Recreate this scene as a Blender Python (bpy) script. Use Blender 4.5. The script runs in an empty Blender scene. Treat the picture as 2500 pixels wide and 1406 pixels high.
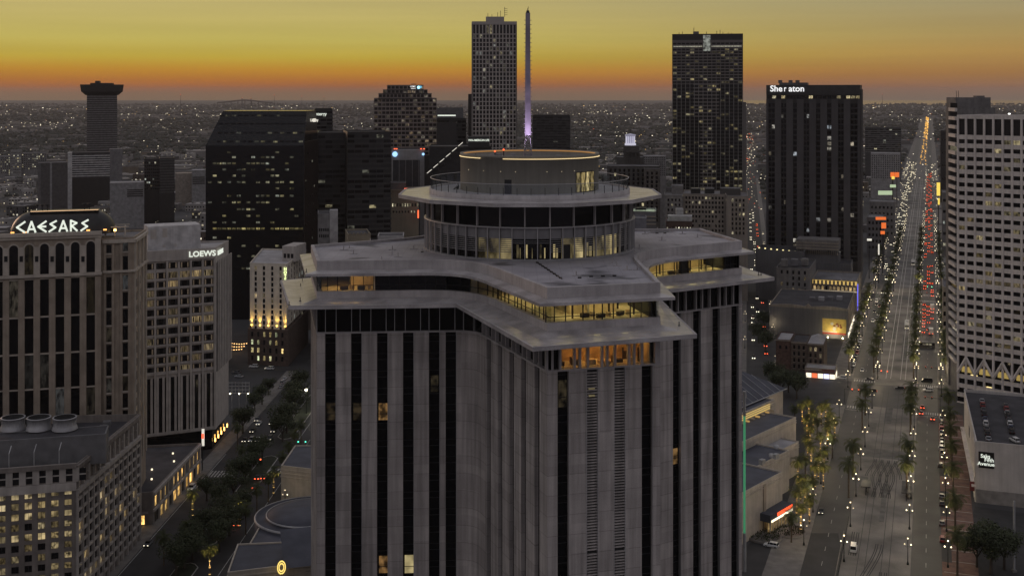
import bpy, math, random
from mathutils import Vector, Matrix
R = math.radians
random.seed(11)
scene = bpy.context.scene
COL = scene.collection

# ---------------------------------------------------------------- camera, sky, sun, exposure
FPX, EYE, Y0, WPX = 2850.0, 140.0, 228.0, 2500.0     # focal length and horizon line of the 2500 px wide photograph
cam = bpy.data.cameras.new('camera')
cam_ob = bpy.data.objects.new('camera', cam); COL.objects.link(cam_ob); scene.camera = cam_ob
cam_ob.location = (0, 0, EYE); cam_ob.rotation_euler = (R(90), 0, 0)
cam.sensor_width = 36.0; cam.lens = FPX / WPX * 36.0
cam.shift_y = (Y0 - 703.0) / WPX
cam.clip_start = 1.0; cam.clip_end = 90000.0

SUN_AZ, SUN_EL = R(-42), R(5.0)                      # afterglow: ahead and to the left of the view
world = bpy.data.worlds.new('World'); scene.world = world; world.use_nodes = True
def build_world():
    nt = world.node_tree; N = nt.nodes; L = nt.links
    bg = N['Background']
    tc = N.new('ShaderNodeTexCoord')
    sep = N.new('ShaderNodeSeparateXYZ'); L.new(tc.outputs['Generated'], sep.inputs[0])
    asn = N.new('ShaderNodeMath'); asn.operation = 'ARCSINE'; L.new(sep.outputs['Z'], asn.inputs[0])
    def remap(src, a, b):
        m = N.new('ShaderNodeMapRange'); m.inputs[1].default_value = a; m.inputs[2].default_value = b
        L.new(src, m.inputs[0]); return m.outputs[0]
    def ramp(fac, stops):
        r = N.new('ShaderNodeValToRGB'); e = r.color_ramp.elements
        while len(e) < len(stops): e.new(0.5)
        for k, (p, c) in enumerate(stops):
            e[k].position = p
            e[k].color = [((v/255)/12.92 if v/255 < .04045 else ((v/255+.055)/1.055)**2.4) for v in c] + [1]
        L.new(fac, r.inputs[0]); return r.outputs[0]
    def el(y): return math.degrees(math.atan((Y0 - y) / FPX))
    # elevation -2..10 deg low ramps, 10..90 deg high ramp
    lo = remap(asn.outputs[0], R(-2), R(10))
    f = lambda y: (el(y) + 2) / 12
    west = ramp(lo, [(0, (112, 92, 72)), (f(243), (124, 98, 72)), (f(227), (134, 95, 64)), (f(214), (162, 93, 45)), (f(198), (177, 108, 38)),
                     (f(172), (190, 136, 42)), (f(142), (190, 164, 62)), (f(100), (194, 178, 92)), (f(45), (191, 175, 105)), (f(-10), (182, 167, 111)), (1, (176, 160, 118))])
    north = ramp(lo, [(0, (105, 92, 82)), (f(243), (122, 104, 90)), (f(215), (142, 102, 78)), (f(180), (160, 116, 68)), (f(130), (172, 136, 78)),
                      (f(85), (168, 144, 92)), (f(0), (156, 146, 114)), (1, (148, 143, 134))])
    east = ramp(lo, [(0, (96, 92, 100)), (.3, (112, 106, 114)), (.6, (144, 138, 144)), (1, (154, 150, 155))])
    at = N.new('ShaderNodeMath'); at.operation = 'ARCTAN2'; L.new(sep.outputs['X'], at.inputs[0]); L.new(sep.outputs['Y'], at.inputs[1])
    def mix(fac, a, b):
        m = N.new('ShaderNodeMix'); m.data_type = 'RGBA'; L.new(fac, m.inputs[0]); L.new(a, m.inputs[6]); L.new(b, m.inputs[7]); return m.outputs[2]
    # distance in azimuth from the glow
    d1 = N.new('ShaderNodeMath'); d1.operation = 'SUBTRACT'; L.new(at.outputs[0], d1.inputs[0]); d1.inputs[1].default_value = R(-14)
    d2 = N.new('ShaderNodeMath'); d2.operation = 'ABSOLUTE'; L.new(d1.outputs[0], d2.inputs[0])
    m1 = N.new('ShaderNodeMapRange'); m1.interpolation_type = 'SMOOTHSTEP'; L.new(d2.outputs[0], m1.inputs[0]); m1.inputs[1].default_value = R(6); m1.inputs[2].default_value = R(42)
    m2 = N.new('ShaderNodeMapRange'); m2.interpolation_type = 'SMOOTHSTEP'; L.new(d2.outputs[0], m2.inputs[0]); m2.inputs[1].default_value = R(40); m2.inputs[2].default_value = R(150)
    low = mix(m2.outputs[0], mix(m1.outputs[0], west, north), east)
    hi = ramp(remap(asn.outputs[0], R(10), R(90)), [(0, (154, 150, 152)), (.25, (158, 156, 163)), (1, (152, 153, 164))])
    t = N.new('ShaderNodeMapRange'); t.interpolation_type = 'SMOOTHSTEP'; L.new(asn.outputs[0], t.inputs[0]); t.inputs[1].default_value = R(9); t.inputs[2].default_value = R(36)
    grad = mix(t.outputs[0], low, hi)
    sky = N.new('ShaderNodeTexSky'); sky.sky_type = 'NISHITA'; sky.sun_disc = False
    sky.sun_elevation = SUN_EL; sky.sun_rotation = SUN_AZ; sky.dust_density = 2.0
    ns = N.new('ShaderNodeMix'); ns.data_type = 'RGBA'; ns.blend_type = 'ADD'; ns.inputs[0].default_value = 0.0006
    mp = N.new('ShaderNodeMapping'); mp.inputs['Scale'].default_value = (1.2, 1.2, 42); L.new(tc.outputs['Generated'], mp.inputs[0])
    cn = N.new('ShaderNodeTexNoise'); cn.inputs['Scale'].default_value = 2.2; cn.inputs['Detail'].default_value = 4; L.new(mp.outputs[0], cn.inputs[0])
    cr = N.new('ShaderNodeMapRange'); cr.inputs[1].default_value = .3; cr.inputs[2].default_value = .7; cr.inputs[3].default_value = .95; cr.inputs[4].default_value = 1.05; L.new(cn.outputs['Fac'], cr.inputs[0])
    gs = N.new('ShaderNodeVectorMath'); gs.operation = 'SCALE'; L.new(grad, gs.inputs[0]); L.new(cr.outputs[0], gs.inputs['Scale']); grad = gs.outputs[0]
    L.new(grad, ns.inputs[6]); L.new(sky.outputs[0], ns.inputs[7])
    L.new(ns.outputs[2], bg.inputs[0]); bg.inputs[1].default_value = 1.0
build_world()
sun = bpy.data.lights.new('afterglow_sun', 'SUN'); sun.energy = 0.45; sun.angle = R(16); sun.color = (1.0, 0.62, 0.42)
sun_ob = bpy.data.objects.new('afterglow_sun', sun); COL.objects.link(sun_ob)
sun_ob.rotation_euler = Vector((-math.sin(SUN_AZ)*math.cos(SUN_EL), -math.cos(SUN_AZ)*math.cos(SUN_EL), -math.sin(SUN_EL))).to_track_quat('-Z', 'Y').to_euler()
vs = scene.view_settings; vs.view_transform = 'Standard'; vs.look = 'None'; vs.exposure = 0.0; vs.gamma = 1.0; vs.use_curve_mapping = False
scene.cycles.use_denoising = True
scene.cycles.max_bounces = 5; scene.cycles.diffuse_bounces = 2; scene.cycles.glossy_bounces = 3; scene.cycles.transparent_max_bounces = 12
scene.cycles.volume_bounces = 0; scene.cycles.caustics_reflective = False; scene.cycles.caustics_refractive = False
scene.cycles.sample_clamp_indirect = 3.0

# ---------------------------------------------------------------- geometry from the photograph's perspective
def G(px, py, z=0.0):                 # the point of the level z seen at that place of the photograph
    y = FPX * (EYE - z) / (py - Y0); return ((px - 1250) / FPX * y, y)
def X(px, y): return (px - 1250) / FPX * y
def Z(py, y): return EYE - (py - Y0) * y / FPX
CA = R(19.7)
def canal(s, t): return (s*math.cos(CA) + t*math.sin(CA), -s*math.sin(CA) + t*math.cos(CA))   # s across, t along the avenue
PA = R(1.6)
def poy(s, t): return (s*math.cos(PA) + t*math.sin(PA), -s*math.sin(PA) + t*math.cos(PA))

# ---------------------------------------------------------------- materials
def lin(c): return [((v/255)/12.92 if v/255 < .04045 else ((v/255+.055)/1.055)**2.4) for v in c]
MATS = {}
def mat(name, col, rough=0.8, metal=0.0, var=0.25, scale=0.35, streak=0.0, bump=0.0, spec=0.4, fine=0.0, joint=0.0):
    """plain surface: base colour with blotches, vertical streaks and fine grain in world space"""
    if name in MATS: return MATS[name]
    m = bpy.data.materials.new(name); m.use_nodes = True; MATS[name] = m
    nt = m.node_tree; N = nt.nodes; L = nt.links; p = N['Principled BSDF']
    p.inputs['Roughness'].default_value = rough; p.inputs['Metallic'].default_value = metal
    p.inputs['Specular IOR Level'].default_value = spec
    geo = N.new('ShaderNodeNewGeometry')
    def noise(sc, det, vec=None):
        n = N.new('ShaderNodeTexNoise'); n.inputs['Scale'].default_value = sc; n.inputs['Detail'].default_value = det
        L.new(vec or geo.outputs['Position'], n.inputs['Vector']); return n.outputs['Fac']
    def gain(src, lo, hi):
        r = N.new('ShaderNodeMapRange'); r.inputs[1].default_value = .3; r.inputs[2].default_value = .7
        r.inputs[3].default_value = lo; r.inputs[4].default_value = hi; L.new(src, r.inputs[0]); return r.outputs[0]
    def mul(a, b):
        k = N.new('ShaderNodeMath'); k.operation = 'MULTIPLY'; L.new(a, k.inputs[0]); L.new(b, k.inputs[1]); return k.outputs[0]
    v = gain(noise(scale, 4), 1-var, 1+var)
    if streak:
        mp = N.new('ShaderNodeMapping'); mp.inputs['Scale'].default_value = (1, 1, .04); L.new(geo.outputs['Position'], mp.inputs[0])
        v = mul(v, gain(noise(1.1, 5, mp.outputs[0]), 1-streak, 1+streak*.5))
    if fine: v = mul(v, gain(noise(6.0, 2), 1-fine, 1+fine))
    if joint:                                                            # panel joints, one per storey
        sp = N.new('ShaderNodeSeparateXYZ'); L.new(geo.outputs['Position'], sp.inputs[0])
        md = N.new('ShaderNodeMath'); md.operation = 'FRACT'; dv = N.new('ShaderNodeMath'); dv.operation = 'DIVIDE'; dv.inputs[1].default_value = joint; L.new(sp.outputs['Z'], dv.inputs[0]); L.new(dv.outputs[0], md.inputs[0])
        gt = N.new('ShaderNodeMath'); gt.operation = 'GREATER_THAN'; gt.inputs[1].default_value = .035; L.new(md.outputs[0], gt.inputs[0])
        jr = N.new('ShaderNodeMapRange'); jr.inputs[3].default_value = .70; L.new(gt.outputs[0], jr.inputs[0]); v = mul(v, jr.outputs[0])
        fl = N.new('ShaderNodeMath'); fl.operation = 'FLOOR'; L.new(dv.outputs[0], fl.inputs[0]); cb = N.new('ShaderNodeCombineXYZ'); L.new(fl.outputs[0], cb.inputs[2]); ad = N.new('ShaderNodeVectorMath'); ad.operation = 'ADD'
        rs = N.new('ShaderNodeVectorMath'); rs.operation = 'SCALE'; rs.inputs['Scale'].default_value = .19; L.new(geo.outputs['Position'], rs.inputs[0]); sn = N.new('ShaderNodeVectorMath'); sn.operation = 'FLOOR'; L.new(rs.outputs[0], sn.inputs[0])
        L.new(sn.outputs[0], ad.inputs[0]); L.new(cb.outputs[0], ad.inputs[1]); wn = N.new('ShaderNodeTexWhiteNoise'); wn.noise_dimensions = '3D'; L.new(ad.outputs[0], wn.inputs['Vector'])
        wr = N.new('ShaderNodeMapRange'); wr.inputs[3].default_value = .88; wr.inputs[4].default_value = 1.10; L.new(wn.outputs['Value'], wr.inputs[0]); v = mul(v, wr.outputs[0])
    oi = N.new('ShaderNodeObjectInfo'); ro = N.new('ShaderNodeMapRange'); ro.inputs[3].default_value = .95; ro.inputs[4].default_value = 1.05; L.new(oi.outputs['Random'], ro.inputs[0])
    v = mul(v, ro.outputs[0])
    mx = N.new('ShaderNodeVectorMath'); mx.operation = 'SCALE'; mx.inputs[0].default_value = col[:3]; L.new(v, mx.inputs['Scale'])
    L.new(mx.outputs[0], p.inputs['Base Color'])
    if bump:
        b = N.new('ShaderNodeBump'); b.inputs['Strength'].default_value = bump; b.inputs['Distance'].default_value = .05
        L.new(noise(2.5, 5), b.inputs['Height']); L.new(b.outputs[0], p.inputs['Normal'])
    return m
def glass(name, col=(.006, .006, .007), rough=.06, spec=.3):
    if name in MATS: return MATS[name]
    m = mat(name, col, rough, 0, .3, .2, spec=spec); return m
def emit(name, col, strength, rnd=0.0):
    if name in MATS: return MATS[name]
    m = bpy.data.materials.new(name); m.use_nodes = True; MATS[name] = m
    p = m.node_tree.nodes['Principled BSDF']; p.inputs['Base Color'].default_value = (*[c*.3 for c in col], 1)
    p.inputs['Emission Color'].default_value = (*col, 1); p.inputs['Emission Strength'].default_value = strength
    if rnd:
        nt = m.node_tree; N = nt.nodes; L = nt.links
        oi = N.new('ShaderNodeObjectInfo'); ge = N.new('ShaderNodeNewGeometry')
        a = N.new('ShaderNodeMath'); a.operation = 'ADD'; L.new(oi.outputs['Random'], a.inputs[0]); L.new(ge.outputs['Random Per Island'], a.inputs[1])
        fr = N.new('ShaderNodeMath'); fr.operation = 'FRACT'; L.new(a.outputs[0], fr.inputs[0])
        mr = N.new('ShaderNodeMapRange'); L.new(fr.outputs[0], mr.inputs[0]); mr.inputs[3].default_value = strength*(1-rnd); mr.inputs[4].default_value = strength*(1+rnd)
        L.new(mr.outputs[0], p.inputs['Emission Strength'])
    return m
def window_mat(name, lit=.2, colA=(1, .75, .35), colB=(.8, .9, .85), strength=1.0, dark=(.007, .007, .008), pat=(3, 3, .8), rough=.08):
    """glass of a room behind: some panes lit (each pane decides by itself), the light broken up by what stands inside"""
    if name in MATS: return MATS[name]
    m = bpy.data.materials.new(name); m.use_nodes = True; MATS[name] = m
    nt = m.node_tree; N = nt.nodes; L = nt.links; p = N['Principled BSDF']
    p.inputs['Base Color'].default_value = (*dark, 1); p.inputs['Roughness'].default_value = rough; p.inputs['Specular IOR Level'].default_value = .3
    oi = N.new('ShaderNodeObjectInfo'); ge = N.new('ShaderNodeNewGeometry')
    def M(op, a, b=None):
        k = N.new('ShaderNodeMath'); k.operation = op
        for i, v in enumerate((a, b)):
            if v is None: continue
            if isinstance(v, (int, float)): k.inputs[i].default_value = v
            else: L.new(v, k.inputs[i])
        return k.outputs[0]
    r = M('FRACT', M('ADD', oi.outputs['Random'], ge.outputs['Random Per Island']))
    on = M('LESS_THAN', r, lit)
    r2 = M('FRACT', M('MULTIPLY', r, 37.17)); r3 = M('FRACT', M('MULTIPLY', r, 91.7))
    mp = N.new('ShaderNodeMapping'); mp.inputs['Scale'].default_value = pat; L.new(ge.outputs['Position'], mp.inputs[0])
    no = N.new('ShaderNodeTexNoise'); no.inputs['Scale'].default_value = 1.0; no.inputs['Detail'].default_value = 3; L.new(mp.outputs[0], no.inputs[0])
    mr = N.new('ShaderNodeMapRange'); mr.inputs[1].default_value = .36; mr.inputs[2].default_value = .64; mr.inputs[3].default_value = .08; mr.inputs[4].default_value = 1.15; L.new(no.outputs['Fac'], mr.inputs[0])
    st = M('MULTIPLY', M('MULTIPLY', on, mr.outputs[0]), M('MULTIPLY', M('ADD', M('MULTIPLY', M('MULTIPLY', r2, r2), 1.2), .25), strength))
    mc = N.new('ShaderNodeMix'); mc.data_type = 'RGBA'; mc.inputs[6].default_value = (*colA, 1); mc.inputs[7].default_value = (*colB, 1); L.new(r3, mc.inputs[0])
    L.new(mc.outputs[2], p.inputs['Emission Color']); L.new(st, p.inputs['Emission Strength'])
    return m
def clear_glass(name='clear_glass', tint=(.75, .8, .78), gloss=.10):
    if name in MATS: return MATS[name]
    m = bpy.data.materials.new(name); m.use_nodes = True; MATS[name] = m
    nt = m.node_tree; N = nt.nodes; L = nt.links; N.remove(N['Principled BSDF'])
    t = N.new('ShaderNodeBsdfTransparent'); t.inputs[0].default_value = (*tint, 1)
    g = N.new('ShaderNodeBsdfGlossy'); g.inputs['Roughness'].default_value = .04; g.inputs[0].default_value = (.8, .85, .9, 1)
    mx = N.new('ShaderNodeMixShader'); mx.inputs[0].default_value = gloss
    L.new(t.outputs[0], mx.inputs[1]); L.new(g.outputs[0], mx.inputs[2]); L.new(mx.outputs[0], N['Material Output'].inputs[0])
    return m

# ---------------------------------------------------------------- objects
CH = {}                                # children by parent name
WM = {}                                # world matrix of everything linked so far, so that parts can be given in world coordinates
def link(o, parent=None, M=None):
    COL.objects.link(o)
    M = M if M is not None else Matrix.Identity(4)
    o.matrix_basis = M; WM[o.name] = M
    if parent is not None:
        CH.setdefault(parent.name, []).append(o)
        o.parent = parent; o.matrix_parent_inverse = WM[parent.name].inverted()
    return o
def tag(o, label=None, cat=None, group=None, kind=None):
    if label: o['label'] = label
    if cat: o['category'] = cat
    if group: o['group'] = group
    if kind: o['kind'] = kind
    return o
def thing(name, label, cat, loc=(0, 0, 0), group=None, rz=0):
    o = bpy.data.objects.new(name, None); o.empty_display_size = 1
    return tag(link(o, None, Matrix.Translation(loc) @ Matrix.Rotation(rz, 4, 'Z')), label, cat, group)
SHARED = {}
CUBE_V = [(x, y, z) for x in (-.5, .5) for y in (-.5, .5) for z in (-.5, .5)]
CUBE_F = [(0, 1, 3, 2), (4, 6, 7, 5), (0, 4, 5, 1), (2, 3, 7, 6), (0, 2, 6, 4), (1, 5, 7, 3)]
def shared(key, verts, faces, m, smooth=False):
    k = (key, m.name)
    if k not in SHARED:
        me = bpy.data.meshes.new(key); me.from_pydata(verts, [], faces); me.materials.append(m)
        if smooth: me.polygons.foreach_set('use_smooth', [True]*len(me.polygons))
        SHARED[k] = me
    return SHARED[k]
def box(name, parent, c, s, m, rz=0.0):
    o = bpy.data.objects.new(name, shared('unit_box', CUBE_V, CUBE_F, m))
    return link(o, parent, Matrix.Translation(c) @ Matrix.Rotation(rz, 4, 'Z') @ Matrix.Diagonal((*s, 1)))
class MB:
    def __init__(s): s.v = []; s.f = []; s.mi = []; s.k = 0; s.sm = []
    def add(s, vs, fs, smooth=False):
        b = len(s.v); s.v += [tuple(v) for v in vs]; s.f += [tuple(i+b for i in f) for f in fs]; s.mi += [s.k]*len(fs); s.sm += [smooth]*len(fs); return s
    def box(s, c, d, rz=0.0):
        ca, sa = math.cos(rz), math.sin(rz); vs = []
        for x, y, z in CUBE_V:
            x *= d[0]; y *= d[1]; z *= d[2]; vs.append((c[0]+x*ca-y*sa, c[1]+x*sa+y*ca, c[2]+z))
        return s.add(vs, CUBE_F)
    def prism(s, pts, z0, z1, cap=True, bottom=False, z1s=None):       # pts counter-clockwise seen from above
        n = len(pts); vs = [(p[0], p[1], z0) for p in pts] + [(p[0], p[1], z1) for p in pts]
        fs = [(i, (i+1) % n, n+(i+1) % n, n+i) for i in range(n)]
        if cap: fs.append(tuple(range(n, 2*n)))
        if bottom: fs.append(tuple(reversed(range(n))))
        return s.add(vs, fs)
    def strip(s, a, b, za, zb, closed=True):                            # between two outlines of equal length
        n = len(a); vs = [(p[0], p[1], za) for p in a] + [(p[0], p[1], zb) for p in b]
        return s.add(vs, [(i, (i+1) % n, n+(i+1) % n, n+i) for i in range(n if closed else n-1)])
    def tube(s, a, b, ra, rb=None, n=6, cap=True, smooth=True):
        rb = ra if rb is None else rb; a = Vector(a); b = Vector(b); d = (b-a).normalized()
        u = d.orthogonal().normalized(); w = d.cross(u); vs = []
        for p, r in ((a, ra), (b, rb)):
            for i in range(n):
                t = 2*math.pi*i/n; vs.append(p + u*(r*math.cos(t)) + w*(r*math.sin(t)))
        fs = [(i, (i+1) % n, n+(i+1) % n, n+i) for i in range(n)]
        s.add(vs, fs, smooth)
        if cap: s.add(vs, [tuple(reversed(range(n))), tuple(range(n, 2*n))])
        return s
    def lathe(s, prof, n=16, c=(0, 0), a0=0.0, a1=2*math.pi, smooth=True):
        full = abs(a1-a0-2*math.pi) < 1e-6; m = n if full else n+1; vs = []
        for r, z in prof:
            for i in range(m):
                t = a0+(a1-a0)*i/n; vs.append((c[0]+r*math.cos(t), c[1]+r*math.sin(t), z))
        fs = []
        for j in range(len(prof)-1):
            for i in range(n):
                k = (i+1) % m; fs.append((j*m+i, j*m+k, (j+1)*m+k, (j+1)*m+i))
        return s.add(vs, fs, smooth)
    def mesh(s, name, *mats):
        me = bpy.data.meshes.new(name); me.from_pydata(s.v, [], s.f)
        for m in mats: me.materials.append(m)
        if len(mats) > 1: me.polygons.foreach_set('material_index', s.mi)
        me.polygons.foreach_set('use_smooth', s.sm); return me
    def build(s, name, parent, *mats, M=None):
        return link(bpy.data.objects.new(name, s.mesh(name, *mats)), parent, M)
class Face:
    """one upright wall from p0 to p1 (outside on the right of travel): parts given by u along it, z and d outwards"""
    def __init__(s, p0, p1):
        s.p0 = p0; dx, dy = p1[0]-p0[0], p1[1]-p0[1]; s.len = math.hypot(dx, dy); s.u = (dx/s.len, dy/s.len); s.n = (s.u[1], -s.u[0]); s.rz = math.atan2(dy, dx)
    def at(s, u, d=0.0): return (s.p0[0]+s.u[0]*u+s.n[0]*d, s.p0[1]+s.u[1]*u+s.n[1]*d)
    def px(s, px):                                                    # u where the wall meets that column of the photograph
        k = (px-1250)/FPX; return (k*s.p0[1]-s.p0[0])/(s.u[0]-k*s.u[1])
    def box(s, name, parent, u0, u1, z0, z1, d0, d1, m):
        x, y = s.at((u0+u1)/2, (d0+d1)/2); return box(name, parent, (x, y, (z0+z1)/2), (u1-u0, abs(d1-d0), z1-z0), m, s.rz)
    def mb(s, b, u0, u1, z0, z1, d0, d1):
        x, y = s.at((u0+u1)/2, (d0+d1)/2); return b.box((x, y, (z0+z1)/2), (u1-u0, abs(d1-d0), z1-z0), s.rz)
def offset(pts, d):                                                    # counter-clockwise outline moved outwards
    n = len(pts); out = []
    for i in range(n):
        a, b, c = pts[i-1], pts[i], pts[(i+1) % n]
        n1 = Vector((b[1]-a[1], a[0]-b[0])).normalized(); n2 = Vector((c[1]-b[1], b[0]-c[0])).normalized()
        m = n1+n2; k = d/max(.35, m.length_squared/2); out.append((b[0]+m.x*k, b[1]+m.y*k))
    return out
def arc(p, q, r, n=6):                                                 # quadratic bend p-q-r
    return [((1-t)**2*p[0]+2*t*(1-t)*q[0]+t*t*r[0], (1-t)**2*p[1]+2*t*(1-t)*q[1]+t*t*r[1]) for t in [i/n for i in range(n+1)]]
def text(name, parent, s, m, size, origin, rz, depth=.15, bold=0.0, tilt=90, align='CENTER', sx=1.0):
    cu = bpy.data.curves.new(name, 'FONT'); cu.body = s; cu.size = size; cu.extrude = depth; cu.align_x = align; cu.align_y = 'CENTER'; cu.offset = bold
    cu.resolution_u = 3
    o = bpy.data.objects.new('tmp', cu); COL.objects.link(o)
    dg = bpy.context.evaluated_depsgraph_get(); me = bpy.data.meshes.new_from_object(o.evaluated_get(dg)); bpy.data.objects.remove(o)
    me.materials.clear(); me.materials.append(m)
    return link(bpy.data.objects.new(name, me), parent, Matrix.Translation(origin) @ Matrix.Rotation(rz, 4, 'Z') @ Matrix.Rotation(R(tilt), 4, 'X') @ Matrix.Diagonal((sx, 1, 1, 1)))
def copy_tree(o, loc, rz=0.0, sc=1.0, label=None, group=None):
    r = o.copy(); COL.objects.link(r); M = Matrix.Translation(loc) @ Matrix.Rotation(rz, 4, 'Z') @ Matrix.Scale(sc, 4); r.matrix_basis = M; WM[r.name] = M
    if label: r['label'] = label
    if group: r['group'] = group
    for ch in CH.get(o.name, []):
        c = ch.copy(); COL.objects.link(c); c.parent = r
        for g in CH.get(ch.name, []):
            d = g.copy(); COL.objects.link(d); d.parent = c
    return r
# ================================================================ ground, streets, water
asphalt = mat('asphalt', (.034, .033, .033), .75, var=.35, scale=.12, fine=.15)
asphalt_c = mat('avenue_asphalt', (.046, .044, .042), .55, var=.35, scale=.10, fine=.12)
paving = mat('tramway_paving', (.175, .163, .147), .8, var=.5, scale=.07, fine=.2)
walk_m = mat('sidewalk_paving', (.17, .157, .14), .85, var=.25, scale=.3, fine=.15)
brick_walk = mat('red_sidewalk', (.15, .085, .065), .85, var=.3, scale=.4, fine=.2)
white_p = mat('road_paint', (.40, .40, .375), .7, var=.3, scale=.8)
rail_m = mat('rail_steel', (.42, .40, .37), .35, .5, .2)
rail_dk = mat('rail_groove', (.012, .012, .012), .6, 0, .2)
soil = mat('planted_soil', (.030, .035, .020), .95, var=.4, scale=.5)
def struct(o): o['kind'] = 'structure'; return o
def sheet(name, pts, z, m, label=None):
    b = MB(); b.add([(x, y, z) for x, y in pts], [tuple(range(len(pts)))]); o = struct(b.build(name, None, m))
    if label: o['label'] = label; o['category'] = name.replace('_', ' ')
    return o
def slab(name, pts, z, m, label=None):
    b = MB(); b.prism(pts, -.05, z); o = struct(b.build(name, None, m))
    if label: o['label'] = label; o['category'] = name.replace('_', ' ')
    return o
gm = mat('city_ground', (.052, .052, .054), .9, var=.5, scale=.012, fine=.2)
sheet('ground', [(-14000, -300), (14000, -300), (14000, 22500), (-14000, 22500)], 0, gm)
lake_m = mat('lake_water', (.05, .055, .06), .12, 0, .1, .01, spec=.6)
sheet('lake', [(2650, 13300), (14000, 13300), (14000, 22400), (4300, 22400)], .5, lake_m)
def cs(s0, s1, t0, t1): return [canal(s0, t0), canal(s1, t0), canal(s1, t1), canal(s0, t1)]
# the wide avenue: roadway, tramway in the middle, roadway, sidewalks
ROAD = cs(-35.6, 3.3, 200, 7200)
sheet('avenue_road', ROAD, .012, asphalt_c)
cross = [(540, 560), (580, 602), (838, 852), (1015, 1030), (1160, 1175), (1300, 1315), (1480, 1500), (1700, 1718)]
CROSS = [(546, 588), (836, 852), (1012, 1028), (1165, 1180), (1320, 1335), (1500, 1516), (1720, 1736), (1950, 1966)]
segs = []; t = 200
for a, b_ in CROSS: segs.append((t, a)); t = b_
segs.append((t, 7000))
for k, (a, b_) in enumerate(segs):
    sheet('tramway', cs(-25.0, -5.4, a, b_), .03, paving)
    slab('sidewalk', cs(-46.0, -35.7, a+2, b_-2), .15, walk_m)
    slab('sidewalk', cs(3.4, 13.4, a+2, b_-2), .15, walk_m if k else brick_walk)
for a, b_ in CROSS:
    c = MB(); c.add([(*canal(s, t), .008) for s, t in ((-420, a), (300, a), (300, b_), (-420, b_))], [(0, 1, 2, 3)]); struct(c.build('cross_street', None, asphalt))
SS = R(11.4)
def side(s, t): return (158 + s*math.cos(SS) + t*math.sin(SS), 750 - s*math.sin(SS) + t*math.cos(SS))
sheet('side_street', [side(-7, -230), side(7, -230), side(7, 5500), side(-7, 5500)], .010, asphalt)
for q in (-1, 1): sheet('side_sidewalk', [side(q*9.5-2.4, -180), side(q*9.5+2.4, -180), side(q*9.5+2.4, 1200), side(q*9.5-2.4, 1200)], .011, walk_m)
for k, s in enumerate((-215, -300, 100, 190)): sheet('parallel_street', cs(s-6, s+6, 640, 4200), .007, asphalt)
# tram rails, with the crossover of the terminus
def ribbon(b, pts, w, z):
    for i in range(len(pts)-1):
        f = Face(pts[i], pts[i+1]); p, q, r, s = f.at(0, w/2), f.at(f.len, w/2), f.at(f.len, -w/2), f.at(0, -w/2)
        b.add([(*p, z), (*q, z), (*r, z), (*s, z)], [(0, 1, 2, 3)])
def ease(a, b_, t): t = t*t*(3-2*t); return a+(b_-a)*t
TR = (-20.4, -18.2, -13.6, -11.4)
for s in TR:
    b = MB(); ribbon(b, [canal(s, 300+10*k) for k in range(29)], .16, .042); struct(b.build('tram_rail', None, rail_dk))
    b = MB(); ribbon(b, [canal(s, 602+60*k) for k in range(25)], .30, .042); struct(b.build('tram_rail', None, rail_m))
def track(s0, s1, ta, tb):
    for dw in (-.30, .30):
        b = MB(); ribbon(b, [canal(ease(s0, s1, k/14)+dw, ta+(tb-ta)*k/14) for k in range(15)], .30, .046); struct(b.build('tram_rail', None, rail_dk))
for s in (-19.6, -17.2, -14.8, -12.4):
    for d in (-2.4, 2.4):
        track(s, s+d, 468, 446)
        if -21 < s+d < -11: track(s+d, s+d*.35, 446, 424)
for (s0, s1, ta, tb) in ((-20.4, -15.5, 336, 380), (-18.8, -13.9, 336, 380), (-23.0, -23.0, 368, 388), (-21.6, -21.6, 368, 388), (-12.2, -12.2, 338, 358), (-13.6, -13.6, 338, 358)): track(s0, s1, ta, tb)
for k, (s0, t0, w, l) in enumerate(((-16, 470, 19, 12), (-22.5, 433, 2.6, 12), (-8.2, 433, 2.6, 12), (-15, 400, 1.6, 40), (-22.5, 505, 2.6, 14), (-17, 520, 3, 30), (-13, 650, 3, 60), (-20, 700, 2, 50))):
    sheet('paving_patch', cs(s0-w/2, s0+w/2, t0, t0+l), .036, mat('dark_paving', (.10, .096, .09), .8, var=.35, scale=.3))
for t in range(310, 540, 9): sheet('paving_band', cs(3.9, 13.2, t, t+.5), .156, mat('pale_band', (.30, .27, .24), .8))
for k, (t0, l) in enumerate(((412, 26), (455, 14), (372, 20))): sheet('lay_by', cs(3.35, 6.2, t0, t0+l), .158, asphalt)
# paint
def paint(name, s0, s1, t0, t1):
    b = MB(); b.add([(*canal(s, t), .05) for s, t in ((s0, t0), (s1, t0), (s1, t1), (s0, t1))], [(0, 1, 2, 3)]); return struct(b.build(name, None, white_p))
for t in range(330, 540, 12):
    paint('lane_dash', -1.2, -1.05, t, t+3.5); paint('lane_dash', -30.4, -30.25, t+3, t+6.5)
for t in range(610, 1000, 14):
    paint('lane_dash', -1.2, -1.05, t, t+3.5); paint('lane_dash', -30.4, -30.25, t+3, t+6.5)
for tb in (540, 591, 832, 856):
    for k in range(9): paint('crosswalk_bar', -34.9+k*1.15, -34.3+k*1.15, tb, tb+4); paint('crosswalk_bar', -4.7+k*.95, -4.2+k*.95, tb, tb+4)
    for s0 in (-35.3, -4.9):
        paint('stop_line', s0, s0+9 if s0 < -10 else s0+7.6, tb+(6 if tb in (591, 856) else -3), tb+(6.4 if tb in (591, 856) else -2.6))
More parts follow.
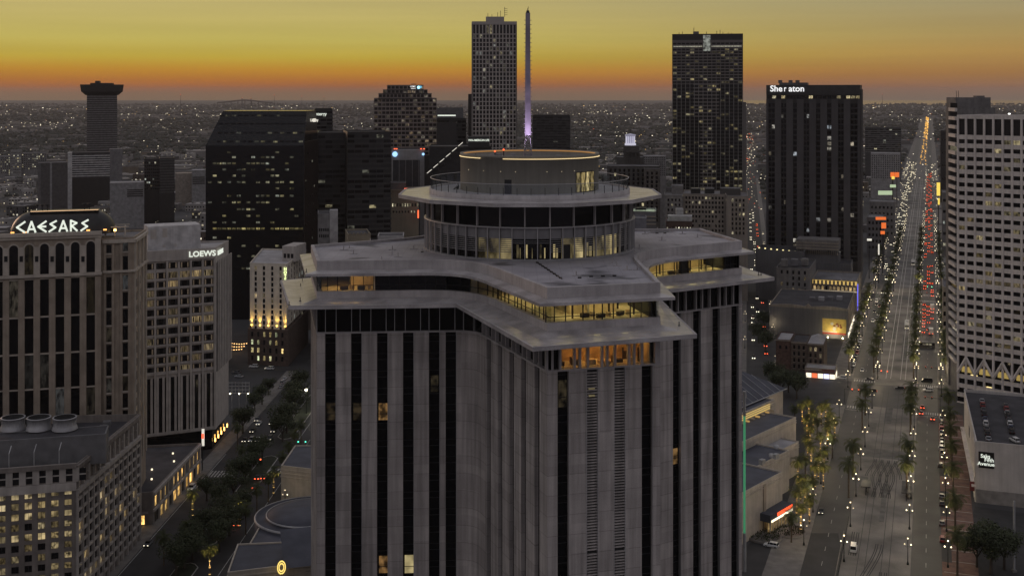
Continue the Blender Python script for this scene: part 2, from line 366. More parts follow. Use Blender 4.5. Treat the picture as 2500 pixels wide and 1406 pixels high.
# the street on the other side of the tower
sheet('boulevard_road', [poy(-124, 260), poy(-88, 260), poy(-88, 640), poy(-124, 640)], .014, asphalt)
sheet('boulevard_road', [poy(-116, 640), poy(-92, 640), poy(-60, 2200), poy(-84, 2200)], .013, asphalt)
slab('boulevard_sidewalk', [poy(-130, 300), poy(-124.2, 300), poy(-124.2, 585), poy(-130, 585)], .15, walk_m)
slab('boulevard_sidewalk', [poy(-87.8, 300), poy(-82, 300), poy(-82, 470), poy(-87.8, 470)], .15, walk_m)
for a, b_ in ((290, 345), (358, 388), (405, 448), (470, 560)):          # planted median with rounded ends
    pts = [poy(-108.5, a+3)] + arc(poy(-108.5, a+3), poy(-105.5, a-3), poy(-102.5, a+3), 4)[1:] + arc(poy(-102.5, b_-3), poy(-105.5, b_+3), poy(-108.5, b_-3), 4)
    slab('planted_median', pts, .18, soil); q = MB(); q.strip(offset(pts, .25), offset(pts, .25), 0, .2); q.strip(offset(pts, .25), pts, .2, .2); struct(q.build('kerb', None, mat('kerb_concrete', (.42, .40, .37), .8)))
for s, a, b_ in ((-123.7, 300, 450), (-112.2, 470, 600), (-94.8, 330, 470), (-91.4, 330, 385), (-88.3, 330, 430), (-99.5, 470, 560)):
    b = MB(); ribbon(b, [poy(s, a+(b_-a)*k/4) for k in range(5)], .22, .05); struct(b.build('lane_line', None, white_p))
for k in range(9): b = MB(); ribbon(b, [poy(-123+k*1.2, 423), poy(-123+k*1.2, 430)], .6, .05); struct(b.build('crosswalk_bar', None, white_p))
for k in range(8): b = MB(); ribbon(b, [poy(-112+k*1.6, 577), poy(-112+k*1.6, 585)], .7, .05); struct(b.build('crosswalk_bar', None, white_p))
for k in range(6): b = MB(); ribbon(b, [poy(-104+k*1.5, 428), poy(-103.4+k*1.5, 433)], .6, .05); struct(b.build('crosswalk_bar', None, white_p))
sheet('boulevard_crossing', [poy(-240, 432), poy(-80, 445), poy(-80, 460), poy(-240, 448)], .009, asphalt)
sheet('boulevard_crossing', [poy(-240, 586), poy(-60, 586), poy(-60, 602), poy(-240, 602)], .009, asphalt)
# ================================================================ the cross-shaped hotel tower
concrete = mat('tower_concrete', (.385, .35, .33), .85, var=.18, scale=.12, streak=.36, bump=.1, fine=.08, joint=3.6)
concrete_lt = mat('tower_concrete_light', (.40, .375, .37), .8, var=.18, scale=.2, streak=.16, fine=.08)
roof_memb = mat('roof_membrane', (.34, .325, .345), .75, var=.35, scale=.09, fine=.06)
eave_memb = mat('eave_membrane', (.40, .375, .37), .27, var=.30, scale=.22, fine=.15, spec=.9, bump=.04)
dk_metal = mat('dark_metal', (.02, .02, .022), .45, .3, .2)
mullion_m = mat('pale_mullion', (.42, .41, .41), .5, .4, .1)
glass_dk = glass('dark_glass')
room_floor = mat('room_floor', (.62, .54, .40), .6, var=.2, scale=.5)
room_wall = mat('room_wall', (.60, .48, .32), .8, var=.25, scale=.4)
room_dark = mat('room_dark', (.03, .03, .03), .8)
ceil_lamp = emit('ceiling_lamp_glow', (1, .80, .34), 12.0)
warm_lamp = emit('suite_lamp_glow', (1, .52, .16), 14.0)
clear = clear_glass('clear_glass', (.88, .9, .86), .05)
drum_m = mat('drum_plaster', (.215, .205, .175), .85, var=.10, scale=.12, streak=.12, fine=.05)
led = emit('warm_light_strip', (1, .76, .40), 1.3)

CX, CY = 4.0, 269.5
def mirror(half): return half + [(2*CX-x, 2*CY-y) for x, y in half]
BODY = mirror([(-40.2, 240.4)] + arc((-11.5, 242.4), (-7.4, 242.7), (-6.2, 239.0), 4) + [(6.24, 207.3), (27.1, 213.1)] + arc((25.9, 250.0), (25.8, 255.4), (29.8, 258.0), 4) + [(53.8, 273.1)])
UPPER = mirror([(-40.2, 240.4)] + arc((-19, 242.0), (-8.2, 242.9), (-3.4, 231.2), 8) + [(6.24, 207.3), (27.1, 213.1)] + arc((26.2, 242), (25.8, 255.4), (37.0, 262.4), 8) + [(53.8, 273.1)])
LOWEAVE = mirror([(-45.0, 235.0), (-11.3, 237.4), (3.45, 196.9), (32.9, 207.6), (30.4, 252.3), (61.1, 271.6)])
tower = thing('hotel_tower', 'tall cross-shaped concrete hotel tower with black window strips and a round crown in the middle', 'tower', (CX, CY, 0))
ZR, ZD, ZB = 105.5, 104.9, 90.8
# --- shaft
MB().prism(offset(BODY, -.9), 0, ZB-.05).build('glass_core', tower, glass_dk)
def shaft_face(p0, p1, strips, louvers=(), w=2.1, frames=True):
    f = Face(p0, p1); e = 0.0
    for k, uc in enumerate(strips):
        if uc-w/2 > e+.05: f.box('pier', tower, e, uc-w/2, 0, ZB-.3, -.88, 0, concrete)
        e = uc+w/2
        if k in louvers:
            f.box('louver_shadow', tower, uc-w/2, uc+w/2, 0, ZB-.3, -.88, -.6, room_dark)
        else:
            ws = f.box('window_strip', tower, uc-w/2+.06, uc+w/2-.06, 0, ZB-.35, -.88, -.74, glass_dk)
            b = MB(); z = 2.0
            while z < ZB-1: f.mb(b, uc-w/2+.06, uc+w/2-.06, z, z+.10, -.74, -.70); f.mb(b, uc-w/2+.06, uc+w/2-.06, z+1.25, z+1.32, -.74, -.71); z += 3.6
            tag(b.build('strip_frames', ws, mat('strip_frame', (.035, .034, .036), .4, .3)), kind='stuff')
    if f.len > e+.05: f.box('pier', tower, e, f.len, 0, ZB-.3, -.88, 0, concrete)
    return f
corner_l = BODY[1:6]; corner_r = BODY[8:13]
fL = shaft_face(BODY[0], BODY[1], [Face(BODY[0], BODY[1]).px(806.8+63.4*k) for k in range(5)] + [27.6], w=2.2)
fS = shaft_face(BODY[5], BODY[6], [Face(BODY[5], BODY[6]).px(v) for v in (1170, 1193, 1221, 1249, 1278, 1311)], w=2.3)
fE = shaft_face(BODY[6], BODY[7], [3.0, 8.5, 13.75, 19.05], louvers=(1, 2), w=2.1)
fQ = shaft_face(BODY[7], BODY[8], [4.0+5.4*k for k in range(7)], w=2.2)
fR = shaft_face(BODY[12], BODY[13], [Face(BODY[12], BODY[13]).px(v) for v in (1653, 1702, 1749, 1795)], w=2.4)
n = len(BODY)
for i in [13] + list(range(n//2+0, n)):                                # the sides turned away
    a, b = BODY[i], BODY[(i+1) % n]; f = Face(a, b)
    if f.len > 15: shaft_face(a, b, [3+5.4*k for k in range(int((f.len-3)/5.4)+1) if 3+5.4*k < f.len-1.5])
for cnr in (corner_l, corner_r) + tuple([BODY[n//2+1:n//2+6], BODY[n//2+8:n//2+13]]):
    inn = [Face(cnr[max(0, i-1)], cnr[min(len(cnr)-1, i+1)]).n for i in range(len(cnr))]
    b = MB(); b.strip(cnr, cnr, 0, ZB-.3, closed=False); b.build('curved_pier', tower, concrete)
# louvre slats, two strips on the end wall
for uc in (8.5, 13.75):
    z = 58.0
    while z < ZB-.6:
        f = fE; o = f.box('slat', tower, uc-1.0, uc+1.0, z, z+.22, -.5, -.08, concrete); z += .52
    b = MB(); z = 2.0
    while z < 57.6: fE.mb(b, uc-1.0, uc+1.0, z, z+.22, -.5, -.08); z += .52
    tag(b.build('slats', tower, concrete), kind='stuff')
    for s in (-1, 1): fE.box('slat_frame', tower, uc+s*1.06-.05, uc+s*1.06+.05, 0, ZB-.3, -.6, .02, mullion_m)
# pale edge strips beside the windows
for f, us in ((fL, [Face(BODY[0], BODY[1]).px(806.8+63.4*k) for k in range(5)] + [27.6]), (fE, [3.0, 19.05]), (fR, [fR.px(v) for v in (1653, 1702, 1749, 1795)])):
    for u in us: f.box('edge_strip', tower, u+1.06, u+1.14, 0, ZB-.3, -.7, .03, mullion_m)
# lit rooms in the strips
lit_amber = window_mat('lit_room_amber', 1.0, (1, .52, .18), (1, .58, .22), .55, pat=(.7, .7, .5))
lit_yellow = window_mat('lit_room_yellow', 1.0, (1, .80, .38), (1, .82, .42), .55, pat=(.2, .2, .2))
lit_dim = window_mat('lit_room_dim', 1.0, (.9, .6, .3), (.9, .7, .4), .10, pat=(.9, .9, .7))
def lit_window(f, px0, px1, py0, py1, m, bar=.6):
    u0, u1 = f.px(px0), f.px(px1); y = f.at((u0+u1)/2)[1]; z0, z1 = Z(py1, y), Z(py0, y)
    w = f.box('lit_window', tower, u0, u1, z0, z1, -.74, -.66, m)
    if bar: f.box('window_bar', w, u0, u1, z0+(z1-z0)*.36, z0+(z1-z0)*.36+.12, -.66, -.62, dk_metal)
for a in ((796, 818, 986, 1027, lit_dim), (862, 883, 986, 1027, lit_dim), (924, 946, 986, 1027, lit_amber), (1052, 1070, 918, 958, lit_dim),
          (925, 946, 1359, 1401, lit_amber), (988, 1010, 1357, 1401, lit_yellow), (1121, 1127, 1352, 1378, lit_yellow)): lit_window(fL, *a)
lit_window(fR, 1646, 1659, 1096, 1134, lit_amber); lit_window(fE, 1366, 1386, 930, 996, lit_dim)
fE.box('lit_window', tower, 7.9, 9.0, 86.9, 87.1, -.5, -.04, lit_yellow); fE.box('lit_window', tower, 7.9, 9.0, 85.6, 85.8, -.5, -.04, lit_yellow)
# --- ledge and the tall glazed storey below the wide eave
MB().prism(offset(BODY, .12), ZB-.3, ZB).build('ledge', tower, concrete_lt)
def walk(path, pitches):
    out = []; k = 0; rest = pitches[0]; cur = path[0]; i = 1
    while i < len(path):
        d = math.dist(cur, path[i])
        if d < rest-1e-6: rest -= d; cur = path[i]; i += 1; out.append((None, cur)); continue
        t = rest/d; cur = (cur[0]+(path[i][0]-cur[0])*t, cur[1]+(path[i][1]-cur[1])*t); out.append((k, cur)); k += 1; rest = pitches[k % len(pitches)]
        if math.dist(cur, path[i]) < .05: i += 1
    pts = [path[0]] + [p for q, p in out if q is not None]
    if math.dist(pts[-1], path[-1]) > .4: pts.append(path[-1])
    return pts
def glazing(path, z0, z1, pitches, glass_of, post, pw=.16, pd=.3, inset=-.5, rail=None, post_m=None):
    pts = walk(path, pitches)
    for i in range(len(pts)-1):
        f = Face(pts[i], pts[i+1]); g = glass_of((pts[i][0]+pts[i+1][0])/2, (pts[i][1]+pts[i+1][1])/2)
        pn = f.box('pane', tower, 0, f.len, z0, z1, inset-.04, inset, g)
        f.box(post, tower, -pw/2, pw/2, z0, z1, inset-.02, inset+pd, post_m or dk_metal)
        if rail: f.box('rail', pn, .1, f.len-.1, z0+rail, z0+rail+.12, inset+.01, inset+.12, dk_metal)
    return pts
glazing([BODY[0]] + corner_l, ZB, 96.5, [1.75, 2.2, 3.15], lambda x, y: glass_dk, 'mullion', .12, .45, -.5, post_m=mullion_m)
glazing(BODY[5:7], ZB, 96.5, [2.3, 3.2], lambda x, y: glass_dk, 'fin', .3, .75, -.8, post_m=concrete_lt)
glazing([BODY[6], BODY[7]], ZB, 96.5, [1.0, 1.5, 2.7], lambda x, y: clear if 8.7 < x < 26.2 else glass_dk, 'fin', .42, .8, -.8, post_m=concrete_lt)
glazing(BODY[7:9] + corner_r, ZB, 96.5, [2.3, 3.2], lambda x, y: glass_dk, 'fin', .3, .75, -.8, post_m=concrete_lt)
glazing([BODY[12], BODY[13]], ZB, 96.5, [1.9, 2.3, 3.0], lambda x, y: glass_dk, 'fin', .3, .75, -.8, post_m=concrete_lt)
glazing(BODY[13:] + [BODY[0]], ZB, 96.5, [5.4], lambda x, y: glass_dk, 'fin', .3, .75, -.8, post_m=concrete_lt)
# the lit suite behind the end wall: floor, back wall, lamps and furniture
f = fE
f.box('suite_floor', tower, 2.2, 19.8, ZB-.02, ZB+.1, -6.0, -.9, room_floor)
f.box('suite_wall', tower, 2.0, 20.0, ZB+.1, 96.4, -6.3, -6.0, mat('suite_wall_paint', (.52, .34, .17), .7, var=.3, scale=.7))
for u in (2.1, 19.9): f.box('suite_wall', tower, u-.1, u+.1, ZB+.1, 96.4, -6.0, -.9, room_wall)
f.box('suite_ceiling', tower, 2.0, 20.0, 96.2, 96.4, -6.0, -.9, room_wall)
for u in (4, 7.5, 11, 14.5, 18): f.box('suite_lamp', tower, u-.5, u+.5, 96.05, 96.2, -4.2, -3.2, warm_lamp)
sofa = mat('sofa_cloth', (.55, .42, .28), .9); darkw = mat('dark_wood', (.05, .03, .02), .5)
for u, d, w, h, dd, m in ((3.6, -2.6, .8, .7, .8, darkw), (6.2, -2.8, 1.8, .75, 1.1, darkw), (6.6, -4.6, .5, 1.3, .5, sofa), (9.0, -2.4, 1.5, .9, 1.3, sofa), (9.3, -4.8, 1.3, 1.3, .4, sofa), (11.6, -2.3, 2.1, .55, 1.6, sofa),
                         (14.2, -2.6, 1.9, .6, 1.2, darkw), (16.9, -2.4, 1.3, .8, 1.0, sofa), (16.6, -4.6, 1.2, 1.5, .5, darkw), (18.3, -2.0, .5, 1.9, .5, darkw)):
    f.box('sofa' if m is sofa else 'table', tower, u-w/2, u+w/2, ZB+.1, ZB+.1+h, d-dd/2, d+dd/2, m)
    if m is darkw: f.box('chair_back', tower, u-w/2, u-w/2+.15, ZB+.1+h, ZB+.7+h, d-dd/2, d+dd/2, m)
MB().lathe([(.05, 95.9), (.4, 95.6), (.45, 95.2), (.2, 94.7)], 10, f.at(9.1, -2.6)).build('chandelier', tower, warm_lamp)
# --- wide lower eave
b = MB(); up = UPPER
lo_t, wall_l = LOWEAVE, offset(UPPER, 0)
def ring(b, outer, inner, z):                                          # flat cap between two outlines of different vertex count: outer polygon only, the storey above hides its middle
    b.add([(x, y, z) for x, y in outer], [tuple(range(len(outer)))])
b.prism(LOWEAVE, 96.45, 97.2); b.build('lower_eave', tower, eave_memb)
b = MB(); b.add([(x, y, 96.4) for x, y in offset(LOWEAVE, -.1)], [tuple(reversed(range(len(LOWEAVE))))]); b.build('lower_soffit', tower, concrete)
b = MB()
for q, hgt in ((LOWEAVE, .07),): b.strip(offset(q, .02), offset(q, .02), 97.15, 97.15+hgt); b.strip(offset(q, .02), offset(q, -.35), 97.22, 97.22)
b.build('eave_bright_edge', tower, concrete_lt)  # trim added to draw the eave edge as a bright line
b = MB(); b.strip(offset(UPPER, 3.2), offset(UPPER, .25), 97.21, 97.75); b.strip(offset(UPPER, .25), UPPER, 97.75, 97.8); b.build('eave_slope', tower, eave_memb)
b = MB(); b.strip(UPPER, UPPER, 97.7, 99.2); b.strip(UPPER, offset(UPPER, -1.2), 99.2, 99.2); b.build('lower_parapet', tower, concrete_lt)
# --- glazed upper storey: real floor, core wall, ceiling lamps
inner = offset(UPPER, -.8)
b = MB(); b.add([(x, y, 99.05) for x, y in inner], [tuple(range(len(inner)))]); b.build('storey_floor', tower, room_floor)
b = MB(); b.add([(x, y, 102.75) for x, y in inner], [tuple(reversed(range(len(inner))))]); b.build('storey_ceiling', tower, room_wall)
b = MB(); core = offset(UPPER, -7.5); b.prism(core, 99.05, 102.75, cap=False); b.build('storey_core', tower, room_wall)
m8 = len(UPPER)//2
glazing(UPPER[0:10], 99.2, 102.75, [2.1, 2.1, 3.2], lambda x, y: clear if (x < -29.5 or x > -9.5) else glass_dk, 'mullion', .14, .16, -.9, rail=1.0)
glazing(UPPER[9:11], 99.2, 102.75, [1.3, 2.0, 2.0, 3.2], lambda x, y: clear, 'mullion', .16, .16, -.9, rail=.8)
glazing(UPPER[10:12], 99.2, 102.75, [1.6, 2.1, 3.3, 2.1], lambda x, y: clear if x < 27 else glass_dk, 'mullion', .16, .16, -.9, rail=.8)
glazing(UPPER[11:21], 99.2, 102.75, [2.1, 3.2], lambda x, y: clear if y > 238 else glass_dk, 'mullion', .16, .16, -.9, rail=.8)
glazing(UPPER[20:22], 99.2, 102.75, [2.1, 2.1, 3.2], lambda x, y: clear if x < 49.5 else glass_dk, 'mullion', .16, .16, -.9, rail=.8)
glazing(UPPER[21:] + [UPPER[0]], 99.2, 102.75, [3.2], lambda x, y: glass_dk, 'mullion', .16, .16, -.9)
def zone_lamps(pts, m, w=1.6):
    for x, y in pts: box('ceiling_lamp', tower, (x, y, 102.68), (w, w, .08), m)
zone_lamps([(-37, 245), (-33, 245)], emit('left_wing_lamp', (1, .6, .22), 9.0))
zone_lamps([(10, 214), (16, 215.5), (22, 217), (9.5, 221), (21, 224), (4.5, 226), (1, 234), (15, 231)], ceil_lamp)
zone_lamps([(31, 264), (37, 267.5), (43, 271), (47.5, 274), (30, 259.5)], ceil_lamp)
for (a, c) in (((-28.5, 240.8), (-28.5, 252)), ((-11, 241), (-13.5, 252)), ((49.8, 270), (46, 280)), ((25.6, 213), (22.5, 226))):
    fw = Face(a, c); fw.box('partition', tower, .95 if a[0] < 20 or a[0] > 40 else .4, fw.len, 99.05, 102.75, -.12, .12, room_wall if a[0] < -20 else room_dark)
for x, y in ((11, 212.5), (14.2, 217), (17.8, 214.5), (17.9, 219.5), (22.6, 216.6), (12.8, 221.5), (20.1, 222.3), (33.5, 264.8), (38, 269), (44, 271.5), (41, 268.7)):
    box('column', tower, (x, y, 100.9), (.35, .35, 3.7), concrete_lt if (x*7) % 2 > 1 else darkw)
box('column', tower, (39.0, 265.2, 100.9), (2.6, .5, 3.6), darkw, R(32))
for x, y in ((13.3, 213.6), (20, 215.5), (16.2, 213.4), (36, 264), (-35, 243.4), (-31.5, 243.8)):
    box('table', tower, (x, y, 99.45), (1.6, .8, .75), darkw, random.random()); box('armchair', tower, (x+1.5, y+.9, 99.5), (.7, .7, .9), sofa, random.random())
# --- upper eave, parapet and roof
UE = offset(UPPER, 2.4)
b = MB(); b.strip(UE, UE, 102.62, 103.15); b.strip(UE, offset(UPPER, .05), 103.15, 103.55); b.build('upper_eave', tower, eave_memb)
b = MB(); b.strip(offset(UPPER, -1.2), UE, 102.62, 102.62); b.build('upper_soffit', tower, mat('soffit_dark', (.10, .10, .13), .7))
b = MB(); b.strip(UPPER, UPPER, 102.7, ZR); b.strip(UPPER, offset(UPPER, -.7), ZR, ZR+.02); b.strip(offset(UPPER, -.7), offset(UPPER, -.75), ZR+.02, ZD-.1); b.build('roof_parapet', tower, concrete_lt)
def roof_material():
    m = bpy.data.materials.new('stained_roof'); m.use_nodes = True; nt = m.node_tree; N = nt.nodes; L = nt.links; p = N['Principled BSDF']; p.inputs['Roughness'].default_value = .7
    ge = N.new('ShaderNodeNewGeometry')
    def noise(sc, det, scl):
        mp = N.new('ShaderNodeMapping'); mp.inputs['Scale'].default_value = scl; L.new(ge.outputs['Position'], mp.inputs[0])
        t = N.new('ShaderNodeTexNoise'); t.inputs['Scale'].default_value = sc; t.inputs['Detail'].default_value = det; L.new(mp.outputs[0], t.inputs[0]); return t.outputs['Fac']
    base = N.new('ShaderNodeValToRGB'); base.color_ramp.elements[0].position = .3; base.color_ramp.elements[0].color = (.27, .255, .275, 1); base.color_ramp.elements[1].position = .7; base.color_ramp.elements[1].color = (.40, .38, .40, 1)
    L.new(noise(.16, 5, (1, 1, 1)), base.inputs[0])
    st = N.new('ShaderNodeMapRange'); st.inputs[1].default_value = .56; st.inputs[2].default_value = .66; st.inputs[4].default_value = .85; L.new(noise(.1, 2, (1.0, 1.25, 1)), st.inputs[0])
    mx = N.new('ShaderNodeMix'); mx.data_type = 'RGBA'; mx.inputs[7].default_value = (.06, .058, .062, 1); L.new(st.outputs[0], mx.inputs[0]); L.new(base.outputs[0], mx.inputs[6])
    sp = N.new('ShaderNodeSeparateXYZ'); L.new(ge.outputs['Position'], sp.inputs[0])     # welded membrane seams
    q = N.new('ShaderNodeMath'); q.operation = 'MULTIPLY'; q.inputs[1].default_value = .42; L.new(sp.outputs['X'], q.inputs[0]); fr = N.new('ShaderNodeMath'); fr.operation = 'FRACT'; L.new(q.outputs[0], fr.inputs[0])
    gt = N.new('ShaderNodeMath'); gt.operation = 'LESS_THAN'; gt.inputs[1].default_value = .06; L.new(fr.outputs[0], gt.inputs[0]); ml = N.new('ShaderNodeMath'); ml.operation = 'MULTIPLY'; ml.inputs[1].default_value = .30; L.new(gt.outputs[0], ml.inputs[0])
    m2 = N.new('ShaderNodeMix'); m2.data_type = 'RGBA'; m2.inputs[7].default_value = (.16, .155, .16, 1); L.new(ml.outputs[0], m2.inputs[0]); L.new(mx.outputs[2], m2.inputs[6])
    L.new(m2.outputs[2], p.inputs['Base Color']); return m
roof_m = roof_material()
b = MB(); rd = offset(UPPER, -.72); b.add([(x, y, ZD) for x, y in rd], [tuple(range(len(rd)))]); b.build('roof_deck', tower, roof_m)
random.seed(5)
for px, py in ((839, 610), (853, 606), (863, 620), (932, 636), (958, 610), (972, 627), (957, 623), (1010, 608), (904, 591), (1030, 616), (1550, 621), (1575, 571), (1605, 564), (1616, 587), (1666, 571), (1703, 580), (1561, 606), (1407, 673), (1531, 659), (1556, 659), (1506, 649), (1495, 643), (1590, 568), (1640, 566)):
    x, y = G(px, py, ZD)
    b = MB(); b.tube((x, y, ZD), (x, y, ZD+.9), .12, .12, 6); b.box((x-.45, y-.3, ZD+.06), (.7, .5, .12)); b.box((x+.6, y-.2, ZD+.06), (.7, .5, .12)); b.build('roof_vent', tower, concrete_lt)
for px, py in ((1443, 676), (1472, 675), (1500, 674), (1415, 679), (1031, 616), (1604, 570), (1623, 570)):
    x, y = G(px, py, ZD); box('roof_drain', tower, (x, y, ZD+.1), (.7, .6, .22), dk_metal)
x0, y0 = G(1309, 640, ZD); x1, y1 = G(1372, 682, ZD)
b = MB(); b.tube((x0, y0, ZD+.12), (x1, y1, ZD+.12), .10)
for k in range(9): b.box((x0+(x1-x0)*(k+.5)/9, y0+(y1-y0)*(k+.5)/9, ZD+.1), (.5, .3, .22), .6)
b.build('roof_pipe', tower, dk_metal)
for px, py, zz in ((706, 745, 97.2), (733, 735, 97.2), (734, 700, 97.2), (738, 688, 97.2), (1658, 795, 97.2), (1635, 752, 97.2), (1852, 671, 97.2), (1858, 671, 97.2), (748, 665, 103.15), (1205, 663, 103.3)):
    x, y = G(px, py, zz); b = MB(); b.tube((x, y, zz), (x, y, zz+.8), .08, .08, 5); b.box((x, y, zz+.05), (.4, .4, .1)); b.build('anchor_post', tower, dk_metal)

# --- round crown: louvred ring, glazed ring, terrace and drum (parts of the same building)
KX, KY, KR = 4.0, 267.5, 23.8
crown_c = mat('crown_concrete', (.24, .235, .24), .8, var=.12, streak=.1)
MB().lathe([(KR-1.0, ZD-.2), (KR-1.0, 117.0)], 112, (KX, KY)).build('crown_core', tower, room_dark)
NB = 56; da = 2*math.pi/NB
a_first = math.radians(270) + da*.5
lit_warm = window_mat('crown_lit_room', 1.0, (1, .78, .36), (1, .8, .4), .50, pat=(.5, .5, .2))
b = MB(); b.lathe([(KR-.95, 111.75), (KR+.3, 111.75), (KR+.3, 112.0), (KR-.95, 112.0)], 112, (KX, KY)); b.build('crown_ring', tower, mullion_m)
b = MB(); b.lathe([(KR-.95, 104.7), (KR+.35, 104.7), (KR+.35, 105.25), (KR-.95, 105.25)], 112, (KX, KY)); b.build('crown_base', tower, crown_c)
lit_bays = {-4: lit_warm, -3: lit_warm, -2: lit_warm, 3: lit_warm, 4: lit_warm, 6: lit_warm, 7: lit_warm, 8: lit_warm}
for k in range(-16, 16):
    a = math.radians(270) + k*da
    a0, a1 = a-da/2, a+da/2
    p = lambda t, r: (KX+r*math.cos(t), KY+r*math.sin(t))
    f = Face(p(a0, KR-.1), p(a1, KR-.1))
    x, y = p(a0, KR); box('crown_fin', tower, (x, y, 108.4), (.45, .16, 6.9), mullion_m, a0)
    f.box('crown_panel', tower, .1, f.len-.1, 109.5 if abs(k) < 9 else 110.6, 111.74, -.5, -.35, crown_c)
    f.box('crown_pane', tower, .1, f.len-.1, 105.25, 109.5 if abs(k) < 9 else 110.6, -.8, -.7, lit_bays.get(k, glass_dk))
    lo = 106.7 if abs(k) > 1 else 108.6
    if k == 3: lo = 108.4; f.box('crown_door', tower, .5, f.len-.6, 105.25, 108.2, -.68, -.6, dk_metal)
    z = lo
    while z < (109.4 if abs(k) < 9 else 111.6):
        f.box('louver', tower, .12, f.len-.12, z, z+.1, -.62, -.2, mullion_m if abs(k) >= 5 else crown_c); z += .42
    if k in (-1, 0, 1, 2, 5): f.box('inner_light', tower, .25+.3*(k % 3), .6+.35*(k % 3), 105.5, 108.3, -.69, -.66, lit_warm); f.box('inner_light', tower, 1.5, 1.62+.12*abs(k), 105.4, 107.6, -.69, -.66, lit_warm)
    if k % 2 == 0:
        x, y = p(a0, KR-.35); box('crown_column', tower, (x, y, 114.3), (.55, .28, 4.7), concrete_lt, a0)
        q = Face(p(a0, KR-.6), p(a0+2*da, KR-.6)); q.box('crown_window', tower, 0, q.len, 112.0, 116.7, -.1, 0, glass_dk)
dod = [(KX+30.3*math.cos(math.radians(15+30*k)), KY+30.3*math.sin(math.radians(15+30*k))) for k in range(12)]
b = MB(); b.prism(dod, 116.75, 117.45, bottom=True); b.build('crown_eave', tower, eave_memb)
b = MB(); b.strip(offset(dod, .03), offset(dod, .03), 117.35, 117.52); b.strip(offset(dod, .03), offset(dod, -.4), 117.52, 117.52); b.build('crown_bright_edge', tower, concrete_lt)  # the same added trim, a bright line along the crown eave
b = MB(); b.lathe([(22.9, 117.4), (22.9, 118.5), (22.3, 118.5), (22.3, 118.1)], 96, (KX, KY)); b.build('terrace_curb', tower, concrete_lt)
b = MB(); b.lathe([(22.4, 118.15), (.1, 118.2)], 96, (KX, KY)); b.build('terrace_deck', tower, roof_memb)
rail_glass = clear_glass('rail_glass', (.93, .95, .95), .06)
for k in range(48):
    a = 2*math.pi*k/48; p = lambda t, r: (KX+r*math.cos(t), KY+r*math.sin(t))
    f = Face(p(a, 22.6), p(a+2*math.pi/48, 22.6)); f.box('rail_pane', tower, .06, f.len-.06, 118.55, 120.8, -.02, .02, rail_glass)
    x, y = p(a, 22.5); box('rail_post', tower, (x, y, 119.3), (.12, .1, 1.6), dk_metal, a)
b = MB(); b.lathe([(22.55, 120.8), (22.7, 120.8), (22.7, 120.9), (22.55, 120.9), (22.55, 120.8)], 96, (KX, KY)); b.build('top_rail', tower, mullion_m)
DR, DT = 15.8, 126.45
b = MB(); b.lathe([(DR, 118.15), (DR, DT-.55), (DR+.12, DT-.55), (DR+.12, DT), (DR-.5, DT), (DR-.5, DT-1.6), (.1, DT-1.6)], 96, (KX, KY)); b.build('drum', tower, drum_m)
def led_arc(d0, d1, r=DR+.2, z=DT-.75):
    b = MB(); b.lathe([(r-.1, z), (r+.03, z), (r+.03, z+.11), (r-.1, z+.11)], max(4, int((d1-d0)/3)), (KX, KY), R(d0), R(d1)); b.build('light_strip', tower, led)
led_arc(183, 227); led_arc(248, 357)
rim_glow_m = emit('rim_glow', (1, .50, .16), .28)
b = MB(); b.lathe([(DR-.52, DT-.45), (DR-.56, DT-.45), (DR-.56, DT-.15), (DR-.52, DT-.15)], 60, (KX, KY), R(5), R(178)); b.build('light_strip', tower, rim_glow_m)  # glow of the lit inner rim, put in as an emitting band
b = MB(); b.tube((KX-12, KY-9.9, DT-1.5), (KX-12, KY-9.9, DT+.2), .1); b.build('roof_whip', tower, dk_metal)
def on_drum(name, px0, px1, z0, z1, m, d=.06):
    a = []
    for px in (px0, px1):
        s = (X(px, KY-DR*.85)-KX)/DR; a.append(math.radians(270)+math.asin(max(-.999, min(.999, s))))
    b = MB(); b.lathe([(DR+.01, z0), (DR+d, z0), (DR+d, z1), (DR+.01, z1)], 4, (KX, KY), a[0], a[1], False); return b.build(name, tower, m)
on_drum('drum_door', 1232, 1249, 118.2, 121.3, dk_metal)
lit_drum = window_mat('drum_lit_room', 1.0, (1, .72, .25), (1, .8, .4), .9, pat=(2.2, 2.2, .6))
for k in range(4): on_drum('drum_window', 1408+12*k, 1418+12*k, 118.4, 122.6, lit_drum)
on_drum('drum_window_frame', 1406, 1456, 118.25, 122.75, dk_metal, .03)
for px in (1142, 1180, 1222, 1258, 1334, 1370, 1402): on_drum('wall_spot', px, px+1.2, 122.95, 123.08, emit('wall_spot_glow', (1, .85, .55), .6), .08)
x, y = KX-6.4, KY-6.2
for dx, dy in ((-6.6, 5), (0, 12.5)):
    b = MB(); b.tube((KX-6+dx*.3, KY+dy, DT-1.6), (KX-6+dx*.3, KY+dy, DT-.2), .12); bp = b.build('beacon_post', tower, dk_metal); b = MB(); b.lathe([(.02, DT-.2), (.2, DT-.1), (.2, DT+.1), (.02, DT+.2)], 8, (KX-6+dx*.3, KY+dy)); b.build('beacon', bp, emit('red_beacon', (1, .10, .03), 3.0))
for k in range(7):
    t = random.uniform(.5, 2.8); r = random.uniform(4, 13); box('roof_unit', tower, (KX+r*math.cos(t), KY+r*math.sin(t), DT-1.2), (1.4, 1.0, .8), crown_c, t)

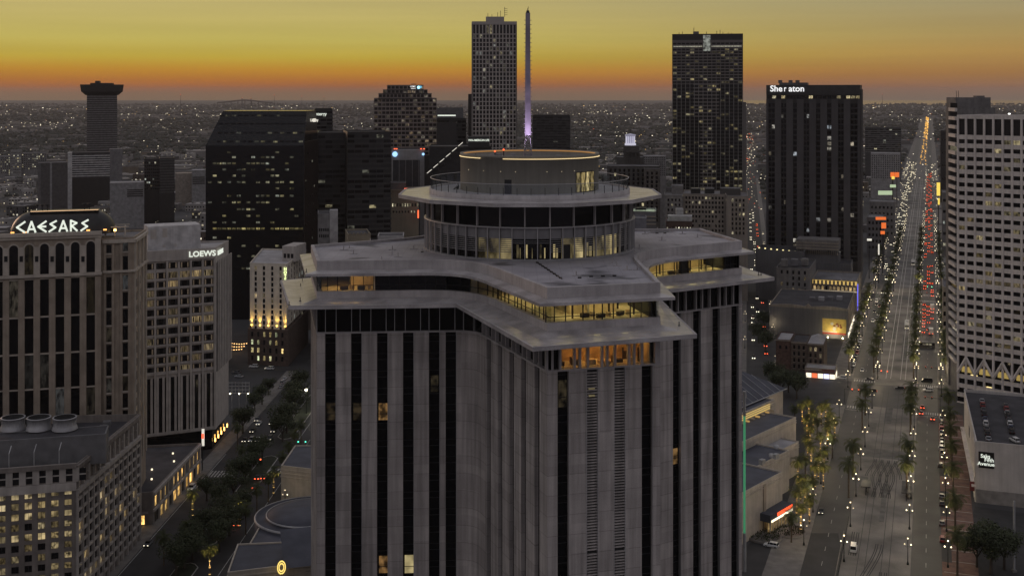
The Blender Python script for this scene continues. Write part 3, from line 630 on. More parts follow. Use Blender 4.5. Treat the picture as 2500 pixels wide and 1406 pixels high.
# --- the mast on the drum
mast = thing('roof_mast', 'slender white lattice mast glowing violet at its foot on the round drum', 'mast', (KX-.4, KY-2, DT-1.6))
mast_m = mat('mast_paint', (.20, .185, .205), .5, var=.2, scale=.5)
MX, MY, MZ = KX-.4, KY-2.0, DT-1.6
ztop = Z(22, MY)
leg = []
b = MB()
for sx, sy in ((-1, -1), (1, -1), (1, 1), (-1, 1)):
    c = MB(); c.tube((MX+sx*1.05, MY+sy*1.05, MZ), (MX+sx*.42, MY+sy*.42, MZ+5.6), .10, .09, 6); c.build('leg', mast, mast_m)
for k in range(5):
    z0, z1 = MZ+.1+k*1.1, MZ+1.2+k*1.1; r0, r1 = 1.05-.63*(z0-MZ)/5.6, 1.05-.63*(z1-MZ)/5.6
    cs = ((-1, -1), (1, -1), (1, 1), (-1, 1))
    for i in range(4):
        a, c = cs[i], cs[(i+1) % 4]
        b.tube((MX+a[0]*r0, MY+a[1]*r0, z0), (MX+c[0]*r1, MY+c[1]*r1, z1), .05, .05, 4); b.tube((MX+c[0]*r0, MY+c[1]*r0, z0), (MX+a[0]*r1, MY+a[1]*r1, z1), .05, .05, 4); b.tube((MX+a[0]*r1, MY+a[1]*r1, z1), (MX+c[0]*r1, MY+c[1]*r1, z1), .05, .05, 4)
b.build('lattice_bracing', mast, mast_m)
b = MB(); n = 8
sq = lambda r: [(MX-r, MY-r), (MX+r, MY-r), (MX+r, MY+r), (MX-r, MY+r)]
b.strip(sq(.68), sq(.52), MZ+5.6, ztop-1.0); b.add([(x, y, ztop-1) for x, y in sq(.52)], [(0, 1, 2, 3)]); b.build('mast_panel', mast, mast_m)
for k in range(26):
    z = MZ+6.2+k*1.02; r = .68-.16*(z-MZ-5.6)/(ztop-MZ-6.6)
    b = MB()
    for s in (-1, 1): b.box((MX+s*(r+.16), MY-.3, z), (.3, .12, .12))
    b.build('mast_rung', mast, mast_m)
b = MB(); b.tube((MX, MY, ztop-1), (MX, MY, ztop-.4), .46, .30, 8); b.tube((MX, MY, ztop-.4), (MX, MY, ztop+.1), .10); b.tube((MX+.1, MY, ztop), (MX+.1, MY, ztop+.5), .05); b.build('mast_cap', mast, dk_metal)
for s in (-1, 1):
    b = MB(); b.box((MX+s*1.5, MY-1.6, MZ+.2), (.5, .5, .4)); fl = b.build('floodlight', mast, dk_metal)
    ld = bpy.data.lights.new('mast_flood', 'SPOT'); ld.energy = 22000; ld.color = (.80, .60, 1.0); ld.spot_size = R(30); ld.spot_blend = .9; ld.shadow_soft_size = .15
    lo = bpy.data.objects.new('mast_flood_lamp', ld); COL.objects.link(lo); lo.location = (MX+s*1.5, MY-1.6, MZ+.5); lo['kind'] = 'helper'
    lo.rotation_euler = (Vector((MX, MY-.4, MZ+13)) - Vector(lo.location)).to_track_quat('-Z', 'Y').to_euler()
# ================================================================ buildings: common builders
roof_dk = mat('flat_roof_dark', (.05, .048, .052), .9, var=.4, scale=.15, fine=.2)
roof_md = mat('flat_roof_grey', (.16, .155, .16), .85, var=.35, scale=.12, fine=.15)
roof_lt = mat('flat_roof_pale', (.34, .33, .33), .8, var=.25, scale=.12, fine=.1)
metal_lt = mat('pale_metal', (.38, .38, .38), .5, .3, .2)
def rect(p, ang, w, d):                                # near-left corner p, front edge w along ang (degrees from +x), depth d
    c, s = math.cos(R(ang)), math.sin(R(ang)); a = p; b_ = (p[0]+w*c, p[1]+w*s)
    return [a, b_, (b_[0]-d*s, b_[1]+d*c), (a[0]-d*s, a[1]+d*c)]
def quad_px(pxl, pyl_or_y, pxr, yr, depth, side=0.0):  # footprint from the columns of the photograph where its front edge starts and ends
    a = (X(pxl, pyl_or_y), pyl_or_y); b_ = (X(pxr, yr), yr); f = Face(a, b_)
    k = math.tan(R(side)); return [a, b_, (b_[0]-f.n[0]*depth+f.u[0]*depth*k, b_[1]-f.n[1]*depth+f.u[1]*depth*k), (a[0]-f.n[0]*depth+f.u[0]*depth*k, a[1]-f.n[1]*depth+f.u[1]*depth*k)]
def building(name, label, cat, poly, z1, wall_m, roof_m=None, parapet=.8, z0=0.0, group=None, par_m=None):
    cx = sum(p[0] for p in poly)/len(poly); cy = sum(p[1] for p in poly)/len(poly)
    t = thing(name, label, cat, (cx, cy, 0), group)
    wing(t, poly, z0, z1, wall_m, roof_m, parapet, par_m); return t
def wing(t, poly, z0, z1, wall_m, roof_m=None, parapet=.8, par_m=None, name='wall'):
    MB().prism(poly, z0, z1-.02, cap=False).build(name, t, wall_m)
    b = MB(); b.add([(x, y, z1-parapet) for x, y in offset(poly, -.3)], [tuple(range(len(poly)))]); b.build('roof', t, roof_m or roof_dk)
    b = MB(); b.strip(offset(poly, .06), offset(poly, .06), z1-.35, z1); b.strip(offset(poly, .06), offset(poly, -.34), z1, z1); b.strip(offset(poly, -.34), offset(poly, -.34), z1, z1-parapet); b.build('parapet', t, par_m or wall_m)
def faces(poly): return [Face(poly[i], poly[(i+1) % len(poly)]) for i in range(len(poly))]
def grid(t, f, u0, u1, nc, z0, z1, nr, ww, wh, win_m, wall_m=None, depth=.35, limit=300, name='window', span=True, pier=True, zoff=0.0, sill=None, skip=None):
    """nc x nr windows of ww x wh; piers and spandrels stand proud of the panes"""
    cw = (u1-u0)/nc; rh = (z1-z0)/nr; used = 0; rest = MB()
    if wall_m:
        if pier:
            for i in range(nc+1):
                a = u0+i*cw-(cw-ww)/2; b_ = a+cw-ww
                f.box('pier', t, max(a, u0), min(b_, u1), z0, z1, 0, depth, wall_m)
        if span:
            for j in range(nr+1):
                a = z0+j*rh-(rh-wh)/2; b_ = a+rh-wh; a, b_ = max(a, z0), min(b_, z1)
                if b_-a > .05: f.box('spandrel', t, u0+.02, u1-.02, a, b_, .0, depth-.05, wall_m)
    for j in range(nr-1, -1, -1):
        for i in range(nc):
            if skip and skip(i, j): continue
            uc, zc = u0+(i+.5)*cw, z0+(j+.5)*rh
            m = win_m(i, j) if callable(win_m) else win_m
            wo = t
            if used < limit: wo = f.box(name, t, uc-ww/2+.03, uc+ww/2-.03, zc-wh/2+.03, zc+wh/2-.03, -.05, .05, m); used += 1
            else: f.mb(rest, uc-ww/2+.03, uc+ww/2-.03, zc-wh/2+.03, zc+wh/2-.03, -.05, .05)
            if sill: f.box('sill', wo, uc-ww/2-.1, uc+ww/2+.1, zc-wh/2-.18, zc-wh/2-.02, 0, .3, sill)
    if rest.f: tag(rest.build(name+'s', t, win_m), kind='stuff')
sign_white = emit('sign_white', (.90, .96, .84), .85)
sign_soft = emit('sign_soft', (1, .95, .82), .75)
win_off = window_mat('office_pane', .10, (1, .85, .5), (.85, .95, .9), .5)
win_hotel = window_mat('hotel_pane', .24, (1, .70, .32), (1, .78, .45), .22, pat=(1.6, 1.6, .35))
win_none = glass('plain_pane', (.014, .014, .016), .1)

# ================================================================ left side
tan = mat('tan_precast', (.31, .255, .20), .85, var=.18, scale=.3, streak=.18, fine=.06)
tan_lt = mat('pale_precast', (.44, .39, .33), .85, var=.15, scale=.3, streak=.12, fine=.05)
win_tall = window_mat('tall_strip_pane', .22, (1, .75, .4), (.9, .95, 1), .035, pat=(1.0, 1.0, .35))
cB = (X(327, 372), 372.0); u18 = (math.cos(R(17)), math.sin(R(17)))
cA = (cB[0]-46*u18[0], cB[1]-46*u18[1]); sd = (math.sin(R(-8)), math.cos(R(-8)))
cC = (cB[0]+22*sd[0], cB[1]+22*sd[1]); cD = (cA[0]+22*sd[0], cA[1]+22*sd[1])
ct = building('casino_hotel', 'tan hotel tower with arched window strips under a black barrel roof with white letters', 'hotel', [cA, cB, cC, cD], 94.2, tan, roof_md)
fA = Face(cA, cB)
uM = fA.px(247)                                         # end of the forward bay with the arches
for pr in ((1, fA.px(247), 1.6), (fA.px(256), fA.px(291), .5)):
    u0, u1, d = pr; b = MB()
    if d > 1: b.prism([fA.at(u0, 0), fA.at(u0, d), fA.at(u1, d), fA.at(u1, 0)], 0, 96.4); b.build('forward_bay', ct, tan)
fM = Face(fA.at(0, 1.6), fA.at(uM, 1.6))
arch_m = tan_lt
pxs = [33.5+37.6*k for k in range(-1, 6)]
def arch_pane(f, uc, w, z0, z1, m, name, n=8):
    b = MB(); pts = [(-w/2, z0), (w/2, z0)] + [(w/2*math.cos(math.pi*k/n), z1-w/2+w/2*math.sin(math.pi*k/n)) for k in range(n+1)]
    vs = [(*f.at(uc+u, .06), z) for u, z in pts]; b.add(vs, [tuple(range(len(vs)))]); return b.build(name, ct, m)
rows = [(672.5, 594), (769, 681), (859, 774), (945.5, 864), (1016, 950), (1100, 1020)]
edges = []
for k, px in enumerate(pxs):
    uc = fM.px(px); w = 2.45; y = fM.at(uc)[1]
    for j, (yb, yt) in enumerate(rows):
        z0, z1 = Z(yb-(px-130)*.055, y), Z(yt-(px-130)*.055, y)
        if j == 0:
            aw = arch_pane(fM, uc, w, z0, z1, win_tall, 'arched_window')
            b = MB(); n = 8; r0, r1 = w/2+.05, w/2+.5; zc = z1-w/2
            b.add([(*fM.at(uc+r*math.cos(math.pi*i/n), .25), zc+r*math.sin(math.pi*i/n)) for r in (r0, r1) for i in range(n+1)], [(i, i+1, n+2+i, n+1+i) for i in range(n)])
            b.build('arch_trim', aw, tan_lt)
        else: fM.box('tall_window', ct, uc-w/2, uc+w/2, z0, z1, .02, .08, win_tall)
        if j: fM.box('spandrel', ct, uc-w/2-.1, uc+w/2+.1, z1+.1, z1+.45, 0, .35, tan_lt)
    edges.append(uc)
for k in range(len(edges)-1):
    a, b_ = edges[k]+1.3, edges[k+1]-1.3; fM.box('pier', ct, a, b_, 20, 82.6, 0, .5, tan)
    fM.box('pier', ct, a, b_, 83.9, 92.4, 0, .5, tan_lt)
    uc = (a+b_)/2; zc = Z(632, fM.at(uc)[1]); fM.box('small_window', ct, uc-.5, uc+.5, zc-.9, zc+.9, .5, .54, win_none)
    fM.box('small_window_frame', ct, uc-.65, uc+.65, zc-1.1, zc-.9, .5, .62, tan_lt); fM.box('small_window_frame', ct, uc-.65, uc+.65, zc+.9, zc+1.1, .5, .62, tan_lt)
fM.box('pier', ct, edges[-1]+1.3, uM, 20, 82.6, 0, .5, tan); fM.box('pier', ct, edges[-1]+1.3, uM, 83.9, 94.6, 0, .5, tan_lt)
fM.box('cornice', ct, 0, uM+.3, 95.6, 96.7, 0, 1.2, tan_lt); fM.box('cornice', ct, 0, uM+.2, 94.7, 95.5, 0, .7, tan_lt)
fM.box('belt_course', ct, 0, uM+.3, 83.0, 83.85, 0, 1.0, tan_lt)
for px0, px1 in ((260, 272), (300, 312)):               # narrow window columns of the two set-back bays
    u0, u1 = fA.px(px0), fA.px(px1); y = fA.at(u0)[1]
    for k, (yt, yb) in enumerate([(598, 618), (630, 665)] + [(677+41.2*q, 711+41.2*q) for q in range(9)]):
        dy = -(px0-260)*.12
        fA.box('narrow_window', ct, u0, u1, Z(yb+dy, y), Z(yt+dy, y), .0, .06, win_tall)
        fA.box('sill', ct, u0-.2, u1+.2, Z(yb+dy, y)-.5, Z(yb+dy, y)-.1, 0, .35, tan_lt)
    for s in (u0-.85, u1+.15): fA.box('pier', ct, s, s+.7, 20, 93, 0, .45, tan)
fA.box('cornice', ct, uM+.4, fA.len+.5, 92.6, 93.6, 0, .9, tan_lt); fA.box('belt_course', ct, uM+.4, fA.len+.5, Z(664, 371), Z(659, 371), 0, .8, tan_lt)
fSd = Face(cB, cC)
for u in (1.0, 8, 15, 21): fSd.box('pier', ct, u-.5, u+.5, 20, 93, 0, .5, tan_lt)
fSd.box('cornice', ct, 0, fSd.len, 92.6, 93.6, 0, .9, tan_lt); fSd.box('belt_course', ct, 0, fSd.len, Z(664, 371), Z(659, 371), 0, .8, tan_lt)
grid(ct, fSd, 2, 20, 3, 30, 81, 12, 1.6, 2.6, win_none, None)
for k in range(3): fA.box('roof_frame', ct, fA.len-9+3*k, fA.len-8.7+3*k, 94.2, 97.0, -14, -3, tan_lt)
for k in range(2): fA.box('roof_beam', ct, fA.len-10, fA.len-1.5, 97.0, 97.35, -4-7*k, -3.6-7*k, tan_lt)
# barrel roof with rounded ends
barrel_m = mat('black_barrel_metal', (.030, .028, .027), .38, .4, .3, .3)
b = MB(); ub0, ub1 = fA.px(18), fA.px(281); nseg = 12
def barrel(u, k, n=10):
    e = 1.0
    for q, s in ((ub0, 1), (ub1, -1)):
        d = (u-q)*s
        if d < 7: e = min(e, math.sqrt(max(0, 1-((7-d)/7)**2)))
    a = math.pi*k/n; rr = 7.4*max(e, .02); return (*fA.at(u, -7.5+7.2*math.cos(a)*max(e, .02)), 95.4+rr*math.sin(a)*.98)
us = [ub0+.01+(ub1-ub0-.02)*(.5-.5*math.cos(math.pi*i/28)) for i in range(29)]
vs = [barrel(u, k) for u in us for k in range(11)]
b.add(vs, [(i*11+k, i*11+k+1, (i+1)*11+k+1, (i+1)*11+k) for i in range(28) for k in range(10)], True); b.build('barrel_roof', ct, barrel_m)
fA.box('roof_deck', ct, ub0+6, ub1-5, 102.2, 102.7, -10.5, -4.5, barrel_m)
strip_o = emit('amber_strip', (1, .45, .12), 2.0)
fA.box('light_strip', ct, ub0+6.2, ub1-5.2, 102.72, 102.85, -4.7, -4.5, emit('roof_edge_strip', (1, .62, .34), 1.2))
for u in (ub0+1.5, ub0+5, ub1-8, ub1-3): fA.box('amber_lamp', ct, u-.5, u+.5, 96.7, 97.1, .3, .8, strip_o)
fA.box('amber_lamp', ct, fA.len-6.2, fA.len-5.4, 96.0, 96.6, -3, -2.4, emit('amber_bulb', (1, .6, .2), 5))
for u in (ub0+8, ub0+9.5, ub0+11, ub1-8, ub1-9.5):
    b = MB(); x, y = fA.at(u, -7); b.tube((x, y, 102.7), (x, y, 104.4), .12); b.lathe([(.1, 104.2), (.9, 104.6), (.1, 104.8)], 8, (x, y)); b.build('roof_dish', ct, dk_metal)
# angular sign letters out of strokes
STROKES = {'C': [((1, 1), (0, .5)), ((0, .5), (1, 0))], 'A': [((0, 0), (.5, 1)), ((.5, 1), (1, 0)), ((.25, .28), (.75, .28))],
           'E': [((1, 1), (0, .5)), ((0, .5), (1, 0)), ((.2, .5), (.95, .5))], 'S': [((.95, 1), (.2, .72)), ((.2, .72), (.85, .38)), ((.85, .38), (.05, 0))],
           'R': [((.1, 0), (.1, 1)), ((.1, 1), (.85, .75)), ((.85, .75), (.15, .45)), ((.2, .5), (.9, 0))]}
lh = 25*.1292; lw = 17.5*.1292
for k, chx in enumerate('CAESARS'):
    px = 42+25.9*k; u = fA.px(px); b = MB()
    for (p, q) in STROKES[chx]:
        p3, q3 = [(*fA.at(u+a[0]*lw, .75), 96.9+a[1]*lh) for a in (p, q)]
        d = Vector(q3)-Vector(p3); nrm = Vector((*fA.n, 0)); w = d.normalized().cross(nrm)*.28; th = nrm*.12; e = d.normalized()*.18
        P = [Vector(p3)-e-w, Vector(q3)+e-w, Vector(q3)+e+w, Vector(p3)-e+w]
        b.add([v-th for v in P]+[v+th for v in P], [(0, 1, 2, 3), (7, 6, 5, 4), (0, 4, 5, 1), (1, 5, 6, 2), (2, 6, 7, 3), (3, 7, 4, 0)])
    b.build('sign_letter', ct, sign_white)

# ---- the lower block in front of it, with the three fan cowls
gry = mat('grey_brown_precast', (.20, .175, .155), .85, var=.2, scale=.3, streak=.2, fine=.06)
gry_lt = mat('pale_grey_precast', (.40, .365, .33), .85, var=.18, scale=.3, streak=.15)
u16 = (math.cos(R(14)), math.sin(R(14))); nB = (-118.0, 315.5); nC = (-117.0, 366.0)
nA = (nB[0]-46*u16[0], nB[1]-46*u16[1]); nD = (nA[0]+10, nA[1]+58)
gb = building('garage_block', 'grey block with square lit windows and three round fan cowls on its dark roof', 'building', [nA, nB, nC, nD], 39.6, gry, roof_dk, parapet=2.2)
fF = Face(nA, nB); fG = Face(nB, nC)
lit_office = window_mat('lit_office_yellow', 1.0, (1, .74, .34), (1, .80, .45), .50, pat=(.5, .5, .5))
lit_mixed = window_mat('lit_office_mixed', .72, (1, .74, .34), (1, .80, .45), .36, pat=(1.2, 1.2, .9))
c_px = [-28+32.4*k for k in range(7)]
for j, yy in enumerate([1207+25.6*q for q in range(9)]):
    for k, px in enumerate(c_px):
        uc = fF.px(px); y = fF.at(uc)[1]; zc = Z(yy-(px-85)*.11, y)
        m = lit_office if j < 3 or (j == 4 and k < 5) else lit_mixed
        wo = fF.box('window', gb, uc-.88, uc+.88, zc-.85, zc+.85, 0, .05, m); fF.box('window_bar', wo, uc-.04, uc+.04, zc-.85, zc+.85, .05, .12, dk_metal)
for k in range(len(c_px)-1):
    a, b_ = fF.px(c_px[k])+.95, fF.px(c_px[k+1])-.95; fF.box('pier', gb, a, b_, 0, Z(1194, 313), 0, .3, gry)
fF.box('pier', gb, fF.px(c_px[-1])+.95, fF.len, 0, Z(1194, 313), 0, .3, gry)
for yy in [1220+25.6*q for q in range(9)]: fF.box('spandrel', gb, fF.px(-45), fF.len-.3, Z(yy-.11*0, 313)-.45, Z(yy, 313)+.45, 0, .26, gry)
fF.box('belt_course', gb, 0, fF.len+.3, Z(1203, 313), Z(1183, 313), 0, .7, gry_lt); fF.box('cornice', gb, 0, fF.len+.3, Z(1147, 313), Z(1136, 313), 0, .9, gry)
for k in range(7):
    uc = fF.px(22+32.6*k-32); fF.box('panel', gb, uc-.85, uc+.85, Z(1182, 313), Z(1148, 313), 0, .35, gry_lt)
    uc = fF.px(38+32.6*k-32); aw = fF.box('attic_window', gb, uc-.9, uc+.9, Z(1180, 313), Z(1150, 313), 0, .05, win_none); fF.box('attic_bar', aw, uc-.9, uc+.9, Z(1166, 313), Z(1163, 313), 0, .2, gry_lt)
nz = 13; uw = fG.len/nz
for k in range(nz+1):
    u = min(fG.len-.25, max(.25, k*uw)); fG.box('pier', gb, u-.22, u+.22, 0, 31.8, 0, .8, gry_lt)
    if k < nz: fG.box('panel', gb, u+.7, u+1.3, 33.2, 37.6, 0, .6, gry_lt); fG.box('panel_bar', gb, u+.2, u+1.9, 35.2, 35.6, 0, .4, gry_lt)
for j in range(10): fG.box('spandrel', gb, 0, fG.len, 2.2+j*3.05, 2.9+j*3.05, 0, .55, gry_lt)
fG.box('belt_course', gb, 0, fG.len, 31.8, 33.0, 0, 1.0, gry_lt); fG.box('cornice', gb, 0, fG.len, 38.2, 39.4, 0, .8, gry)
win_side = window_mat('side_pane', .16, (1, .7, .3), (1, .8, .5), .45)
for j in range(9):
    for k in range(nz): fG.box('window', gb, k*uw+.4, k*uw+uw-.4, 3.0+j*3.05, 5.1+j*3.05, 0, .08, win_side)
cool = mat('cooling_tower_grey', (.17, .168, .17), .6, .2, .2)
cowl_m = mat('fan_cowl', (.36, .355, .36), .5, .2, .15)
wing(gb, [fF.at(fF.px(-60), -8.5), fF.at(fF.px(-60)+32, -8.5), fF.at(fF.px(-60)+32, -17), fF.at(fF.px(-60), -17)], 37, 45.2, cool, roof_dk, .3, name='cooling_unit')
for px in (32, 95, 158):
    y = 330.0; x = X(px, y); c = MB(); c.lathe([(3.5, 45.2), (3.3, 46.0), (2.95, 46.6), (3.0, 48.3), (3.3, 48.35), (3.3, 48.6), (2.9, 48.6)], 28, (x, y)); cw_ = c.build('fan_cowl', gb, cowl_m); c = MB(); c.lathe([(2.89, 48.55), (2.85, 46.4), (.05, 46.3)], 28, (x, y)); c.build('cowl_inside', cw_, room_dark)  # near-black lining puts the shade inside the cowl into its colour
    c = MB()
    for q in range(5): c.box((x+1.3*math.cos(q*1.2566), y+1.3*math.sin(q*1.2566), 46.9), (2.7, .55, .08), q*1.2566)
    c.lathe([(.6, 46.8), (.6, 47.4), (.05, 47.5)], 10, (x, y)); c.build('fan_blades', cw_, metal_lt)
    c = MB()
    for q in range(20): a = q*2*math.pi/20; c.tube((x+3.1*math.cos(a), y+3.1*math.sin(a), 46.4), (x+3.2*math.cos(a), y+3.2*math.sin(a), 48.4), .05, .05, 4)
    c.build('cowl_ribs', cw_, metal_lt)
for px in (16, 78, 140):
    u = fF.px(px); c = MB(); p0 = fF.at(u, -3.6); p1 = fF.at(u+.4, -5.0); c.tube((*p0, 37.5), (*p0, 42.8), .16); c.tube((*p0, 42.8), (*p1, 44.6), .16); c.build('bent_pipe', gb, metal_lt)
for k in range(5): box('roof_unit', gb, (-122.5-k*.6, 340+5*k, 38.2), (2.2, 2.6, 1.6), cool, .2)

# ---- podium along the boulevard with lit shopfronts
pd = building('shop_podium', 'low dark podium with amber lit arcade windows along the boulevard', 'building', [(-140, 372), (-116.6, 379), (-115.4, 432), (-138, 428)], 10.8, gry, roof_dk)
fP = Face((-116.6, 379), (-115.4, 432)); amber = window_mat('arcade_amber', 1.0, (1, .55, .14), (1, .62, .2), 2.2, pat=(1.2, 1.2, .6))
for k in range(11):
    u = 2+4.6*k
    fP.box('arcade_window', pd, u, u+1.5, 5.6, 8.6, 0, .08, amber if k % 4 != 3 else win_none); fP.box('shop_window', pd, u, u+3.0, .4, 3.6, 0, .08, amber if k % 3 else win_hotel); fP.box('pier', pd, u+3.3, u+4.2, 0, 10, 0, .5, tan_lt)
fP.box('belt_course', pd, 0, fP.len, 4.2, 5.0, 0, .6, gry_lt); fP.box('cornice', pd, 0, fP.len, 9.6, 10.6, 0, .7, gry_lt)
fQ2 = Face((-140, 372), (-116.6, 379))
for k in range(3): fQ2.box('shop_window', pd, 9+4.6*k, 12.6+4.6*k, .5, 3.8, 0, .08, amber)
fQ2.box('shop_sign', pd, 12.5, 17.2, 5.0, 6.4, .1, .3, emit('orange_sign', (1, .42, .08), 1.6)); fQ2.box('canopy', pd, 8, 23, 4.1, 4.6, 0, 2.2, gry)
for x, y in ((-121, 392), (-124, 402), (-119, 411), (-122, 420), (-128, 396)): box('roof_lamp', pd, (x, y, 10.6), (.5, .5, .5), emit('roof_bulb', (1, .85, .6), 1.5))
vs_ = thing('vertical_sign', 'tall white and red vertical light sign at the corner of the dark podium', 'sign', (-115.0, 433, 0))
box('post', vs_, (-115.0, 433.5, 6), (.3, .3, 12), dk_metal); box('sign_panel', vs_, (-114.6, 433, 12.5), (.9, .4, 6.2), sign_soft); box('red_band', vs_, (-114.6, 432.78, 13), (.8, .1, 1.8), emit('red_glow', (1, .08, .03), 2.5))

# ---- hotel slab with the sign on its parapet
lw_w = mat('warm_grey_panel', (.42, .385, .355), .85, var=.12, scale=.3, streak=.15, fine=.05)
lA = (X(345, 447), 447.0); lB = (X(526, 459), 459.0); lC = (X(558, 481), 481.0); lD = (lA[0]-3, 474.0)
lw = building('hotel_slab', 'grey grid-front hotel slab with white name letters on its blank parapet', 'hotel', [lA, lB, lC, lD], Z(604, 459), lw_w, roof_lt, z0=8)
fH = Face(lA, lB); fI = Face(lB, lC); zt = Z(604, 459)
cols = [364, 393, 422, 451, 480, 509]
rows_y = [690, 711, 734, 757, 780, 803, 827, 850, 872.5, 896]
for j, yy in enumerate([645, 668] + rows_y):
    for px in cols:
        uc = fH.px(px); zc = Z(yy, 455)
        wo = fH.box('window', lw, uc-1.75, uc+1.75, zc-1.15, zc+1.15, .0, .06, win_hotel)
        if j > 1: fH.box('sill', wo, uc-2.0, uc+2.0, zc-1.75, zc-1.3, 0, .55, lw_w)
        for s in (-1.2, 1.2): fH.box('curtain', wo, uc+s-.25, uc+s+.25, zc-1.0, zc+1.0, .06, .09, room_wall if (j+px) % 3 else room_dark)
for k, px in enumerate([349] + [px+14.5 for px in cols]):
    u = min(fH.len-.3, max(.3, fH.px(px))); full = k % 2 == 0 or k > 4
    fH.box('pier', lw, u-.38, u+.38, Z(1046, 455), Z(634 if full else 680, 455), 0, .8, gry_lt)
for j, yy in enumerate(rows_y + [914]): fH.box('spandrel', lw, 0, fH.len, Z(yy-10, 455), Z(yy-14.5, 455), 0, .4, lw_w)
for px in [355+14.6*k for k in range(12)]:
    u = fH.px(px); fH.box('lower_fin', lw, u-.42, u+.42, Z(1046, 455), Z(914, 455), 0, .7, gry_lt)
fH.box('dark_recess', lw, .2, fH.len-.2, Z(1046, 455), Z(915, 455), .01, .06, win_none); fH.box('blank_parapet', lw, 0, fH.len, Z(633, 455), zt, 0, .75, lw_w)
fH.box('base_beam', lw, 0, fH.len, Z(1052, 455), Z(1046, 455), 0, .9, gry_lt)
x, y = fH.at(fH.px(493), .95); text('sign_letters', lw, 'LOEWS', sign_white, 3.0, (x, y, Z(620, 456)), fH.rz, .12, .06, sx=1.05)
x, y = fI.at(4.5, .9); text('sign_letters', lw, 'LOEWS', sign_white, 2.6, (x, y, Z(618, 460)), fI.rz, .12, .05)
for k in range(9):
    u = 2.2+k*2.7; fI.box('side_strip', lw, u-.55, u+.55, Z(905, 462), Z(640, 462), 0, .06, win_none)
    fI.box('pier', lw, u+.8, u+1.9, Z(905, 462), Z(636, 462), 0, .5, lw_w)
MB().prism([fH.at(3, -4), fH.at(fH.len-5, -4), fH.at(fH.len-5, -15), fH.at(3, -15)], zt-1, Z(545, 465)).build('penthouse', lw, mat('penthouse_white', (.46, .45, .45), .8, streak=.12))
for u, w, z0, h in ((4, 2.2, 4, 3.6), (8.5, 1.8, 4.5, 3.5), (13, .8, .6, 1.2), (8.5, 1.2, .6, 1.0)): fH.box('penthouse_panel', lw, u, u+w, zt+z0, zt+z0+h, -4.02, -3.9, lw_w)
MB().prism(offset([lA, lB, lC, lD], -1.5), 0, 8).build('base_wall', lw, glass_dk)
for k in range(5): x, y = fI.at(3+5*k, -.8); box('base_lamp', lw, (x, y, 3.0), (.4, .4, 1.4), emit('amber_lantern', (1, .5, .12), 6))

# ---- cream hotel with uplights behind it
cr = mat('cream_stucco', (.60, .54, .45), .85, var=.12, scale=.3, streak=.1)
br = mat('dark_brick', (.085, .060, .048), .9, var=.3, scale=.8, fine=.2)
hA = (X(610, 604), 604.0); hB = (X(700, 600), 600.0); hC = (X(748, 655), 655.0); hD = (X(640, 660), 660.0)
ch = building('cream_hotel', 'cream hotel block with narrow windows and amber uplights above a dark brick base', 'hotel', [hA, hB, hC, hD], Z(643, 602), cr, roof_lt, z0=20)
f = Face(hA, hB); g = Face(hB, hC)
grid(ch, f, 1, f.len-1, 4, Z(808, 602), Z(648, 602), 12, 1.25, 2.0, window_mat('slim_pane', .12, (1, .75, .4), (1, .8, .5), .4), cr, .18, sill=cr)
grid(ch, g, 2, g.len-2, 7, Z(808, 602), Z(648, 602), 12, 1.3, 2.0, win_off, None)
MB().prism([hA, hB, hC, hD], 0, 20.0).build('brick_base', ch, br)
x, y = f.at(-1.0, .9); MB().prism(offset([hA, hB, hC, hD], 1.0), 0, 18.6).build('brick_front', ch, br)
f2 = Face(*offset([hA, hB, hC, hD], 1.0)[:2])
for j in range(4):
    for k in range(6): f2.box('base_window', ch, 2.0+3.3*k, 3.1+3.3*k, 2.4+4.1*j, 4.8+4.1*j, 0, .1, window_mat('base_pane', .75, (1, .72, .28), (.9, 1, .6), 1.1) if (j+k) % 4 else win_none)
upl = emit('uplight_amber', (1, .62, .10), 9)
for k in range(5):
    u = f.px(615+20.5*k); x, y = f.at(u, .5); box('uplight', ch, (x, y, 20.4), (.5, .4, .5), upl)
    ld = bpy.data.lights.new('uplight', 'SPOT'); ld.energy = 2600; ld.color = (1, .62, .14); ld.spot_size = R(60); ld.spot_blend = 1; ld.shadow_soft_size = .2
    lo = bpy.data.objects.new('uplight_lamp', ld); COL.objects.link(lo); lo.location = (x, y-.6, 20.8); lo.rotation_euler = Vector((0, .22, 1)).to_track_quat('-Z', 'Y').to_euler()
MB().prism([f.at(12, -14), f.at(19, -14), f.at(19, -30), f.at(12, -30)], Z(643, 602)-1, Z(598, 620)).build('lift_house', ch, lw_w)
fl = Face(f.at(12, -14), f.at(19, -14)); grid(ch, fl, .5, 6.5, 3, Z(632, 616), Z(616, 616), 1, 1.5, 2.4, win_none, None)
for j, s in enumerate(('H', 'O', 'T', 'E', 'L')): x, y = f.at(f.len-.6, .5); text('sign_letters', ch, s, emit('sign_lime', (.85, 1, .45), 1.8), 2.2, (x, y, Z(657+8.5*j, 600)), f.rz, .1)
for k, (px, py) in enumerate(((563, 838), (563, 845), (563, 852))):
    a = G(560, 870); c = MB()
    for q in range(7): c.box((X(566+6*q, 640), 640-k*6, Z(py, 640-k*6)-.4*math.sin(q*.5)), (.6, .3, .3))
    tag(c.build('string_lights', None, emit('festoon_bulb', (1, .55, .2), 3)), 'row %s of warm festoon lights over the yard beside the brick base' % ('nearest', 'middle', 'farthest')[2-k], 'string lights', kind='thing')
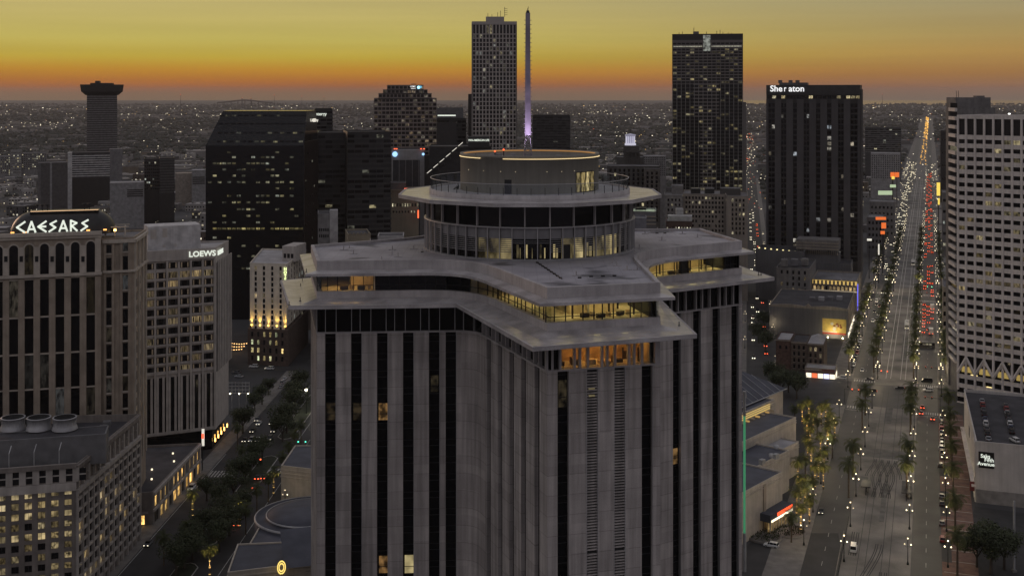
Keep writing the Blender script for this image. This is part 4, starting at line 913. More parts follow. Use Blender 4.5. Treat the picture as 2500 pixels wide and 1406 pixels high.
# ================================================================ right side
# ---- tower with pale floor bands and parking ramps at its foot
band_m = mat('pale_floor_band', (.64, .585, .545), .8, var=.12, scale=.2, streak=.12, fine=.05)
kA = (X(2338, 530), 530.0); kd = (math.cos(R(-43)), math.sin(R(-43))); kB = (kA[0]+44*kd[0], kA[1]+44*kd[1])
kC = (kB[0]-kd[1]*30, kB[1]+kd[0]*30); kD = (kA[0]-kd[1]*30, kA[1]+kd[0]*30)
ofc = building('banded_tower', 'pale office tower with white floor bands above open parking ramps by the avenue', 'tower', [kA, kB, kC, kD], Z(281, 530), glass_dk, roof_md, par_m=band_m)
f = Face(kA, kB); zt = Z(281, 530)
win_band = window_mat('banded_pane', .18, (1, .74, .32), (1, .85, .5), .24, pat=(1.2, 1.2, .5))
pit = 21.0*530/FPX; top = Z(336, 530)
colw = (f.px(2485)-f.px(2350))/6
us = [f.px(2350)-colw*.55+k*colw for k in range(10)]
for k, u in enumerate([.35] + [u for u in us if 1 < u < 43.5]): f.box('pier', ofc, max(0, u-.45), u+.45, 6, zt-.2, .1, 1.0, band_m)
edges = [.35] + [u for u in us if 1 < u < 43.5] + [43.8]
f.box('frieze', ofc, 0, f.len, Z(290, 530), zt, .1, .85, band_m)
for i in range(len(edges)-1): f.box('tall_window', ofc, edges[i]+.5, edges[i+1]-.5, top+1.4, Z(291, 530), .0, .12, win_none)
for j in range(26):
    z1 = top-j*pit
    f.box('floor_band', ofc, .1, f.len-.1, z1-.7, z1+1.3, .1, .7, band_m)
    if j < 25:
        for i in range(len(edges)-1): f.box('window', ofc, edges[i]+.5, edges[i+1]-.5, z1-pit+1.3, z1-.7, .0, .12, win_band if j != 16 else window_mat('lit_floor_strip', .9, (1, .75, .4), (1, .8, .5), .22))
zb = top-25*pit-1.0
for i in range(0, len(edges)-2, 2):
    a, b_ = edges[i], edges[i+2]; mid = (a+b_)/2
    f.box('lobby_glow', ofc, mid-2.4, mid+2.4, zb-7.2, zb-4.6, .0, .1, emit('lobby_amber', (1, .72, .22), .30))
    for q in (a, b_):
        b = MB(); p0, p1 = f.at(q, .9), f.at(mid, .9); b.tube((*p0, zb-7.6), (*p1, zb-.6), .7, .7, 4, smooth=False); b.build('strut', ofc, band_m)
for j in range(5): f.box('ramp_band', ofc, 0, f.len, zb-10-j*4.2, zb-8.2-j*4.2, .1, .8, band_m); f.box('ramp_light', ofc, 6+7*j % 20, 9+7*j % 20, zb-8.1-j*4.2, zb-7.8-j*4.2, 0, .2, emit('garage_glow', (1, .8, .35), 1.5))
# the darker wing behind it along the avenue
wA = (X(2314, 566), 566.0); wB = (X(2337, 545), 545.0)
wk = building('ledged_wing', 'narrow dark wing with stacked ledges tucked behind the pale banded tower', 'building', [wA, wB, (wB[0]+26, wB[1]+20), (wA[0]+26, wA[1]+26)], Z(263, 566), mat('wing_concrete', (.16, .15, .145), .85, streak=.15), roof_dk)
f2 = Face(wA, wB)
for j in range(30): f2.box('ledge', wk, f2.len*.3, f2.len, 14+j*4.05, 15.6+j*4.05, 0, 1.0, band_m); f2.box('window', wk, f2.len*.3, f2.len, 15.7+j*4.05, 17.9+j*4.05, 0, .1, win_off)
f2.box('pier', wk, 0, f2.len*.28, 0, Z(266, 566), 0, .9, mat('wing_concrete', (.16, .15, .145)))
box('roof_house', wk, ((wA[0]+wB[0])/2+14, 572, Z(258, 575)), (17, 12, 8), mat('wing_concrete', (.16, .15, .145)))
box('roof_house', wk, ((wA[0]+wB[0])/2+20, 574, Z(249, 575)), (4, 4, 6), mat('wing_concrete', (.16, .15, .145)))
for dx in (6, 7): c = MB(); c.tube((wA[0]+dx, 570, Z(262, 570)), (wA[0]+dx-.4, 570, Z(222, 570)), .12); c.build('aerial', wk, dk_metal)
box('roof_lamp', wk, (X(2464, 545), 545, Z(279, 545)), (.7, .7, .7), emit('white_flood', (1, .98, .9), 4))

# ---- parking building with cars on its roof
pk_w = mat('garage_stucco', (.52, .485, .45), .85, var=.12, scale=.2, streak=.14)
gA = (159.0, 400.0); gB = (gA[0]+70*math.cos(CA), gA[1]-70*math.sin(CA)); gD = (182.0, 470.0); gC = (gD[0]+70*math.cos(CA), gD[1]-70*math.sin(CA))
pkb = building('store_block', 'pale windowless store block with rooftop parking and a black sign square', 'building', [gA, gB, gC, gD], 21.0, pk_w, roof_dk, parapet=1.1)
f = Face(gA, gB); fs = Face(gD, gA)
f.box('base_band', pkb, 0, f.len, 0, 4.6, 0, .35, mat('base_stone', (.24, .225, .21), .8))
sgs = f.box('sign_square', pkb, f.px(2389), f.px(2427), Z(1146, 397), Z(1107, 397), .05, .3, mat('sign_black', (.008, .008, .008), .4))
uc = (f.px(2389)+f.px(2427))/2
for s, py, du in (('Saks', 1117, -.3), ('Fifth', 1126, .9), ('Avenue', 1136, -.1)):
    x, y = f.at(uc+du, .36); text('sign_letters', sgs, s, sign_white, 1.75, (x, y, Z(py, 397)), f.rz, .04, .03, sx=1.0)
for u in (12, 40): fs.box('notch', pkb, fs.len-u, fs.len-u+4, 12, 15.5, 0, .12, room_dark)
fs.box('corner_pier', pkb, fs.len-7, fs.len-.3, 0, 20.4, 0, .4, pk_w); fs.box('belt_course', pkb, 0, fs.len, 5.2, 5.8, 0, 1.4, band_m)
for k in range(12): fs.box('shop_window', pkb, 2+6*k, 6.5+6*k, .6, 4.2, 0, .12, window_mat('shop_glow', .6, (1, .62, .25), (1, .75, .4), .8))
box('wall_sign', pkb, (gA[0]-.6, gA[1]+1.5, 5.0), (1.8, .3, 3.2), mat('red_wall_sign', (.16, .03, .03), .5), R(-20))
for k in range(2): pp = MB(); pp.prism([f.at(30+14*k, -55), f.at(41+14*k, -55), f.at(41+14*k, -63), f.at(30+14*k, -63)], 20, 24.5); pp.build('stair_house', pkb, pk_w)

# ---- casino: stepped cream halls with dark roofs
cas = mat('casino_stucco', (.46, .41, .34), .85, var=.14, scale=.3, streak=.12)
cas_r = mat('casino_slate', (.065, .068, .085), .7, var=.25, scale=.2)
cu = (math.cos(R(50)), math.sin(R(50))); cv = (-cu[1], cu[0])
def hall(corner, w, d, z, name='hall', roof=cas_r):
    a = (corner[0]-w*cu[0], corner[1]-w*cu[1]); poly = [a, corner, (corner[0]+d*cv[0], corner[1]+d*cv[1]), (a[0]+d*cv[0], a[1]+d*cv[1])]
    wing(cs_t, poly, 0, z, cas, roof, .5, name=name)
    fr = Face(a, corner)
    for zz in (z-1.4, z-2.2): fr.box('string_course', cs_t, 0, fr.len, zz, zz+.3, 0, .25, cas)
    return poly, fr
cs_t = thing('casino', 'low cream casino halls with dark slate roofs and a red lit entrance', 'casino', (80, 410, 0))
p6, f6 = hall((88.7, 383.0), 27, 22, 16)
p5, f5 = hall((97.8, 412.0), 34, 20, 14.2)
p4, f4 = hall((105.6, 430.0), 34, 14, 12, roof=roof_lt)
p3, f3 = hall((108.0, 444.0), 44, 16, 17)
p2, f2_ = hall((103.0, 458.0), 44, 16, 20)
f2_.box('lit_band', cs_t, 6, 40, 17.2, 19.2, .05, .2, emit('clerestory_glow', (1, .70, .22), .55))
for k in range(9): f2_.box('bracket', cs_t, 8+4*k, 8.7+4*k, 15.6, 17.0, .1, 1.8, emit('bracket_glow', (1, .62, .2), .35) if k % 2 else cas)
r0 = (110.0, 474.0); ra = (r0[0]-52*cu[0], r0[1]-52*cu[1]); dd = 30
wing(cs_t, [ra, r0, (r0[0]+dd*cv[0], r0[1]+dd*cv[1]), (ra[0]+dd*cv[0], ra[1]+dd*cv[1])], 0, 20, cas, cas_r, .4, name='hall')
b = MB(); P = [ra, r0, (r0[0]+dd*cv[0], r0[1]+dd*cv[1]), (ra[0]+dd*cv[0], ra[1]+dd*cv[1])]; O = offset(P, 1.2)
r1 = (r0[0]-14*cu[0]+15*cv[0], r0[1]-14*cu[1]+15*cv[1]); r2 = (ra[0]+14*cu[0]+15*cv[0], ra[1]+14*cu[1]+15*cv[1])
b.add([(*p, 20.1) for p in O]+[(*r1, 29), (*r2, 29)], [(0, 1, 4, 5), (1, 2, 4), (2, 3, 5, 4), (3, 0, 5)]); b.build('hip_roof', cs_t, cas_r)
fr = Face(O[0], O[1])
for k in range(11):
    u = 3+k*4.6; t0 = max(0.0, min(1.0, 1.0)); p0 = fr.at(u, 0); tt = min(1, u/15.2, (fr.len-u)/15.2); p1 = (p0[0]-fr.n[0]*16.2*tt, p0[1]-fr.n[1]*16.2*tt)
    c = MB(); c.tube((*p0, 20.2), (*p1, 20.2+8.9*tt), .12, .12, 4); c.build('roof_seam', cs_t, metal_lt)
c = MB(); c.tube((*O[0], 20.15), (*O[1], 20.15), .22, .22, 4); c.build('gutter', cs_t, metal_lt)
f6.box('door_lamp', cs_t, 21, 21.6, 2.6, 4.0, .1, .5, emit('sconce_glow', (1, .7, .3), 8)); f6.box('pilaster', cs_t, 13.6, 15.2, 0, 15, 0, .4, tan)
fc = Face(p6[1], p6[2])
pc = (p6[1][0]+1.0, p6[1][1]-2.0); cp = rect((pc[0]-8, pc[1]-12), 50, 15, 9)
b = MB(); b.prism(cp, 4.2, 6.6); b.build('entrance_canopy', cs_t, cas_r); q = Face(cp[0], cp[1])
q.box('red_strip', cs_t, 4.5, 14.8, 5.3, 6.3, .05, .2, emit('red_led', (1, .10, .03), 1.6)); q.box('white_strip', cs_t, .5, 14.8, 4.3, 4.9, .05, .25, emit('cream_led', (1, .88, .6), 1.8))
for k in range(8): q.box('canopy_post', cs_t, .6+1.9*k, .9+1.9*k, 0, 4.2, -.6, -.3, tan_lt)
q.box('entrance_glass', cs_t, .5, 14.5, .2, 4.1, -1.2, -1.0, window_mat('entrance_glow', 1, (1, .6, .25), (1, .7, .3), .6))
for x, y in ((84, 392), (90, 398)): box('roof_unit', cs_t, (x, y, 16.4), (2, 1.4, 1.6), metal_lt, .8)
for x, y in ((90, 405), (94, 415)): c = MB(); c.lathe([(.9, 13.8), (.9, 15), (.1, 15.3)], 10, (x, y)); c.build('roof_fan', cs_t, metal_lt)
# left end of the casino on the other side of the tower
cl = thing('casino_rotunda', 'dark domed casino hall with cream walls and a gold ring emblem beside the boulevard', 'casino', (-72, 330, 0))
b = MB(); b.lathe([(16, 0), (16, 9.5), (15.2, 9.5), (15.2, 9.0), (12.5, 9.2), (12.3, 10.2), (8, 11.2), (.1, 11.8)], 40, (-63.5, 362)); b.build('rotunda_roof', cl, cas_r)
b = MB(); b.lathe([(16.1, 9.2), (16.1, 9.7), (15.7, 9.7)], 40, (-63.5, 362)); b.lathe([(12.6, 9.9), (12.6, 10.3), (12.3, 10.3)], 40, (-63.5, 362)); b.build('rotunda_rim', cl, metal_lt)
def lblock(pts, z, roofm=cas_r): wing(cl, pts, 0, z, cas, roofm, .4, name='hall'); ff = Face(pts[0], pts[1]); [ff.box('string_course', cl, 0, ff.len, z-zz, z-zz+.35, 0, .3, cas) for zz in (1.6, 2.8, 4.0)]; [Face(pts[3], pts[0]).box('string_course', cl, 0, Face(pts[3], pts[0]).len, z-zz, z-zz+.35, 0, .3, cas) for zz in (1.6, 2.8, 4.0)]
lblock([(-79.5, 402), (-50, 392), (-50, 425), (-79, 425)], 12)
lblock([(-76.5, 337.5), (-50, 346), (-50, 362), (-76.5, 356)], 9)
lblock([(-77, 316), (-46, 326), (-46, 340), (-79, 336)], 10.5)
b = MB(); b.add([(-62, 318, 10.6), (-46, 323, 10.6), (-46, 338, 16), (-66, 332, 16), (-62, 318, 10.6)], [(0, 1, 2, 3)]); b.build('sloped_roof', cl, cas_r)
fz = Face((-77, 316), (-46, 326)); x, y = fz.at(fz.px(684), 3.0); b = MB(); b.tube((*fz.at(fz.px(684), .2), 8.6), (x, y, 9.4), .15); b.build('emblem_arm', cl, dk_metal)
b = MB(); gold = emit('gold_ring', (1, .72, .18), 1.3)
for rr, sx in ((1.9, 1.0), (1.25, 1.0)):
    n = 24; vs = [(x+fz.u[0]*r*.62*math.cos(2*math.pi*i/n), y+fz.u[1]*r*.62*math.cos(2*math.pi*i/n), 11.2+r*math.sin(2*math.pi*i/n)) for r in (rr, rr-.42) for i in range(n)]
    b.add(vs, [(i, (i+1) % n, n+(i+1) % n, n+i) for i in range(n)])
b.build('ring_emblem', cl, gold)
wl = Face((-79, 336), (-77, 316))
for k in range(3): box('wall_lamp', cl, (-78.4, 318+7*k, 4.0), (.5, .5, .6), emit('lantern_warm', (1, .75, .35), 8))
gp = thing('light_pylon', 'thin green glowing light pylon standing against the corner of the tall tower', 'pylon', (X(1817.5, 342), 342, 0))
px_ = X(1817.5, 342)
c = MB(); c.tube((px_, 342, 0), (px_, 342, Z(1300, 342)), .55); c.build('base', gp, metal_lt)
c = MB(); c.tube((px_, 342, Z(1300, 342)), (px_, 342, Z(1015, 342)), .34); c.build('glow_tube', gp, emit('green_glow', (.10, .50, .24), .36))
c = MB(); c.tube((px_, 342, Z(1015, 342)), (px_, 342, Z(985, 342)), .42); c.tube((px_, 342, Z(985, 342)), (px_, 342, Z(955, 342)), .4, .55); c.build('finial', gp, metal_lt)

# ---- the blocks along the near side of the avenue
brick = mat('old_red_brick', (.085, .050, .040), .9, var=.35, scale=.9, fine=.25)
brick2 = mat('old_brown_brick', (.095, .072, .058), .9, var=.35, scale=.9, fine=.25)
cream2 = mat('aged_stucco', (.26, .225, .185), .9, var=.2, scale=.3, streak=.2)
grey_c = mat('aged_grey', (.17, .16, .152), .9, var=.2, scale=.2, streak=.2)
blank = mat('blank_grey_wall', (.125, .122, .125), .9, var=.2, scale=.06, streak=.15)
def cbox(s0, s1, t0, t1): return [canal(s0, t0), canal(s1, t0), canal(s1, t1), canal(s0, t1)]
shop = building('corner_shop', 'single-storey corner shop with a bright lit front facing the crossing', 'shop', cbox(-58, -43.5, 590, 600.5), 5.2, cream2, roof_lt, .5)
f = Face(canal(-58, 590), canal(-43.5, 590)); g = Face(canal(-43.5, 590), canal(-43.5, 600.5))
for k, m in enumerate((emit('shop_white', (1, .9, .7), 1.3), emit('shop_red', (1, .2, .08), 1.0), emit('shop_white', (1, .9, .7), 1.3), emit('shop_blue', (.6, .6, 1), 1.8), emit('shop_white', (1, .9, .7), 1.3))): f.box('shop_window', shop, .6+2.8*k, 3.1+2.8*k, .4, 2.8, 0, .1, m)
f.box('awning', shop, 0, 14.5, 3.0, 3.8, 0, 1.6, mat('awning_cloth', (.10, .05, .05), .8)); f.box('shop_sign', shop, 8, 14, 4.0, 4.9, 0, .2, mat('sign_maroon', (.14, .05, .05), .6))
for k in range(3): g.box('shop_window', shop, .8+3.2*k, 3.2+3.2*k, .4, 2.8, 0, .1, emit('shop_white', (1, .9, .7), 1.3))
for k, (s0, s1, m, z, lab) in enumerate(((-73.5, -66.2, brick, 15.6, 'leftmost of three joined brick row houses, windowless red side, pale roof frame'), (-66.0, -58.2, brick2, 15.0, 'middle one of three joined brick row houses behind the corner shop'), (-58.0, -50.0, brick2, 14.6, 'row house with pale hipped roof directly behind the corner shop'))):
    rh = building('row_house', lab, 'house', cbox(s0, s1, 602, 622), z, m, roof_lt if k != 1 else roof_dk, .6, group='brick row houses')
    f = Face(canal(s0, 602), canal(s1, 602))
    if k: grid(rh, f, .4, f.len-.4, 3, 1, z-1.2, 4, 1.1, 2.0, window_mat('row_pane', .14, (1, .8, .4), (1, .8, .5), .5), m, .2, sill=cream2)
    else: grid(rh, f, .6, f.len-.6, 2, 9, z-1.2, 1, 1.1, 1.7, win_none, m, .15)
    f.box('cornice', rh, 0, f.len, z-.7, z-.2, 0, .5, cream2)
    if k == 2:
        b = MB(); P = offset(cbox(s0, s1, 602, 622), -.2); c0 = canal((s0+s1)/2, 607); c1 = canal((s0+s1)/2, 617)
        b.add([(*p, z) for p in P]+[(*c0, z+2.2), (*c1, z+2.2)], [(0, 1, 4), (1, 2, 5, 4), (2, 3, 5), (3, 0, 4, 5)]); b.build('hip_roof', rh, roof_lt)
lot = sheet('parking_lot', cbox(-84, -44, 624, 690), .02, asphalt)
mural_b = building('parapet_block', 'long low block with a curved pale parapet and a yellow painted wall panel', 'building', cbox(-88, -44, 690, 750), 17.2, blank, roof_dk, .6, par_m=cream2)
f = Face(canal(-88, 690), canal(-44, 690)); ye = mat('mural_yellow', (.55, .40, .10), .8); rd = mat('mural_red', (.32, .05, .03), .8); wh = mat('mural_white', (.5, .47, .4), .8)
u0, u1 = f.px(2008), f.px(2066); f.box('mural', mural_b, u0, u1, 2.4, 11.2, .05, .15, ye); f.box('mural_stripe', mural_b, u0, u1, 2.4, 3.4, .15, .2, rd); f.box('mural_stripe', mural_b, u0, u1-5, 3.5, 4.0, .15, .2, wh)
random.seed(3)
for k in range(9): b = MB(); uu, zz = random.uniform(u0+5, u1-1.5), random.uniform(4.5, 9.5); x, y = f.at(uu, .18); b.lathe([(random.uniform(.5, 1.1), -.06), (.5, .06), (.02, .06)], 9); b.build('mural_figure', mural_b, random.choice((rd, wh, mat('mural_brown', (.22, .09, .03), .8))), M=Matrix.Translation((x, y, zz)) @ Matrix.Rotation(f.rz, 4, 'Z') @ Matrix.Rotation(R(90), 4, 'X'))
for px in (2022, 2058): x, y = f.at(f.px(px), 2.5); box('mural_lamp', mural_b, (x, y, 1.0), (.5, .4, .5), emit('flood_warm', (1, .85, .5), 18)); 
ld = bpy.data.lights.new('mural_flood', 'AREA'); ld.energy = 900; ld.size = 3; ld.color = (1, .85, .55); lo = bpy.data.objects.new('mural_flood', ld); COL.objects.link(lo); x, y = f.at((u0+u1)/2, 5); lo.location = (x, y, 1.5); lo.rotation_euler = (Vector((*f.at((u0+u1)/2, 0), 6.5))-Vector(lo.location)).to_track_quat('-Z', 'Y').to_euler()
b = MB(); n = 24; pts = [(i/n*f.len, 17.2+(.9*math.sin(math.pi*(i/n*2 % 1)) if i/n < .46 or i/n > .54 else 1.8*(1-abs(i/n-.5)/.04))) for i in range(n+1)]
b.add([(*f.at(u, d), z) for d in (.2, -.5) for u, z in pts]+[(*f.at(u, .2), 16.2) for u, z in pts], [(i, i+1, n+2+i, n+1+i) for i in range(n)]+[(i+1, i, 2*n+2+i, 2*n+3+i) for i in range(n)]); b.build('curved_parapet', mural_b, cream2)
for k in range(4): x, y = canal(-66+5*k, 715+3*k); box('roof_unit', mural_b, (x, y, 17.6), (3.2, 4.5, 2.0), (roof_md, roof_lt, roof_md, roof_lt)[k], -CA)
g = Face(canal(-44, 690), canal(-44, 750)); grid(mural_b, g, 2, g.len-2, 12, 4, 16, 3, 2.6, 2.4, win_hotel, cream2, .3); [g.box('shop_window', mural_b, 1+4.9*k, 5+4.9*k, .3, 3.3, 0, .12, emit('shop_white', (1, .9, .7), 1.3)) for k in range(12)]
gh = building('grey_hotel', 'plain grey old hotel block with few small lit windows behind the curved parapet', 'building', cbox(-92, -71.5, 756, 800), Z(664, 722), grey_c, roof_dk, 1.0)
f = Face(canal(-92, 756), canal(-71.5, 756)); grid(gh, f, 1.5, f.len-1, 5, 10, Z(668, 722), 5, 1.3, 2.2, window_mat('grey_pane', .3, (1, .75, .4), (1, .8, .5), .3), grey_c, .2, skip=lambda i, j: i in (0, 1) and j % 2)
for k in range(3): x, y = canal(-88+6*k, 765+4*k); box('roof_house', gh, (x, y, Z(664, 722)+1.8), (4, 5, 4.2), (grey_c, roof_md, grey_c)[k], -CA)
cfb = building('cornice_block', 'cream block whose arcaded cornice glows in warm yellow uplight', 'building', cbox(-71.3, -43.5, 772, 810), Z(683, 745), cream2, roof_md, 1.0)
f = Face(canal(-71.3, 772), canal(-43.5, 772)); zt = Z(683, 745)
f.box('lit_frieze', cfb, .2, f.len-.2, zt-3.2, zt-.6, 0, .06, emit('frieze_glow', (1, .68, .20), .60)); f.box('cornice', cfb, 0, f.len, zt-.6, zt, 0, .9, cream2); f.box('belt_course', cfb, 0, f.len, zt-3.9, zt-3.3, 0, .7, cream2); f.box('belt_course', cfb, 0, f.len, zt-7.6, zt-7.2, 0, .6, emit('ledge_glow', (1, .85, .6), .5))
for k in range(11): f.box('arch_pier', cfb, .6+2.45*k, 1.9+2.45*k, zt-3.2, zt-.9, .06, .5, cream2); f.box('window', cfb, .9+2.45*k, 2.2+2.45*k, zt-6.8, zt-4.5, 0, .1, window_mat('cornice_pane', .85, (1, .68, .3), (1, .75, .4), .8))
g = Face(canal(-43.5, 772), canal(-43.5, 810)); [g.box('blue_light', cfb, 1+2.5*k, 2+2.5*k, 2, zt-3, 0, .2, emit('blue_wash', (.15, .15, 1), 1.2)) for k in range(3)]
bb = building('blank_block', 'large windowless dark grey block in front of the black striped hotel tower', 'building', cbox(-112, -50, 812, 835), Z(640, 790), blank, roof_dk, 1.2)
wing(bb, cbox(-112, -80, 806, 834), 0, Z(612, 790), blank, roof_dk, 1.0)
f = Face(canal(-86, 818), canal(-58, 818)); zc = Z(618, 800)
MB().prism(cbox(-86, -58, 818, 834), 20, zc).build('colonnade_base', bb, blank); MB().prism(cbox(-86, -58, 816, 834), zc+2.8, zc+10).build('colonnade_top', bb, grey_c)
for k in range(22): f.box('colonnade_fin', bb, .6+1.25*k, .9+1.25*k, zc, zc+2.8, -.6, 1.4, cream2)
for k in range(3): f.box('colonnade_band', bb, 0, f.len, zc+3.6+2*k, zc+4.3+2*k, 1.9, 2.5, cream2)
for k in range(7): x, y = canal(-110+4*k, 809); box('sign_lamp', bb, (x, y, Z(612, 790)+.8-k*.25), (1.0, .4, .7), emit('roof_sign_glow', (1, .85, .4), 1.5), -CA)

# ---- black striped hotel tower with the name on its crown
sh_m = mat('dark_rib', (.066, .062, .066), .8, var=.12, scale=.1, streak=.1)
sh_w = window_mat('striped_pane', .06, (1, .85, .6), (.8, .9, 1), .42, dark=(.006, .006, .008), pat=(.6, .6, .6))
sR = (243.8, 818.0); sL = (sR[0]-64.6*math.cos(CA), sR[1]+64.6*math.sin(CA))
sk = math.sin(CA), math.cos(CA); sP = [sL, sR, (sR[0]+26*sk[0], sR[1]+26*sk[1]), (sL[0]+26*sk[0], sL[1]+26*sk[1])]
shn = building('striped_hotel', 'black hotel tower with dark vertical ribs and a white name at its top', 'hotel', sP, Z(208, 825), mat('black_panel', (.022, .021, .023), .6), roof_dk)
f = Face(sL, sR); zt = Z(208, 825)
f.box('crown_band', shn, 0, f.len, Z(232, 825), zt, 0, .8, mat('crown_panel', (.035, .034, .036), .7))
for k in range(20): f.box('crown_window', shn, 1+3.2*k, 3.6+3.2*k, Z(241, 825), Z(234, 825), 0, .1, window_mat('crown_pane', .35, (1, .8, .4), (1, .9, .6), 1.0))
ribs = [(1871, 1876), (1892, 1907), (1920, 1936), (1946, 1962), (1976, 1992), (2003, 2019), (2030, 2046), (2060, 2076), (2094, 2100)]
for a, b_ in ribs: f.box('rib', shn, f.px(a), f.px(b_), 10, Z(243, 825), 0, 1.0, sh_m)
for k in range(len(ribs)-1):
    a, b_ = f.px(ribs[k][1]), f.px(ribs[k+1][0]); nn = max(1, round((b_-a)/2.3)); w = (b_-a)/nn
    for j in range(30):
        z0 = 22+j*3.85
        if z0 > Z(248, 825)-3: break
        for i in range(nn):
            if j > 12: f.box('window', shn, a+i*w+.2, a+i*w+w-.2, z0+.3, z0+2.9, 0, .1, sh_w)
    b = MB()
    for j in range(13):
        for i in range(nn): f.mb(b, a+i*w+.2, a+i*w+w-.2, 22+j*3.85+.3, 22+j*3.85+2.9, 0, .1)
    tag(b.build('lower_windows', shn, sh_w), kind='stuff')
g = Face(sR, sP[2]); [g.box('rib', shn, 3+5*k, 5.4+5*k, 10, zt-3, 0, .7, sh_m) for k in range(5)]
x, y = f.at(f.px(1922), .95); text('sign_letters', shn, 'She', emit('sign_cold', (1, 1, 1), .9), 6.1, (*f.at(f.px(1895.5), .95), Z(217.5, 825)), f.rz, .2, .12); text('sign_letters', shn, 'r', emit('sign_cold', (1, 1, 1), .9), 6.1, (*f.at(f.px(1917), .95), Z(217.5, 825)), f.rz, .2, .10, sx=.7); text('sign_letters', shn, 'aton', emit('sign_cold', (1, 1, 1), .9), 6.1, (*f.at(f.px(1945), .95), Z(217.5, 825)), f.rz, .2, .12)
MB().prism([f.at(f.px(1900), -6), f.at(f.px(1968), -6), f.at(f.px(1968), -18), f.at(f.px(1900), -18)], zt-1, Z(202, 830)).build('roof_house', shn, blank)
for px in (1905, 1930, 1947): box('roof_unit', shn, (X(px, 833), 833, Z(200, 830)), (2.5, 2, 2.2), blank)
b = MB(); b.tube((X(1950, 833), 833, zt), (X(1950, 833), 833, Z(197, 830)), .2); b.build('aerial', shn, dk_metal)
# ================================================================ the skyline behind
def fbox_poly(pxl, pxr, y, depth, rot=0.0):            # footprint seen between two columns at distance y, front turned by rot degrees
    rot = rot or -math.degrees(math.atan2((pxl+pxr)/2-1250, FPX)); a = (X(pxl, y), y); k = (pxr-1250)/FPX; u = (math.cos(R(rot)), math.sin(R(rot))); w = (k*a[1]-a[0])/(u[0]-k*u[1]); b_ = (a[0]+u[0]*w, a[1]+u[1]*w); n = (-u[1]*depth, u[0]*depth)
    return [a, b_, (b_[0]+n[0], b_[1]+n[1]), (a[0]+n[0], a[1]+n[1])]
def tower_px(name, label, cat, pxl, pxr, pyt, y, depth, wall_m, rot=0.0, roof_m=None, group=None, pyb=None):
    P = fbox_poly(pxl, pxr, y, depth, rot); t = building(name, label, cat, P, Z(pyt, y), wall_m, roof_m or roof_dk, group=group); return t, Face(P[0], P[1]), P
# ---- tallest: pale grid tower
gw = mat('limestone_grid', (.36, .325, .30), .85, var=.1, scale=.05)
w1 = window_mat('grid_pane', .14, (1, .85, .5), (.9, .95, .9), .20, dark=(.008, .008, .010), pat=(.5, .5, .5))
t, f, P = tower_px('grid_tower', 'tallest tower, a pale window grid slab with a small roof box left of the mast', 'tower', 1152, 1262, 53, 1121, 40, mat('grid_core', (.02, .02, .022), .5))
zt = Z(53, 1121); z0 = Z(372, 1121)
grid(t, f, .6, f.len-.6, 13, z0, Z(84, 1121), 28, 2.15, 3.1, w1, gw, .5); grid(t, f, .6, f.len-.6, 13, Z(84, 1121), Z(60, 1121), 1, 2.15, 8.6, w1, gw, .5)
f.box('top_band', t, 0, f.len, Z(60, 1121), zt, 0, .7, gw); MB().prism([f.at(f.px(1186), -6), f.at(f.px(1231), -6), f.at(f.px(1231), -22), f.at(f.px(1186), -22)], zt-1, Z(41, 1125)).build('roof_box', t, gw)
for px, py in ((1191, 33), (1201, 36), (1215, 31), (1222, 27), (1232, 18)):
    b = MB(); x = X(px, 1130); b.tube((x, 1130, Z(42, 1130)), (x, 1130, Z(py, 1130)), .22)
    if px == 1232: [b.box((x+1.2, 1130, Z(22+5*k, 1130)), (3.2, .3, .3)) for k in range(4)]
    b.build('aerial', t, dk_metal)
g = Face(P[3], P[0]); g.box('side_wall', t, 0, g.len, 10, zt-1, 0, .3, gw)
t, f, P = tower_px('dark_shaft', 'narrow dark shaft peeping out beside the tallest grid tower', 'tower', 1143, 1153, 230, 1180, 20, mat('dark_shaft_panel', (.035, .03, .028), .6))
# ---- wide bank tower with stepped top, ribs and a lit centre bay
ps = mat('granite_brown', (.13, .118, .112), .7, var=.12, scale=.05)
pw = window_mat('granite_pane', .20, (1, .80, .34), (1, .9, .6), .24, dark=(.008, .008, .009), pat=(.5, .5, .3))
t, f, P = tower_px('ribbed_tower', 'broad dark tower with thin ribs and a lit white centre bay at its top', 'tower', 1641, 1814, 84, 1110, 45, mat('granite_core', (.018, .017, .018), .5))
zt = Z(84, 1110); z0 = Z(500, 1110)
grid(t, f, .4, f.len-.4, 16, Z(205, 1110), Z(104, 1110), 14, 3.5, 1.7, pw, ps, .4, limit=224)
for k in range(17): f.box('rib', t, .4+k*(f.len-.8)/16-.2, .4+k*(f.len-.8)/16+.2, z0, Z(205, 1110), 0, .55, mat('steel_rib', (.24, .23, .22), .5, .3))
b = MB(); uw = (f.len-.8)/16
for j in range(34):
    for k in range(16):
        zz = Z(205, 1110)-3.2-j*3.35
        if zz > z0: f.mb(b, .4+k*uw+.3, .4+(k+1)*uw-.3, zz, zz+1.9, -.02, .08)
tag(b.build('lower_windows', t, pw), kind='stuff')
for j in range(34): zz = Z(205, 1110)-1.3-j*3.35; f.box('spandrel', t, f.len*(.40 if j > 9 else .3), f.len*(.58 if j > 9 else .66), zz, zz+1.2, 0, .45, ps)
f.box('top_band', t, 0, f.len, Z(104, 1110), Z(99, 1110), 0, .5, ps); f.box('top_glow', t, 1, f.len-1, Z(116, 1110), Z(113, 1110), .05, .45, window_mat('top_row', .8, (1, .9, .6), (1, 1, .9), .7))
f.box('lit_bay', t, f.px(1716), f.px(1735), Z(126, 1110), Z(87, 1110), .1, .6, window_mat('white_bay', 1, (.9, .95, .8), (.9, .95, .85), .2, pat=(.3, .3, .4)))
